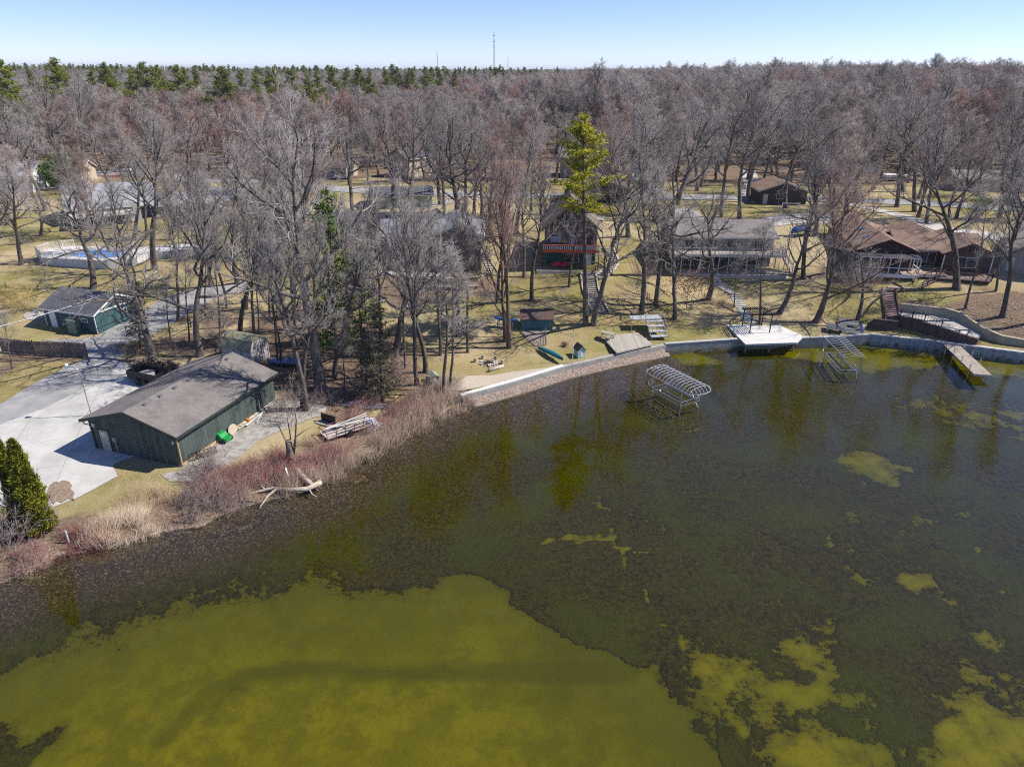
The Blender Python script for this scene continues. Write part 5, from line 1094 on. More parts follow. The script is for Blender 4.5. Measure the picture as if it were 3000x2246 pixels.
# ------------------------------------------------------------------ seawalls, piers, walls and garden structures
CW = mat('seawall_concrete', (0.42, 0.40, 0.36), .9, var=.35, scale=1.2, detail=7, bump=.3); CAPW = mat('white_cap', (0.74, 0.73, 0.70), .7, var=.15, scale=1.5)
def wall_run(name, pts, top, bot, w, m, lab, cat, cap=None, capw=None, capm=None, corr=0.0, z_at=None):
    o = thing(name, (pts[0][0], pts[0][1], 0), lab, cat); P = [Vector((p[0]-pts[0][0], p[1]-pts[0][1], 0)) for p in pts]
    nn = []
    for i in range(len(P)): d = (P[min(i+1, len(P)-1)]-P[max(i-1, 0)]).normalized(); nn.append(Vector((d.y, -d.x, 0)))
    tp = top if isinstance(top, (list, tuple)) else [top]*len(P); b = MB()
    if corr:
        Q = []; 
        for i in range(len(P)-1):
            L = (P[i+1]-P[i]).length; k = int(L/.28)
            for j in range(k): Q.append((P[i].lerp(P[i+1], j/k), nn[i].lerp(nn[i+1], j/k), tp[i]))
        Q.append((P[-1], nn[-1], tp[-1])); pat = [0, corr, corr, 0]
        F = [(q + n*(w/2 + pat[i % 4]), z) for i, (q, n, z) in enumerate(Q)]; Bk = [(q - n*w/2, z) for q, n, z in Q]
    else: F = [(p+n*w/2, z) for p, n, z in zip(P, nn, tp)]; Bk = [(p-n*w/2, z) for p, n, z in zip(P, nn, tp)]
    N = len(F); vs = [(p.x, p.y, z) for p, z in F] + [(p.x, p.y, bot) for p, z in F] + [(p.x, p.y, z) for p, z in Bk] + [(p.x, p.y, bot) for p, z in Bk]; fs = []
    for i in range(N-1): fs += [(i, i+1, N+i+1, N+i), (i, 2*N+i, 2*N+i+1, i+1), (2*N+i, 3*N+i, 3*N+i+1, 2*N+i+1)]
    fs += [(0, N, 3*N, 2*N), (N-1, 3*N-1, 4*N-1, 2*N-1)]; b.add(vs, fs); b.build('face', m, o)
    if cap:
        c = MB()
        for i in range(len(P)-1): c.slab([P[i]+nn[i]*capw/2+Vector((0,0,tp[i]+cap)), P[i+1]+nn[i+1]*capw/2+Vector((0,0,tp[i+1]+cap)), P[i+1]-nn[i+1]*capw/2+Vector((0,0,tp[i+1]+cap)), P[i]-nn[i]*capw/2+Vector((0,0,tp[i]+cap))], cap-.003)
        c.build('cap', capm or m, o)
    return o
wall_run('seawall', wall[0:3], .86, -1.3, .55, CW, 'seawall with a white cap beside the sand strip', 'seawall', .09, .5, CAPW)
wall_run('seawall', wall[2:5], .84, -1.3, .55, CW, 'cracked low concrete seawall below the lawn and wooden deck', 'seawall')
wall_run('seawall', wall[4:9], .9, -1.4, .5, CW, 'plain grey seawall on either side of the concrete platform', 'seawall', .08, .55, mat('grey_cap', (0.45, 0.45, 0.44), .8, var=.2))
wall_run('seawall', wall[8:]+[(90, 76.2), (130, 80)], .92, -1.5, .5, mat('blue_grey_sheet_piling', (0.30, 0.36, 0.42), .5, metal=.3, var=.3, scale=2), 'corrugated blue grey sheet pile seawall behind the pier', 'seawall', .09, .6, mat('pale_cap', (0.55, 0.52, 0.48), .8, var=.2), corr=.16)
def at(px, py, z): return W(px, py, z)
def loc(o, p): return o.matrix_world.inverted() @ Vector(p)
def poly_thing(name, pts, z, th, m, lab, cat, part='platform'):
    o = thing(name, (at(*pts[0], z).x, at(*pts[0], z).y, z), lab, cat); b = MB(); b.prism([(at(x, y, z).x-o.location.x, at(x, y, z).y-o.location.y) for x, y in pts], -th, 0); b.build(part, m, o); return o
pl = poly_thing('concrete_platform', [(2127,950),(2184,1008),(2335,1003),(2354,984),(2284,953)], 1.15, .22, mat('bright_concrete', (0.64, 0.63, 0.60), .85, var=.14, scale=.8, detail=7), 'pale concrete platform jutting over the water under the black pergola', 'platform', 'slab')
for q in ((2190,1000),(2260,1000),(2330,998)): a = at(*q, 1.0)-pl.location; p = MB(); p.tube([(a.x, a.y+.3, -2.4), (a.x, a.y+.3, -.2)], .12, 8); p.build('pile', CW, pl)
pg = thing('pergola', at(2174, 956, 1.15), 'flat black metal pergola standing on the concrete platform', 'pergola'); a = at(2196, 975, 1.15); b_ = at(2254, 974, 1.15)
ang = math.atan2(b_.y-a.y, b_.x-a.x); pg.location = a; pg.rotation_euler = (0, 0, ang); w_ = (b_-a).length; dp = 2.6
for x, y in ((0,0),(w_,0),(0,dp),(w_,dp)): m = MB(); m.bar((x,y,0),(x,y,2.35),.11); m.build('post', black, pg)
m = MB(); [m.bar((-.3,y,2.42),(w_+.3,y,2.42),.08,.14) for y in (0, dp)]; m.build('beam', black, pg)
m = MB(); [m.bar((x,-.4,2.54),(x,dp+.4,2.54),.05,.1) for x in np.arange(-.2, w_+.3, .32)]; m.build('slats', black, pg); pg['label'] = 'flat black metal pergola standing on the concrete platform'
dk = poly_thing('wooden_deck', [(1771,994),(1807,1033),(1914,1008),(1868,974),(1790,980)], 1.2, .16, greytim, 'weathered grey wooden deck above the cracked seawall', 'deck', 'boards'); 
for q in ((1780,998),(1808,1028),(1860,1018),(1905,1006)): a = at(*q, 1.05)-dk.location; m = MB(); m.box(a.x-.08, a.x+.08, a.y-.0, a.y+.16, -1.4, -.17); m.build('post', greywood, dk)
pk_ = thing('picnic_table', at(1779, 990, 1.22), 'grey picnic table at the corner of the wooden deck', 'picnic table', R(-35)); m = MB(); m.box(-.9,.9,-.38,.38,.70,.75); m.build('tabletop', greywood, pk_)
for s in (-1, 1): m = MB(); m.box(-.9,.9,s*.72-.14,s*.72+.14,.41,.45); m.build('seat', greywood, pk_)
for s in (-1, 1): m = MB(); m.bar((s*.65,-.6,0),(s*.65,-.15,.7),.05,.1); m.bar((s*.65,.6,0),(s*.65,.15,.7),.05,.1); m.bar((s*.65,-.8,.38),(s*.65,.8,.38),.05,.1); m.build('leg', greywood, pk_)
# aluminium lawn stair
ls = thing('dock_stair', G(1905, 1000), 'grey metal framed stair of wide steps at the back of the wooden deck', 'staircase', R(8)); al = mat('stair_tread_grey', (0.42, 0.43, 0.45), .7, var=.2)
for i in range(4): m = MB(); m.box(.2, 2.4, .2+i*.75, .95+i*.75, .42+i*.42, .50+i*.42); m.build('tread', al, ls)
m = MB(); m.box(-1.6, 2.4, 3.0, 4.6, 1.86, 1.94); m.build('landing', al, ls); m = MB()
for x in (.2, 2.4): m.bar((x,.2,.4),(x,3.2,1.85),.06); m.bar((x,.2,1.4),(x,3.2,2.85),.04); [m.bar((x,y,-.2),(x,y,.4+y*.5+1.0),.05) for y in (.2,1.6,3.1)]
m.bar((2.4,4.6,0),(2.4,4.6,2.9),.05); m.bar((-1.6,3,0),(-1.6,3,2.9),.05); m.bar((-1.6,4.6,0),(-1.6,4.6,2.9),.05); m.bar((-1.6,3,2.9),(-1.6,4.6,2.9),.04); m.bar((-1.6,3.0,2.9),(-.3,3.0,2.9),.04)
m.build('frame', metal, ls)
# pier
A = at(2784, 1006, .8); B = at(2880, 1097, .8); d = (B-A); L = d.length; ang = math.atan2(d.y, d.x)
pr_ = thing('pier', (A.x, A.y, .8), 'narrow wooden pier running from the corrugated seawall into the lake', 'pier', ang); wp = 1.9
m = MB()
for i in range(int(L/.16)): m.box(i*.16, i*.16+.145, -wp/2, wp/2, -.05, 0)
m.build('boards', mat('pier_boards', (0.44, 0.38, 0.31), .9, var=.35, scale=1.6), pr_); m = MB(); [m.bar((0,y,-.14),(L,y,-.14),.06,.16) for y in (-wp/2+.04, wp/2-.04)]; m.bar((L,-wp/2,-.14),(L,wp/2,-.14),.06,.16); m.build('frame', metal, pr_)
for i in range(4):
    for s in (-1, 1): m = MB(); m.tube([(1.6+i*2.4,s*(wp/2+.06),-2.2),(1.6+i*2.4,s*(wp/2+.06),.75)], .05, 8); m.build('post', metal, pr_)
# boat lifts
def boat_lift(pxs, z, lab, arch, nr, legs):
    A, B, C_, D = [at(x, y, z) for x, y in pxs]; ax = (B-A).normalized(); L = (B-A).length; Wd = ((D-A)-ax*(D-A).dot(ax)).length; ang = math.atan2(ax.y, ax.x); cy = ax.cross(D-A).z
    o = thing('boat_lift', (A.x, A.y, 0), lab, 'boat lift', ang, 'empty boat lifts in the shallows'); sgn = 1 if cy > 0 else -1
    prof = [(0,0),(.12,arch*.75),(.3,arch),(.5,arch*1.08),(.7,arch),(.88,arch*.75),(1,0)] if arch > .3 else [(0,0),(.5,arch),(1,0)]
    for i in range(nr):
        x = L*i/(nr-1); m = MB(); m.tube([(x, sgn*Wd*u, z+h_) for u, h_ in prof], .032, 6); m.build('rib', alu, o)
    m = MB()
    for u, h_ in ([(0,0),(1,0),(.3,arch),(.5,arch*1.08),(.7,arch)] if arch > .3 else [(0,0),(.5,arch),(1,0)]): m.tube([(0,sgn*Wd*u,z+h_),(L,sgn*Wd*u,z+h_)], .04, 6)
    if arch > .3:
        for e, s in ((0,-1),(L,1)):
            m.tube([(e,0,z),(e+s*.55,sgn*Wd*.2,z),(e+s*.7,sgn*Wd*.5,z),(e+s*.55,sgn*Wd*.8,z),(e,sgn*Wd,z)], .04, 6)
            for u in (.2,.35,.5,.65,.8): m.tube([(e+s*.62,sgn*Wd*u,z),(e+s*.4,sgn*Wd*u,z+arch*.6),(e,sgn*Wd*u,z+arch)], .026, 5)
    m.build('canopy_rail', alu, o)
    x0, x1 = legs; 
    for x in (x0*L, x1*L):
        for u in (.06, .94): m = MB(); m.bar((x,sgn*Wd*u,-1.5),(x,sgn*Wd*u,z),.08); m.build('leg', metal, o)
    m = MB()
    for zz in (.12, .55):
        for u in (.06, .94): m.bar((x0*L,sgn*Wd*u,zz),(x1*L,sgn*Wd*u,zz),.09)
        for x in (x0*L, x1*L): m.bar((x,sgn*Wd*.06,zz),(x,sgn*Wd*.94,zz),.09)
    m.bar((x0*L,sgn*Wd*.06,-.8),(x0*L+1.3,sgn*Wd*.06,.75),.06); m.bar((x1*L,sgn*Wd*.94,-.8),(x1*L-1.3,sgn*Wd*.94,.75),.06); m.build('lift_frame', metal, o)
    for u in (.3, .7): m = MB(); m.bar((x0*L-.2,sgn*Wd*u,.4),(x1*L+.3,sgn*Wd*u,.4),.16,.1); m.build('bunk', mat('carpeted_bunk', (0.06, 0.08, 0.10), .9, var=.3), o)
    m = MB(); c = Vector((x0*L, sgn*Wd*.02-sgn*.1, 1.25)); P = [c+Vector((.42*math.cos(t), 0, .42*math.sin(t))) for t in np.linspace(0, 2*math.pi, 17)]; m.tube(P, .022, 5); [m.bar(c, P[k], .025) for k in (0,4,8,12)]; m.build('winch_wheel', alu, o)
boat_lift([(1893,1092),(2018,1156),(2070,1136),(1945,1070)], 2.0, 'boat lift with an arched bare canopy frame alone out in the water', .5, 14, (.14, .82))
boat_lift([(2410,983),(2472,1046),(2534,1042),(2466,981)], 2.35, 'boat lift with a flat bare canopy frame close to the seawall', .22, 11, (.2, .93))
# step path, stairs
def slab_path(name, pts, n, w, m, lab, cat, rise=.12, edge=None):
    P = [G(*q) for q in pts]; cum = [0]
    for a, b in zip(P, P[1:]): cum.append(cum[-1]+(b-a).xy.length)
    o = thing(name, P[0], lab, cat); mb = MB()
    def pos(s):
        for i in range(len(P)-1):
            if s <= cum[i+1] or i == len(P)-2: return P[i].lerp(P[i+1], (s-cum[i])/(cum[i+1]-cum[i])), (P[i+1]-P[i]).xy.normalized()
    L = cum[-1]; E = [[], []]
    for k in range(n):
        c, d = pos(L*(k+.5)/n); z = max(hz(c.x, c.y), c.z)+.07; sd = Vector((-d.y, d.x)); hd = L/n*.5
        q = [Vector((c.x+sd.x*w/2*s1+d.x*hd*s2-P[0].x, c.y+sd.y*w/2*s1+d.y*hd*s2-P[0].y, z-P[0].z)) for s1, s2 in ((-1,-1),(1,-1),(1,1),(-1,1))]; mb.slab(q, .26)
        for e, s1 in ((0,-1),(1,1)): E[e].append(Vector((c.x+sd.x*(w/2+.14)*s1-P[0].x, c.y+sd.y*(w/2+.14)*s1-P[0].y, z-P[0].z+.08)))
    mb.build('step', m, o)
    if edge:
        for e in E: mb = MB(); [mb.bar(a, b, .2, .3) for a, b in zip(e, e[1:])]; mb.build('edging', edge, o)
    return o
slab_path('concrete_steps', [(2089,806),(2100,828),(2128,848),(2150,858),(2163,884),(2180,915),(2200,948)], 24, 1.5, mat('step_concrete', (0.56, 0.53, 0.48), .9, var=.3, scale=.9), 'long stepped concrete walk from the patio down to the pergola', 'steps')
slab_path('lawn_stairs', [(1722,798),(1730,850),(1743,885),(1762,920)], 20, 2.0, mat('dark_step_timber', (0.14, 0.12, 0.10), .9, col2=(0.42, 0.38, 0.32), scale=1.1, stretch=(.3, 3, 3)), 'long timber stair down the lawn beside the tall pine', 'stairs', edge=mat('bleached_edging', (0.52, 0.44, 0.36), .9, var=.3, scale=2))
slab_path('curved_stairs', [(1738,815),(1765,808),(1785,790),(1798,770),(1790,745),(1780,725)], 16, 1.3, greywood, 'curved timber stair climbing right of the chalet patio', 'stairs', edge=LW)
slab_path('stone_steps', [(1200,845),(1196,880),(1205,900)], 9, 1.6, conc2, 'narrow stone steps down the litter slope below the stone house', 'steps')
slab_path('side_steps', [(1432,802),(1428,770),(1425,738)], 10, 1.4, mat('tan_block', (0.46, 0.40, 0.32), .9, var=.3), 'tan block steps at the right side of the stone house', 'steps')
slab_path('brown_stairs', [(2618,962),(2614,920),(2606,880),(2603,846)], 22, 1.5, mat('red_brown_treads', (0.30, 0.20, 0.18), .9, var=.4, scale=1), 'straight red brown stair between the brown walls and the patio', 'stairs', edge=browntim)
# terraces
tb = mat('dark_block_wall', (0.12, 0.08, 0.075), .95, col2=(0.07, 0.05, 0.05), scale=2.5, bump=.5, bscale=4); tn = mat('tan_retaining_block', (0.42, 0.37, 0.27), .95, var=.3, scale=1.5, bump=.4, bscale=5)
def gp(l, dz=0): return [tuple(G(x, y).xy) for x, y in l]
wb = gp([(2631,957),(2665,964),(2700,974),(2750,988),(2800,1001),(2860,1011)])
wall_run('retaining_wall', wb, [2.75, 2.75, 2.6, 2.4, 2.1, 1.7], -.2, .4, tb, 'dark brown block retaining wall along the narrow lawn strip', 'retaining wall', .1, .5, tb)
wt_ = gp([(2628,928),(2690,932),(2752,938),(2795,946),(2830,962),(2875,986),(2930,1003),(3010,1014),(3080,1022)])
tw_ = wall_run('retaining_wall', wt_, [3.7, 3.6, 3.6, 3.4, 3.0, 2.4, 2.0, 1.85, 1.7], -.2, .45, tn, 'curving tan block retaining wall under the planted bank', 'retaining wall', .1, .55, tn)
tr_ = thing('stone_terrace', (wb[0][0], wb[0][1], 0), 'pale flagstone terrace between the dark and the tan retaining walls', 'terrace'); m = MB(); pp_ = [wb[0], wb[1], wb[2], wb[3], wb[4], wb[5]] + [wt_[5], wt_[4], wt_[3], wt_[2], wt_[1], wt_[0]]; zz_ = [2.65,2.65,2.5,2.3,2.0,1.6, 1.7,2.1,2.4,2.6,2.65,2.7]
bm = bmesh.new(); vs = [bm.verts.new((x-wb[0][0], y-wb[0][1], z)) for (x, y), z in zip(pp_, zz_)]
for i in range(5): j = len(vs)-1-i; bm.faces.new((vs[i], vs[i+1], vs[j-1], vs[j]))
me = bpy.data.meshes.new('flagstones'); bmesh.ops.recalc_face_normals(bm, faces=bm.faces); bm.to_mesh(me); bm.free(); me.materials.append(mat('pale_flagstone', (0.52, 0.48, 0.43), .9, col2=(0.34, 0.32, 0.29), scale=1.2)); fo = bpy.data.objects.new('flagstones', me); COL.objects.link(fo); fo.parent = tr_
tf = thing('terrace_railing', (wb[0][0], wb[0][1], 2.7), 'brown timber railing along the top of the dark retaining wall', 'railing'); railing(tf, [(0,.1,0),(wb[1][0]-wb[0][0],wb[1][1]-wb[0][1]+.1,0),(wb[2][0]-wb[0][0],wb[2][1]-wb[0][1]+.1,-.15),(wb[3][0]-wb[0][0],wb[3][1]-wb[0][1]+.1,-.35)], 1.0, browntim, .3, .1)
wl = gp([(2540,958),(2557,962),(2590,965),(2624,966)]); wall_run('retaining_wall', wl, [1.5, 2.3, 2.3, 2.3], -.2, .4, tb, 'short dark retaining wall left of the red brown stair foot', 'retaining wall', .1, .5, tb)
rd = thing('side_deck', (0,0,0), 'long brown railed deck in front of the brown house right wing', 'deck'); q = [at(x, y, 5.0) for x, y in ((2740,812),(2905,822),(2915,804),(2745,792))]; m = MB(); m.prism([(v.x, v.y) for v in q], 4.75, 4.92); m.build('boards', mat('mauve_brown_boards', (0.28, 0.20, 0.19), .85, var=.2), rd); railing(rd, [(q[0].x,q[0].y,4.92),(q[1].x,q[1].y,4.92),(q[2].x,q[2].y,4.92)], 1.0, browntim, .16, .1)
for t in (.05,.35,.65,.95): m = MB(); m.bar((q[0].x*(1-t)+q[1].x*t, q[0].y*(1-t)+q[1].y*t+.2, 2.8), (q[0].x*(1-t)+q[1].x*t, q[0].y*(1-t)+q[1].y*t+.2, 4.75), .14); m.build('post', browntim, rd)
s2 = thing('deck_stair', (0,0,0), 'brown diagonal stair from the lower patio up to the side deck', 'staircase'); a = at(2685, 842, 3.95); b_ = at(2752, 806, 4.95); steps(s2, (a.x,a.y,3.9), (b_.x,b_.y,4.95), 1.3, 9, mat('stair_boards', (0.30, 0.22, 0.20), .85, var=.2), rail=browntim, stringer=browntim)
lp = poly_thing('lower_patio', [(2600,842),(2684,845),(2665,822),(2600,822)], 3.95, .7, mat('mauve_patio', (0.36, 0.28, 0.26), .9, var=.2), 'mauve brown lower patio at the head of the straight stair', 'patio', 'slab')
cwl = gp([(1215,822),(1260,828),(1330,830),(1400,824),(1420,815)]); wall_run('garden_wall', cwl, 4.25, 2.4, .35, tn, 'curved tan garden wall in front of the stone house patio', 'garden wall', .08, .5, tn)
cw2 = gp([(1220,842),(1270,848),(1340,850),(1400,845)]); wall_run('garden_wall', cw2, 3.6, 2.0, .35, mat('brown_garden_block', (0.30, 0.25, 0.20), .95, var=.3), 'lower curved brown garden wall below the stone house patio', 'garden wall', .08, .45, tn)
# fences
def fence(name, pts, h, kind, m, lab, dz=0):
    P = [G(*q) for q in pts]; o = thing(name, P[0], lab, 'fence'); Q = [p-P[0] for p in P]
    cum = 0
    for a, b in zip(Q, Q[1:]):
        L = (b-a).length; k = max(1, round(L/(2.4 if kind != 'rail' else 2.8)))
        for i in range(k+1): p = a.lerp(b, i/k); mb = MB(); mb.bar(p+Vector((0,0,-.3)), p+Vector((0,0,h+.08)), .1 if kind != 'wire' else .05); mb.build('post', m, o)
        mb = MB()
        if kind == 'picket':
            n = int(L/.16)
            for i in range(n): p = a.lerp(b, (i+.5)/n); t = .012*math.sin(i*7.3); mb.bar(p+Vector((0,-.06,.05)), p+Vector((t,-.06,h+.06*math.sin(i*3.1))), .13, .025)
            for z in (.35, h-.35): mb.bar(a+Vector((0,0,z)), b+Vector((0,0,z)), .05, .09)
            mb.build('pickets', m, o)
        else:
            for z in ((.4, .85) if kind == 'rail' else (.1, h*.5, h)): mb.bar(a+Vector((0,0,z)), b+Vector((0,0,z)), .07 if kind == 'rail' else .03)
            mb.build('rail', m, o)
    return o
fence('picket_fence', [(8,1030),(105,1040),(200,1043),(258,1046)], 1.75, 'picket', mat('old_purplish_boards', (0.21, 0.165, 0.155), .95, var=.45, scale=2.2), 'old dark picket fence between the lawn and the teal garage drive')
fence('split_rail_fence', [(500,992),(560,960),(620,926),(676,902)], 1.0, 'rail', greywood, 'two rail fence along the lakeside edge of the asphalt lane')
fence('split_rail_fence', [(1188,626),(1215,616),(1245,608),(1275,598)], 1.1, 'rail', black, 'dark post and rail fence behind the stone house')
fence('wire_fence', [(1855,752),(1880,830),(1905,900),(1925,945),(1948,985)], 1.0, 'wire', mat('rusty_wire_post', (0.22, 0.19, 0.16), .9), 'low wire fence running up the lawn between two lots')
fence('garden_fence', [(1532,985),(1562,1010),(1578,1022),(1600,1012),(1597,968)], .8, 'wire', metal, 'wire fence round the raked garden bed beside the teal shed')
drape('garden_bed', [(1530,972),(1536,988),(1566,1014),(1600,1012),(1597,968)], mat('leafy_bed', (0.30, 0.25, 0.22), .95, col2=(0.16, 0.12, 0.10), scale=5), .05)
# small things
def boatshape(name, par, L, w, h, m, z=0, inv=False):
    n = 12; V = []; F = []; mb = MB(); rings = []
    for i in range(n+1):
        t = i/n; x = -L/2+L*t; ww = w/2*(math.sin(math.pi*min(.999, max(.001, t)))**.55); zz = h*(.35*(2*t-1)**2); s = -1 if inv else 1
        rings.append([(x, ww*math.cos(a), z + s*(zz - h*.55*math.sin(a)) + (h*.6 if inv else h*.6)) for a in np.linspace(0, math.pi, 7)])
    o = len(mb.v); vs = [v for r_ in rings for v in r_]; fs = [(i*7+k, i*7+k+1, (i+1)*7+k+1, (i+1)*7+k) for i in range(n) for k in range(6)] + [(i*7, (i+1)*7, (i+1)*7+6, i*7+6) for i in range(n)]
    mb.add(vs, fs); return mb.build(name, m, par, True)
ka = G(1612, 1045); k = thing('canoe', (ka.x, ka.y, ka.z+.15), 'teal canoe lying upside down by the garden bed', 'canoe', R(-52)); boatshape('hull', k, 4.6, .85, .6, mat('teal_hull', (0.02, 0.17, 0.22), .35, var=.25, scale=2), 0, True); m = MB(); m.box(-.9,-.5,-.44,.44,.25,.34); m.box(.6,1.0,-.42,.42,.25,.34); m.build('strap', white, k)
k = thing('kayak', G(1482, 958)+Vector((0,0,.8)), 'blue kayak up on a low wooden rack beside the tall lawn tree', 'kayak', R(-18)); boatshape('hull', k, 3.2, .75, .5, mat('blue_hull', (0.02, 0.17, 0.60), .35, var=.15)); m = MB(); m.tube([(.45*math.cos(t)+.1, .2*math.sin(t), .46) for t in np.linspace(0, 2*math.pi, 13)], .03, 6); m.build('cockpit_rim', black, k)
k = thing('kayak_rack', G(1482, 958), 'low wooden rack carrying the blue kayak', 'rack', R(-18)); 
for x in (-1.0, 1.0): m = MB(); m.bar((x,-.4,.72),(x,.4,.72),.1); m.bar((x,-.38,-.2),(x,-.38,.72),.09); m.bar((x,.38,-.2),(x,.38,.72),.09); m.build('trestle', greywood, k)
fp = thing('fire_ring', G(1431, 1064), 'round fire ring of pale stones on the lawn', 'fire ring'); m = MB()
for i in range(46):
    a_ = rng.uniform(0, 6.28); r_ = rng.uniform(.62, 1.02); s_ = rng.uniform(.08, .15); m.prism([(r_*math.cos(a_)+s_*math.cos(t)*rng.uniform(.8,1.2), r_*math.sin(a_)+s_*math.sin(t)*rng.uniform(.8,1.2)) for t in np.linspace(0, 5.2, 6)], -.05, s_*1.1)
m.build('stones', mat('pale_stones', (0.55, 0.50, 0.46), .9, var=.4, scale=1.8), fp); m = MB(); ra = [(.5*math.cos(t), .5*math.sin(t), .25) for t in np.linspace(0, 2*math.pi, 25)]; m.tube(ra, .04, 6); m.tube([(x, y, .05) for x, y, z in ra], .04, 6); m.build('iron_rim', mat('rusty_iron', (0.12, 0.06, 0.04), .9, var=.3), fp); m = MB(); m.prism([(.45*math.cos(t), .45*math.sin(t)) for t in np.linspace(0, 5.9, 16)], -.02, .05); m.build('ash', black, fp)
for i, (px, py, c) in enumerate([(1392,1060,.40),(1415,1050,.52),(1452,1053,.36),(1471,1065,.45)]):
    k = thing('log_stool', G(px, py), ['pale log stool left of the fire ring', 'palest log stool behind the fire ring', 'brown log stool right behind the fire ring', 'grey log stool right of the fire ring'][i], 'log stool', 0, 'log stools round the fire ring'); m = MB(); m.tube([(0,0,-.1),(0,0,.22),(.01,0,.46)], [.21,.19,.2], 12); m.build('log', mat('cut_log_%d' % i if 0 else 'cut_log', (c, c*.85, c*.68), .9, var=.3, scale=3), k)
def log(name, lab, a, b, r, m, cat='log', tap=.85):
    a = G(*a); b = G(*b); k = thing(name, a, lab, cat); mb = MB(); d = b-a; mb.tube([Vector((0,0,r*.8)), d*.5+Vector((0,.02,r*.85)), d+Vector((0,0,r*.7))], [r, r*.95, r*tap], 10); mb.build('log', m, k, True); return k
PALE = mat('bleached_log', (0.55, 0.50, 0.43), .9, var=.35, scale=2.5, stretch=(1,1,3), bump=.3)
log('log_bench', 'long pale log lying in front of the fire ring', (1432,1089), (1475,1075), .2, PALE); log('beach_log', 'short pale log at the foot of the white capped wall', (1385,1158), (1408,1150), .14, PALE)
k = thing('bird_pole', G(1677, 1062), 'tall white pole standing between the shrub and the play hut', 'pole'); m = MB(); m.tube([(0,0,-.3),(0,0,4.0)], .045, 8); m.build('pole', white, k); m = MB(); m.tube([(0,0,4.0),(0,0,4.18)], [.11,.03], 8); m.build('cap', mat('yellow_cap', (0.5, 0.4, 0.05), .6), k)
k = thing('well_pipe', G(1255, 1128), 'grey well pipe with a meter box and capped top', 'well pipe'); m = MB(); m.tube([(0,0,-.2),(0,0,1.5)], .07, 8); m.build('pipe', metal, k); m = MB(); m.tube([(0,0,1.5),(0,0,1.95)], .17, 10); m.build('cap', metal, k); m = MB(); m.box(-.22,.22,-.2,-.07,.55,1.15); m.build('meter_box', greywood, k)
k = thing('blue_post', G(885, 1105), 'short blue capped post in the mossy clearing', 'post'); m = MB(); m.tube([(0,0,-.2),(0,0,.7)], .08, 8); m.build('post', mat('blue_plastic', (0.02, 0.10, 0.45), .5), k)
# dock sections
dcm = mat('dark_dock_decking', (0.16, 0.17, 0.18), .8, var=.4, scale=1.5)
for px, py, rz, lab in ((2448,972,-22,'stacked dark dock section nearest the seawall'), (2484,955,-24,'dark dock section leaning at the small spreading tree'), (2490,972,-15,'low blue grey dock section lying beside the stacked one')):
    k = thing('dock_section', G(px, py), lab, 'dock section', R(rz), 'dock sections stored on the lawn'); hh = .75 if px == 2448 else (.55 if px == 2484 else .2); m = MB(); m.slab([(-1.2,-.9,hh),(1.2,-.9,hh),(1.2,.9,hh+.15),(-1.2,.9,hh+.15)], .08); m.build('deck', dcm, k); m = MB(); [m.bar((x,y,-.1),(x,y,hh-.06),.08) for x in (-1.1,1.1) for y in (-.8,.8)]; m.bar((-1.2,-.92,hh-.1),(1.2,-.92,hh-.1),.05,.14); m.build('frame', metal, k)
k = thing('grill_box', G(2523, 972), 'pale lavender covered barrel beside the dark wall', 'barrel'); m = MB(); m.tube([(0,0,0),(0,0,.5),(0,0,1.05)], [.32,.3,.2], 12); m.build('cover', mat('lavender_cover', (0.42, 0.42, 0.58), .7, var=.2), k, True)
# goods along the long shed
def on_shed(x, y, z=0): return sh.matrix_world @ Vector((x, y, z))
bpy.context.view_layer.update()
k = thing('lawn_sweeper', G(652, 1290), 'bright green lawn sweeper parked against the shed wall', 'lawn sweeper', R(-20)); k.scale = (.8, .8, .8); gm = mat('bright_green_plastic', (0.01, 0.30, 0.06), .45, var=.2, scale=3)
m = MB(); m.ext([(-.45,.35),(.45,.25),(.5,.65),(.2,1.0),(-.4,1.05)], 'y', -.55, .55); m.build('hopper', gm, k); m = MB(); m.box(.3,1.0,-.5,.5,.25,.6); m.build('brush_housing', gm, k)
for s in (-1, 1): m = MB(); m.tube([(.75,s*.52,.3),(.75,s*.66,.3)], .28, 14); m.build('wheel', black, k)
m = MB(); m.tube([(-.3,-.45,.9),(-.8,-.4,1.6),(-.8,.4,1.6),(-.3,.45,.9)], .03, 6); m.build('handle', black, k)
k = thing('cable_reel', G(678, 1268), 'cream coloured cable reel standing beside the green sweeper', 'reel', R(60))
for s in (-1, 1): m = MB(); m.tube([(0,s*.28-.03,.5),(0,s*.28+.03,.5)], .5, 20); m.build('flange', mat('cream_reel', (0.62, 0.54, 0.40), .8, var=.15), k)
m = MB(); m.tube([(0,-.28,.5),(0,.28,.5)], .22, 12); m.build('drum', mat('dark_cable', (0.08, 0.08, 0.09), .7), k)
for i, (a, b) in enumerate([((705,1250),(800,1178)),((712,1246),(812,1170)),((722,1252),(806,1184)),((733,1240),(782,1205)),((752,1240),(772,1210)),((700,1262),(730,1244))]):
    k = thing('white_board', G(*a), ['long white board nearest the shed wall', 'second long white board beside the shed wall', 'outermost long white board on the gravel', 'short white board on top of the long boards', 'white board stub angled out over the gravel', 'cream board at the near end of the board pile'][i], 'board', 0, 'white boards along the shed wall'); d = G(*b)-G(*a); m = MB(); m.bar((0,0,.12+.05*(i%3)), d+Vector((0,0,.12+.06*(i%3))), .2 if i < 3 else .11, .05); m.build('board', offw if i != 5 else mat('cream_board', (0.6,0.5,0.36), .8), k)
k = thing('wire_mesh_roll', G(590, 1340), 'dark roll of wire mesh lying at the shed corner', 'mesh roll', math.radians(38)); m = MB()
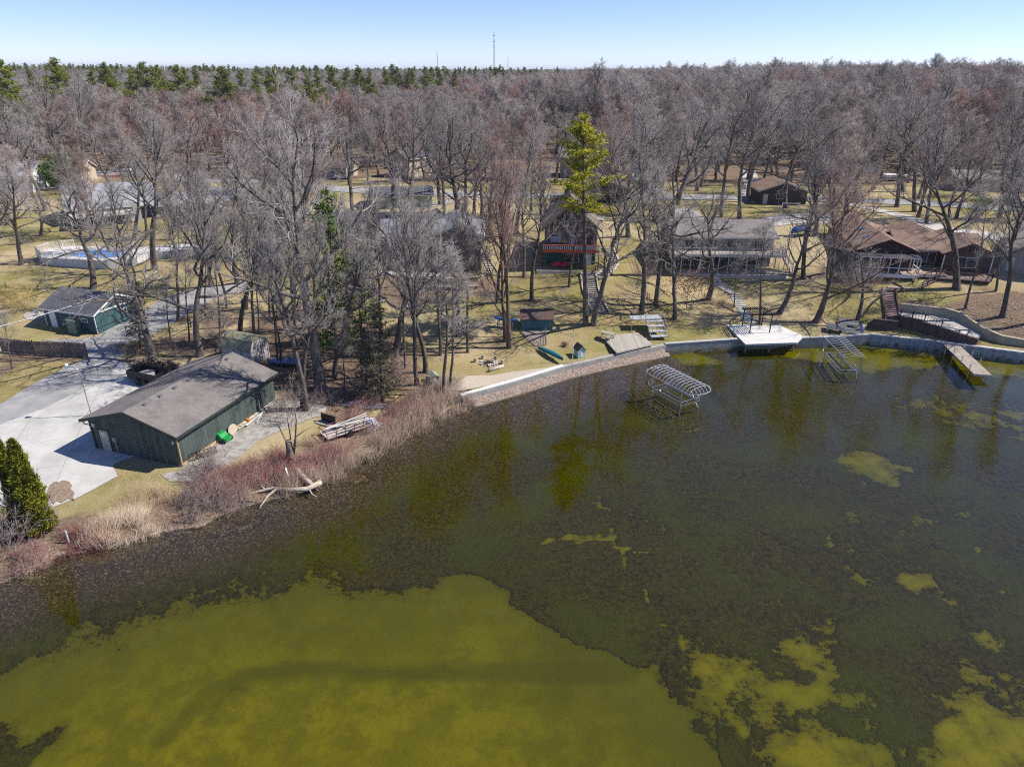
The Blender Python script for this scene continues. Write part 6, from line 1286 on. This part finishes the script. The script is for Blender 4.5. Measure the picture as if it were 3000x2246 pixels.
for i in range(9): r_ = .3+.05*math.sin(i); m.tube([(-1.3+i*.32, r_*math.cos(t), .35+r_*math.sin(t)) for t in np.linspace(0, 2*math.pi, 13)], .025, 4)
for t in np.linspace(0, 5.9, 12): m.bar((-1.35,.32*math.cos(t),.35+.32*math.sin(t)), (1.35,.32*math.cos(t),.35+.32*math.sin(t)), .025)
m.build('mesh', black, k)
k = thing('traffic_cone', G(728, 1236), 'small orange bucket among the white boards', 'bucket'); m = MB(); m.tube([(0,0,0),(0,0,.35)], [.13,.17], 12); m.build('bucket', mat('orange_plastic', (0.75, 0.22, 0.02), .5), k); k.name = 'bucket'
# log pile, dump trailer
lpn = thing('log_pile', G(455, 1075), 'long pile of split logs behind the dark trailer', 'log pile', R(-8)); 
mb = MB()
for i in range(150):
    x = rng.uniform(-2.9, 2.9); zz = rng.uniform(.1, 1.25*(1-abs(x)/4.2)); y = rng.uniform(-.25, .25); rr = rng.uniform(.08, .15); mb.tube([(x, y-.28, zz), (x+rng.uniform(-.04,.04), y+.28, zz)], rr, 7)
mb.build('logs', mat('split_logs', (0.24, 0.19, 0.15), .95, col2=(0.09, 0.07, 0.055), scale=3), lpn)
dt = thing('dump_trailer', G(440, 1118), 'black open dump trailer behind the long shed', 'trailer', R(-20)); m = MB(); L_, w_2 = 3.9, 2.0
m.box(-L_/2,L_/2,-w_2/2,-w_2/2+.07,.6,1.45); m.box(-L_/2,L_/2,w_2/2-.07,w_2/2,.6,1.45); m.box(-L_/2,-L_/2+.07,-w_2/2+.07,w_2/2-.07,.6,1.45); m.box(L_/2-.07,L_/2,-w_2/2+.07,w_2/2-.07,.6,1.45); m.box(-L_/2,L_/2,-w_2/2,w_2/2,.5,.597); m.build('body', black, dt)
for x in (-.45,.45):
    for s in (-1, 1): m = MB(); m.tube([(x,s*1.02,.36),(x,s*1.22,.36)], .36, 14); m.build('wheel', black, dt)
m = MB(); m.bar((-L_/2,-.4,.55),(-L_/2-1.3,0,.5),.1); m.bar((-L_/2,.4,.55),(-L_/2-1.3,0,.5),.1); m.build('drawbar', black, dt)
m = MB(); m.prism([(-1.3,-.6),(.2,-.8),(.9,0),(.3,.6),(-1.1,.7)], .6, [1.0,1.1,.8,1.2,.95]); m.build('load', mat('grey_rubble', (0.45, 0.42, 0.40), .9, col2=(0.2, 0.17, 0.16), scale=3), dt)
# yard near the thicket
k = thing('black_bench', G(965, 1240), 'black slatted bench panel standing on a wooden pallet', 'bench', R(-28)); m = MB(); m.box(-1.2,1.5,-.7,.5,.0,.14); m.build('pallet', greywood, k)
m = MB(); [m.box(-.95+i*.36,-.63+i*.36,-.05,.05,.15,.95) for i in range(5)]; m.box(-.98,.82,.06,.1,.8,.9); m.box(-.98,.82,.06,.1,.25,.35); m.build('backrest', black, k)
k = thing('utility_trailer', G(1015, 1265), 'rusty railed trailer loaded with pale boards beside the thicket', 'trailer', R(38)); rust = mat('rust_red_steel', (0.20, 0.06, 0.06), .85, var=.3)
m = MB(); m.box(-2.3,2.3,-.9,.9,.35,.42); m.build('bed', mat('trailer_bed', (0.5, 0.44, 0.40), .9, var=.3, scale=2), k); m = MB(); [m.bar((x,y,.42),(x,y,.9),.05) for x in np.linspace(-2.3,2.3,6) for y in (-.9,.9)]; [m.bar((-2.3,y,.9),(2.3,y,.9),.05) for y in (-.9,.9)]; m.bar((-2.3,-.9,.9),(-2.3,.9,.9),.05); m.build('side_rail', rust, k)
m = MB(); [m.bar((rng.uniform(-2,0),rng.uniform(-.8,.8),.5+.04*i),(rng.uniform(.6,2.6),rng.uniform(-.8,.8),.56+.06*i),.16,.04) for i in range(9)]; m.build('boards', offw, k)
for s in (-1, 1): m = MB(); m.tube([(0,s*.95,.3),(0,s*1.12,.3)], .3, 14); m.build('wheel', black, k)
k = thing('crumpled_tarp', G(1078, 1245), 'crumpled pale blue tarp heaped at the trailer end', 'tarp', R(-20)); nb = 16; tv = []; 
for i in range(nb):
    for j in range(nb): u, v = i/(nb-1)-.5, j/(nb-1)-.5; tv.append((u*2.6, v*1.6, max(0.03, .75*(1-4*u*u)*(1-4*v*v)+rng.normal(0,.09))))
m = MB(); m.add(tv, [(i*nb+j,(i+1)*nb+j,(i+1)*nb+j+1,i*nb+j+1) for i in range(nb-1) for j in range(nb-1)]); m.build('sheet', mat('pale_tarp', (0.42, 0.52, 0.60), .5, col2=(0.62, 0.62, 0.72), scale=1.4), k)
k = thing('pipe_stack', G(1060, 1195), 'white and grey pipes lying on the dark litter', 'pipes', R(-12)); m = MB(); [m.tube([(-2.2+i*.3,i*.22,.15+.05*i),(1.4+i*.5,i*.25-.3,.2)], .05, 6) for i in range(5)]; m.build('pipes', alu, k)
k = thing('covered_boat', G(845, 1070), 'low boat under a blue grey cover among the grove trunks', 'boat', R(-6)); boatshape('hull', k, 4.8, 1.5, .8, mat('blue_grey_cover', (0.16, 0.24, 0.40), .6, var=.3), 0, True)
for px, py, lb in ((878,1163,'left grey fence post stub by the pipes'),(1012,1140,'tall grey post left of the leaning spruce'),(1020,1150,'shorter grey post left of the leaning spruce')): k = thing('fence_post', G(px, py), lb, 'post', 0, 'old posts in the grove'); m = MB(); m.bar((0,0,-.2),(0,0,1.3),.14); m.build('post', greywood, k)
# covered boats and vehicles beyond
for px, py, c, lb in ((1873,505,(0.02,0.10,0.5),'bright blue tarpaulin heap across the road'),(2345,690,(0.02,0.09,0.42),'dark blue covered boat left of the brown house')):
    k = thing('covered_boat', G(px, py), lb, 'boat', R(20)); boatshape('cover', k, 4.2, 2.0, 1.6, mat('blue_boat_cover', c, .5, var=.2, scale=2, bump=.3), 0, True); m = MB(); m.bar((-1.5,0,.1),(1.8,0,.1),.3); m.build('trailer_frame', black, k)
def car(px, py, rz, c, lb):
    k = thing('parked_car', G(px, py), lb, 'car', R(rz)); m = MB(); m.ext([(-2.2,.35),(2.2,.35),(2.25,.8),(1.3,.95),(-2.0,1.0),(-2.25,.8)], 'y', -.88, .88); m.build('body', mat('car_paint', c, .3, var=.05), k, bevel=.05)
    m = MB(); m.ext([(-1.5,.97),(1.1,.95),(.4,1.45),(-1.0,1.5)], 'y', -.78, .78); m.build('cabin', glass, k)
    for x in (-1.4, 1.4):
        for s in (-1, 1): m = MB(); m.tube([(x,s*.78,.33),(x,s*.92,.33)], .33, 14); m.build('wheel', black, k)
car(828, 638, 12, (0.02, 0.05, 0.22), 'dark blue car parked in the drive between the houses'); car(2238, 480, 30, (0.6, 0.6, 0.6), 'silver car on the far pale drive'); car(360, 505, -5, (0.7, 0.7, 0.7), 'white car on the road at left'); car(1005, 525, 10, (0.65, 0.65, 0.66), 'pale car among the trees left of the tan house'); car(1480, 545, -20, (0.5, 0.5, 0.52), 'grey car under the trees left of the pine')
k = thing('white_pontoon', G(2618, 530), 'white covered pontoon boat in the yard beyond the road', 'boat', R(-3)); m = MB(); m.box(-3.2,3.2,-1.1,1.1,.9,1.7); m.build('cover', white, k, bevel=.15); 
for s in (-1, 1): m = MB(); m.tube([(-3.2,s*.7,.5),(3.0,s*.7,.5),(3.5,s*.7,.75)], [.3,.3,.08], 10); m.build('float', alu, k)
k = thing('goal_frame', G(2287, 633), 'white rectangular goal frame on the forecourt', 'goal'); m = MB(); m.bar((0,0,0),(0,0,2.4),.12); m.bar((3.2,-.2,0),(3.2,-.2,2.4),.12); m.bar((-.06,0,2.4),(3.26,-.2,2.4),.12); m.build('frame', white, k); m = MB(); [m.bar((x,-.0,.02),(x,-.1,2.35),.015) for x in np.arange(.2,3.1,.2)]; [m.bar((0.05,0,z),(3.15,-.15,z),.015) for z in np.arange(.2,2.3,.2)]; m.build('net', mat('dark_net', (0.08,0.08,0.1), .9), k)
k = thing('overhead_cable', (0,0,0), 'pale overhead cable crossing in front of the teal garage', 'cable'); a = W(-200, 1000, 8.5); b_ = W(560, 745, 9.5); m = MB(); m.tube([a.lerp(b_, t) - Vector((0,0,1.2*4*t*(1-t))) for t in np.linspace(0, 1, 20)], .035, 5); m.build('cable', mat('pale_cable', (0.6,0.6,0.6), .6), k)
k = thing('garden_chair', G(112, 925), 'white garden chair on the round patio left of the teal garage', 'chair', R(200)); m = MB(); m.box(-.27,.27,-.25,.25,.40,.44); m.build('seat', white, k); m = MB(); m.ext([(.22,.44),(.28,.44),(.38,.95),(.33,.95)], 'x', -.27, .27); m.build('backrest', white, k)
for x in (-.24,.24):
    for y in (-.22,.22): m = MB(); m.bar((x,y,0),(x,y,.4),.05); m.build('leg', white, k)
drape('round_patio', [(100+32*math.cos(t), 925+13*math.sin(t)) for t in np.linspace(0, 6.0, 18)], mat('pinkish_paving', (0.42,0.37,0.34), .9, var=.2, scale=2), .05)
k = thing('basketball_board', G(8, 1100)+Vector((-.3,0,0)), 'small bright blue bird box on a crooked stick at the left edge', 'bird box'); m = MB(); m.bar((0,0,-.2),(0,0,2.5),.07); m.build('stick', greywood, k); m = MB(); m.box(-.25,.25,-.2,.2,2.5,2.95); m.build('box', mat('bird_box_blue', (0.03,0.15,0.7), .5), k); k.name = 'bird_box'
# radio masts on the horizon
for px, ty, y, wb_, lb in ((1447, 95, 2600, 7, 'tall lattice radio mast with dishes on the horizon'), (1280, 145, 3600, 3, 'thin faint mast left of the tall lattice mast'), (1488, 160, 3900, 3, 'thin short mast right of the tall lattice mast')):
    d = ray(px, ty); t = y/d[1]; x = d[0]*t; z1 = CAM_Z+d[2]*t; z0 = hz(x, y); k = thing('radio_mast', (x, y, z0), lb, 'radio mast'); m = MB(); H_ = z1-z0; n = 26
    for c3 in range(3): a3 = c3*2.094; m.bar((wb_/2*math.cos(a3), wb_/2*math.sin(a3), 0), (.6*math.cos(a3), .6*math.sin(a3), H_*.92), .9)
    for i in range(n):
        f0, f1 = i/n, (i+1)/n; r0_, r1_ = wb_/2*(1-f0)+.6*f0, wb_/2*(1-f1)+.6*f1
        for c3 in range(3): a3 = c3*2.094; a4 = a3+2.094; m.bar((r0_*math.cos(a3), r0_*math.sin(a3), H_*.92*f0), (r1_*math.cos(a4), r1_*math.sin(a4), H_*.92*f1), .5)
    m.bar((0,0,H_*.9),(0,0,H_),.8); m.build('lattice', mat('mast_steel', (0.30,0.32,0.36), .6), k)
    if wb_ == 7:
        for f0 in (.68, .80, .93): m = MB(); m.tube([(0,-2.2,H_*f0),(0,-.6,H_*f0)], 2.2, 14); m.build('dish', black if f0 > .7 else offw, k)
# ------------------------------------------------------------------ low vegetation
def in_poly(P, n):
    P = np.array([tuple(G(x, y).xy) if y < 1700 else tuple(W(x, y, .2).xy) for x, y in P]); lo = P.min(0); hi = P.max(0); out = []
    while sum(len(o) for o in out) < n:
        q = rng.uniform(lo, hi, (n*2, 2)); q = q[(poly_sd(q[:,0], q[:,1], P) > rng.uniform(-.7, .6, len(q))) & (vnoise(q[:,0], q[:,1], 1.3, 21) + rng.uniform(-.18, .18, len(q)) > .42)]; out.append(q)
    return np.concatenate(out)[:n]
def stems(polys, n, h, spread, rad, mats, name, label, cat, subs=0, lean=(0, 0), minz=-.15, clump=1):
    C = np.concatenate([in_poly(P, int(n*f)) for P, f in polys]); 
    if clump > 1: C = np.repeat(C[:len(C)//clump], clump, 0) + rng.normal(0, .12, (len(C)//clump*clump, 2))
    z = np.maximum(hgt(C[:,0], C[:,1]), minz) - .03; A = np.c_[C, z]; D = unit(rng.normal(0, spread, A.shape)*np.where(rng.uniform(size=(len(A), 1)) < .18, 3.0, 1.0)*np.array([1, 1, .2]) + np.array([lean[0], lean[1], 1])); L = rng.uniform(h[0], h[1], len(A)); rd = np.full(len(A), rad)
    if subs:
        k = np.repeat(np.arange(len(A)), subs); A2 = A[k] + D[k]*(L[k]*rng.uniform(.25, .9, len(k)))[:,None]; D2 = unit(D[k] + rng.normal(0, .55, (len(k), 3)) + np.array([0, 0, .15])); A = np.r_[A, A2]; L = np.r_[L, L[k]*rng.uniform(.25, .5, len(k))]; D = np.r_[D, D2]; rd = np.r_[rd, np.full(len(k), rad*.7)]
    h1 = rng.uniform(size=len(A)) < .5; Vs = []; Fs = []; o = 0
    for sel in (h1, ~h1): V, F = cones(A[sel], D[sel], L[sel], rd[sel]); Vs.append(V); Fs.append(F+o); o += len(V)
    me = fastmesh(name, np.concatenate(Vs), Fs, mats, midx=[0, 1]); ob = bpy.data.objects.new(name, me); COL.objects.link(ob); tag(ob, label, cat, kind='stuff'); return ob
def sm_(n_, c, c2): return mat(n_, c, .9, col2=c2, scale=.5, spec=.1)
DOG = sm_('dogwood_stems', (0.30, 0.05, 0.065), (0.20, 0.055, 0.055)); DOG2 = sm_('dull_red_stems', (0.27, 0.17, 0.15), (0.20, 0.12, 0.11)); STR = sm_('straw', (0.50, 0.41, 0.31), (0.36, 0.28, 0.21)); STR2 = sm_('pale_straw', (0.62, 0.52, 0.41), (0.46, 0.37, 0.29))
GRB = sm_('grey_brush', (0.31, 0.26, 0.25), (0.22, 0.17, 0.17)); BRB = sm_('brown_brush', (0.27, 0.19, 0.16), (0.18, 0.13, 0.11)); OCH = sm_('ochre_grass', (0.56, 0.42, 0.23), (0.44, 0.32, 0.17)); GRN = sm_('tuft_green', (0.13, 0.17, 0.05), (0.09, 0.12, 0.04))
RP = [([(1030,1200),(1170,1140),(1300,1160),(1340,1185),(1200,1235),(1080,1275),(1000,1260)], .24), ([(560,1450),(600,1410),(700,1370),(860,1310),(990,1290),(1060,1290),(960,1395),(800,1450),(700,1470)], .58), ([(170,1590),(250,1560),(330,1560),(330,1590),(200,1630),(90,1665),(0,1690),(0,1640)], .18)]
stems(RP, 5200, (.5, 1.5), .42, .012, [DOG, DOG2], 'dogwood_thicket', 'red stemmed thicket along the natural shore', 'thicket', 3)
stems([(RP[1][0], .6), (RP[0][0], .25), ([(0,1640),(160,1600),(160,1640),(0,1700)], .15)], 5200, (.4, 1.3), .6, .013, [STR, GRB], 'dead_weeds', 'pale dead weeds mixed through the red thicket', 'weeds', 2)
stems([([(940,1410),(1040,1335),(1190,1240),(1330,1165),(1395,1180),(1360,1208),(1200,1285),(1060,1370),(960,1432)], .68), ([(700,1470),(940,1400),(950,1425),(860,1455),(740,1480)], .14), ([(1180,1180),(1340,1150),(1360,1180),(1200,1240)], .18)], 5200, (.7, 2.1), .3, .014, [STR, BRB], 'reed_bed', 'tall tan reeds standing at the water edge of the red thicket', 'reeds', 0, (-.12, -.10))
stems([([(235,1575),(330,1520),(450,1495),(475,1555),(370,1590),(250,1615)], 1)], 1900, (.7, 1.8), .28, .016, [STR2, STR], 'cattail_clump', 'bleached pale reeds below the ochre grass', 'reeds', 0, (.15, -.1))
stems([([(330,1490),(400,1440),(500,1430),(520,1480),(450,1515),(350,1520)], .7), ([(290,1510),(340,1480),(350,1530),(300,1550)], .3)], 2400, (.4, 1.4), .3, .010, [OCH, STR], 'ochre_grass', 'ochre ornamental grass between the shed and the pale reeds', 'grass', 0)
stems([([(475,1555),(500,1500),(560,1440),(650,1430),(720,1470),(700,1500),(600,1540),(500,1565)], .6), ([(540,1380),(640,1350),(660,1400),(580,1440),(530,1430)], .16), ([(-40,1560),(60,1520),(150,1510),(180,1590),(60,1640),(-40,1650)], .24)], 1100, (.6, 1.9), .7, .017, [GRB, BRB], 'shore_brush', 'tangled grey bare brush leaning over the water', 'brush', 5)
stems([([(1040,1080),(1130,1040),(1190,1090),(1200,1170),(1100,1190),(1030,1160)], .5), ([(840,1150),(950,1130),(1000,1180),(900,1220),(830,1200)], .2), ([(340,1010),(540,1010),(560,1060),(380,1070)], .15), ([(660,1180),(720,1150),(800,1180),(860,1230),(800,1240)], .15)], 1500, (.8, 2.2), .4, .014, [GRB, BRB], 'understory_brush', 'thin bare understory brush in the grove', 'brush', 5)
stems([([(1290,1120),(1360,1150),(1330,1180),(1230,1190),(1200,1150)], 1)], 700, (.6, 1.8), .5, .014, [GRB, STR], 'wall_end_brush', 'grey and tan brush at the end of the white capped wall', 'brush', 4)
stems([([(2660,870),(2800,900),(2900,890),(3100,900),(3100,1000),(2900,985),(2780,935)], .8), ([(2660,830),(2720,830),(2740,870),(2640,870)], .2)], 1500, (.15, .55), .6, .012, [GRB, GRN], 'bank_plants', 'sparse low plants on the mulched bank at right', 'ground cover', 4)
gpoly = [([(40,1230),(230,1060),(100,1060),(-40,1080)], .1), ([(1330,1130),(1640,1060),(1600,960),(1380,980),(1250,1080)], .15), ([(1640,1060),(1780,1020),(1880,900),(1800,800),(1560,850),(1600,960)], .2), ([(1900,1000),(2150,985),(2280,920),(2400,830),(2100,830),(1900,860)], .2), ([(2360,980),(2560,975),(2600,880),(2450,820),(2300,900)], .12), ([(0,900),(140,950),(250,830),(450,830),(300,760),(0,720)], .12), ([(320,1500),(540,1420),(400,1360),(340,1430)], .11)]
stems(gpoly, 30000, (.05, .16), .5, .016, [sm_('dry_blades', (0.40, 0.33, 0.15), (0.28, 0.24, 0.09)), sm_('green_blades', (0.22, 0.22, 0.07), (0.30, 0.26, 0.10))], 'lawn_tufts', 'short dry grass tufts on the lawns', 'grass', 0)
def bush(px, py, h, w, n, mats, label, cat='shrub', name='bare_shrub', subs=7, group=None, rad=.016):
    b = G(px, py) if py < 1700 else W(px, py, .2); o = thing(name, b, label, cat, 0, group); A = np.c_[rng.normal(0, w*.12, (n, 2)), np.full(n, -.05)]; D = unit(np.c_[rng.normal(0, w/h*.45, (n, 2)), np.ones(n)]); L = rng.uniform(.6, 1.0, n)*h; rd = np.full(n, rad)
    Ag, Dg, Lg, Rg = [A], [D], [L], [rd]; pa, pd, plg = A, D, L
    for g_ in range(2):
        k = np.repeat(np.arange(len(pa)), subs if g_ == 0 else 3); a2 = pa[k]+pd[k]*(plg[k]*rng.uniform(.25, .95, len(k)))[:,None]; d2 = unit(pd[k]+rng.normal(0, .5, (len(k), 3))+np.array([0, 0, .1])); l2 = plg[k]*rng.uniform(.3, .55, len(k)); Ag.append(a2); Dg.append(d2); Lg.append(l2); Rg.append(np.full(len(k), rad*.6)); pa, pd, plg = a2, d2, l2
    for nm, s in (('stems', slice(0, 1)), ('twigs', slice(1, 3))):
        V, F = cones(np.concatenate(Ag[s]), np.concatenate(Dg[s]), np.concatenate(Lg[s]), np.concatenate(Rg[s])); c = bpy.data.objects.new(nm, fastmesh(nm, V, [F], mats[0] if nm == 'stems' else mats[1])); COL.objects.link(c); c.parent = o
    return o
YEL = sm_('yellow_willow_twigs', (0.55, 0.40, 0.12), (0.42, 0.32, 0.12)); REDS = sm_('bright_red_shrub', (0.42, 0.07, 0.07), (0.30, 0.06, 0.06)); LEAFB = sm_('clinging_brown_leaves', (0.42, 0.20, 0.11), (0.28, 0.13, 0.08))
bush(50, 905, 4.0, 7, 30, [BRB, YEL], 'yellow twigged willow bush at the left edge lawn', name='willow_bush', subs=16); bush(205, 545, 2.5, 4, 24, [DOG, REDS], 'bright red shrub behind the pool house', name='red_shrub', subs=10); bush(330, 530, 2.5, 6, 24, [DOG, REDS], 'wide red shrub by the far left road', name='red_shrub', subs=10)
bush(1655, 1015, .7, 1.2, 30, [BRB, BRB], 'low dark round shrub on the lawn left of the white pole', subs=9, rad=.02); bush(95, 1545, 4.2, 3.0, 12, [GRB, GRB], 'grey branching shrub against the arborvitae', subs=10, rad=.03); bush(30, 1600, 3.5, 3.5, 14, [GRB, GRB], 'grey shrub at the left edge below the arborvitae', subs=9, rad=.025)
bush(205, 975, 2.2, 1.8, 8, [BRB, GRB], 'bare shrub behind the green cabinet', subs=7); bush(1360, 790, 2.6, 2.6, 26, [OCH, OCH], 'rounded tan shrub at the stone house corner', subs=10); bush(1230, 800, 1.8, 3.5, 20, [BRB, BRB], 'brown shrub under the stone house windows', subs=9); bush(2480, 850, 4.0, 7, 34, [GRB, GRB], 'big tangled shrub below the brown house left corner', subs=12, rad=.022); bush(2540, 840, 3, 5, 26, [GRB, BRB], 'tangled brown shrub under the sun room', subs=10)
bush(860, 1240, 4.0, 3.0, 7, [GRB, GRB], 'many stemmed young shrub rising beside the gravel yard', subs=6, rad=.03); bush(2170, 870, 1.6, 1.6, 10, [BRB, GRB], 'small shrub beside the stepped walk', subs=6); bush(1935, 905, 1.2, 1.4, 10, [BRB, BRB], 'small bush at the wire fence foot', subs=6); bush(620, 1385, 2.6, 3.2, 14, [GRB, GRB], 'spreading grey shrub in front of the shed corner', subs=9, rad=.02); bush(1890, 830, 3.2, 3.5, 22, [GRB, BRB], 'dense bare shrub at the beige house left corner', subs=10)
bush(2440, 605, 4, 7, 30, [BRB, GRB], 'dark bare hedge clump beside the forecourt', subs=12, rad=.02); bush(2850, 640, 5, 6, 30, [BRB, GRN], 'dark rounded bush above the long pale drive', subs=14, rad=.03)
# leaves still hanging on one tree
lf = thing('low_oak', G(2010, 905), 'low sapling holding rust brown leaves beside the lawn tree', 'sapling'); C = rng.normal(0, 1, (520, 3))*np.array([1.6, 1.3, 1.3]) + np.array([0, 0, 3.6]); V, F = needles(C, rng, 4, .15, .28, 1.0); c = bpy.data.objects.new('leaves', fastmesh('leaves', V, [F], LEAFB)); COL.objects.link(c); c.parent = lf
A = np.zeros((26, 3)); A[:,2] = rng.uniform(.6, 3.4, 26); D = unit(np.c_[rng.normal(0, 1, (26, 2)), rng.uniform(.3, 1, 26)]); V, F = cones(np.r_[A, [[0,0,-.2]]], np.r_[D, [[0,0,1]]], np.r_[rng.uniform(1, 2, 26), [5.0]], np.r_[np.full(26, .02), [.06]]); c = bpy.data.objects.new('stems', fastmesh('stems', V, [F], BARK)); COL.objects.link(c); c.parent = lf
mb = MB()
for q in in_poly([(2660,850),(2800,895),(2900,880),(3060,880),(3060,1000),(2925,990),(2780,940),(2660,900)], 260):
    s_ = rng.uniform(.05, .15); z_ = hz(*q); mb.prism([(q[0]+s_*math.cos(t)*rng.uniform(.7,1.3), q[1]+s_*math.sin(t)*rng.uniform(.7,1.3)) for t in np.linspace(0, 5.2, 6)], z_-.1, z_+s_*rng.uniform(.3,.8))
tag(mb.build('bank_stones', mat('bank_stone', (0.50, 0.46, 0.43), .9, col2=(0.28, 0.25, 0.23), scale=.7)), 'pale stones scattered over the mulched bank at right', 'stones', kind='stuff')
# arborvitae and the round evergreen
def conifer_cone(px, py, tx, ty, r, label, m, name, n=4200, rnd=False, cat='arborvitae'):
    b = G(px, py); H = toppx(b, tx, ty).length; o = thing(name, b, label, cat); t = rng.uniform(0, 1, n); a = rng.uniform(0, 6.28, n)
    prof = np.sqrt(np.maximum(0, 1-(2*t-1)**2))*.98 if rnd else (1-t)**.62*np.minimum(1, t*9+.35); lob = 1+.22*np.sin(a*3+t*13)+.16*np.sin(a*7-t*23)+.1*np.sin(a*2-t*41); rr = r*prof*lob*rng.uniform(.72, 1.04, n)
    C = np.c_[rr*np.cos(a), rr*np.sin(a), .15+t*H*.97]; D = unit(np.c_[np.cos(a)*.55, np.sin(a)*.55, np.full(n, .9)]); k = np.repeat(np.arange(n), 6); dd = unit(D[k]+rng.normal(0, .5, (n*6, 3))); S = unit(np.cross(dd, rng.normal(0, 1, dd.shape))); A = C[k]+rng.normal(0, .06, dd.shape); Ln = rng.uniform(.14, .34, (n*6, 1))*(1 if not rnd else 1.8)
    V = np.stack([A-S*.05, A+S*.05, A+dd*Ln], 1).reshape(-1, 3); c = bpy.data.objects.new('foliage', fastmesh('foliage', V, [np.arange(len(V)).reshape(-1, 3)], m)); COL.objects.link(c); c.parent = o; mb = MB(); mb.tube([(0,0,-.3),(0,0,H*.6),(0,0,H*.9)], [.12,.07,.02], 8); mb.build('trunk', BARK, o)
conifer_cone(124, 1560, 52, 1291, .98, 'taller pointed yellow green arborvitae beside the concrete corner', ARB, 'arborvitae'); conifer_cone(76, 1540, 20, 1288, .62, 'pointed arborvitae cut by the left edge', ARB, 'arborvitae')
conifer_cone(198, 548, 198, 455, 4.2, 'round dark green evergreen behind the pool house', CEDAR, 'round_evergreen', 2600, True, 'evergreen')
# the broken snag and the fallen pale trunk
DW = mat('bleached_driftwood', (0.58, 0.50, 0.40), .9, col2=(0.34, 0.28, 0.22), scale=2.5, detail=6, bump=.5, bscale=6)
def limb(name, label, pts, r0, r1, m, cat, z0=None, extra=[]):
    P = [W(x, y, z) for x, y, z in pts]; k = thing(name, P[0], label, cat); Q = [p-P[0] for p in P]; mb = MB(); n = len(Q); mb.tube(Q, [r0+(r1-r0)*i/(n-1) for i in range(n)], 10); mb.build('trunk', m, k, True)
    for e in extra: E = [W(x, y, z)-P[0] for x, y, z in e[0]]; mb = MB(); mb.tube(E, [e[1]+(.02-e[1])*i/(len(E)-1) for i in range(len(E))], 7); mb.build('branch', m, k, True)
    return k
limb('fallen_trunk', 'bleached fallen trunk curving along the water edge', [(940,1412,.5),(900,1432,.45),(850,1434,.5),(800,1430,.55),(755,1440,.45),(715,1452,.3)], .24, .08, DW, 'fallen tree', extra=[([(810,1432,.5),(785,1452,.4),(765,1480,.1),(755,1495,-.2)], .13), ([(780,1436,.5),(760,1420,.6),(735,1425,.5)], .09), ([(905,1432,.4),(915,1448,.2),(930,1455,.05)], .08)])
limb('split_log', 'split half log lying above the fallen trunk', [(868,1376,.9),(885,1395,.8),(905,1412,.6),(915,1418,.5)], .30, .16, DW, 'log')
limb('broken_snag', 'broken standing snag with thin shoots beside the red thicket', [(858,1362,.6),(852,1335,1.4),(848,1310,2.3),(845,1292,3.0)], .42, .26, mat('dark_split_bark', (0.36, 0.27, 0.20), .95, col2=(0.07, 0.05, 0.04), scale=2.0, bump=.6), 'snag', extra=[([(852,1325,1.5),(835,1285,3.2),(815,1245,4.6),(800,1225,5.4)], .1), ([(860,1340,1.2),(866,1280,3.4),(868,1230,5.2),(862,1190,6.6)], .11), ([(856,1340,1.3),(850,1270,3.6),(842,1225,5.2),(838,1195,6.4)], .09), ([(866,1280,3.4),(890,1262,3.9),(915,1250,4.2)], .05)])
limb('leaning_pipe', 'short white pipe leaning in the thicket beside the snag', [(850,1412,.4),(836,1370,1.8)], .07, .07, white, 'pipe')
k = thing('utility_marker', G(203, 1590), 'white marker stake standing in the shore weeds at left', 'marker'); mb = MB(); mb.tube([(0,0,-.2),(0,0,1.1)], .06, 8); mb.build('stake', white, k)

# leaf litter gathers round the trunks
gm_ = bpy.data.objects['ground'].data; nv = len(gm_.vertices); co = np.zeros(nv*3, np.float32); gm_.vertices.foreach_get('co', co); co = co.reshape(-1, 3)
at_ = gm_.attributes['litter'].data; lv = np.zeros(nv, np.float32); at_.foreach_get('value', lv); nearv = (np.abs(co[:,0]) < 125) & (co[:,1] < 185); q = co[nearv]; add = np.zeros(len(q))
for o in COL.objects:
    if o.get('category') == 'bare tree' and o.location.y < 170: add += .42*np.exp(-((q[:,0]-o.location.x+.8)**2 + (q[:,1]-o.location.y)**2)/5.0)
lv[nearv] = np.maximum(lv[nearv], np.minimum(add, .55)); at_.foreach_set('value', lv)

# ------------------------------------------------------------------ air
hm = bpy.data.materials.new('air'); hm.use_nodes = True; n = hm.node_tree.nodes; n.remove(n['Principled BSDF']); pv = n.new('ShaderNodeVolumePrincipled')
pv.inputs['Color'].default_value = (0.75, 0.85, 1.0, 1); pv.inputs['Density'].default_value = 0.00008; hm.node_tree.links.new(pv.outputs[0], n['Material Output'].inputs['Volume'])
mb = MB(); mb.box(-9500, 9500, -320, 10500, -8, 62); ho = mb.build('haze', hm); ho['kind'] = 'stuff'; ho['label'] = 'thin pale air between the camera and the far woods'; ho['category'] = 'haze'
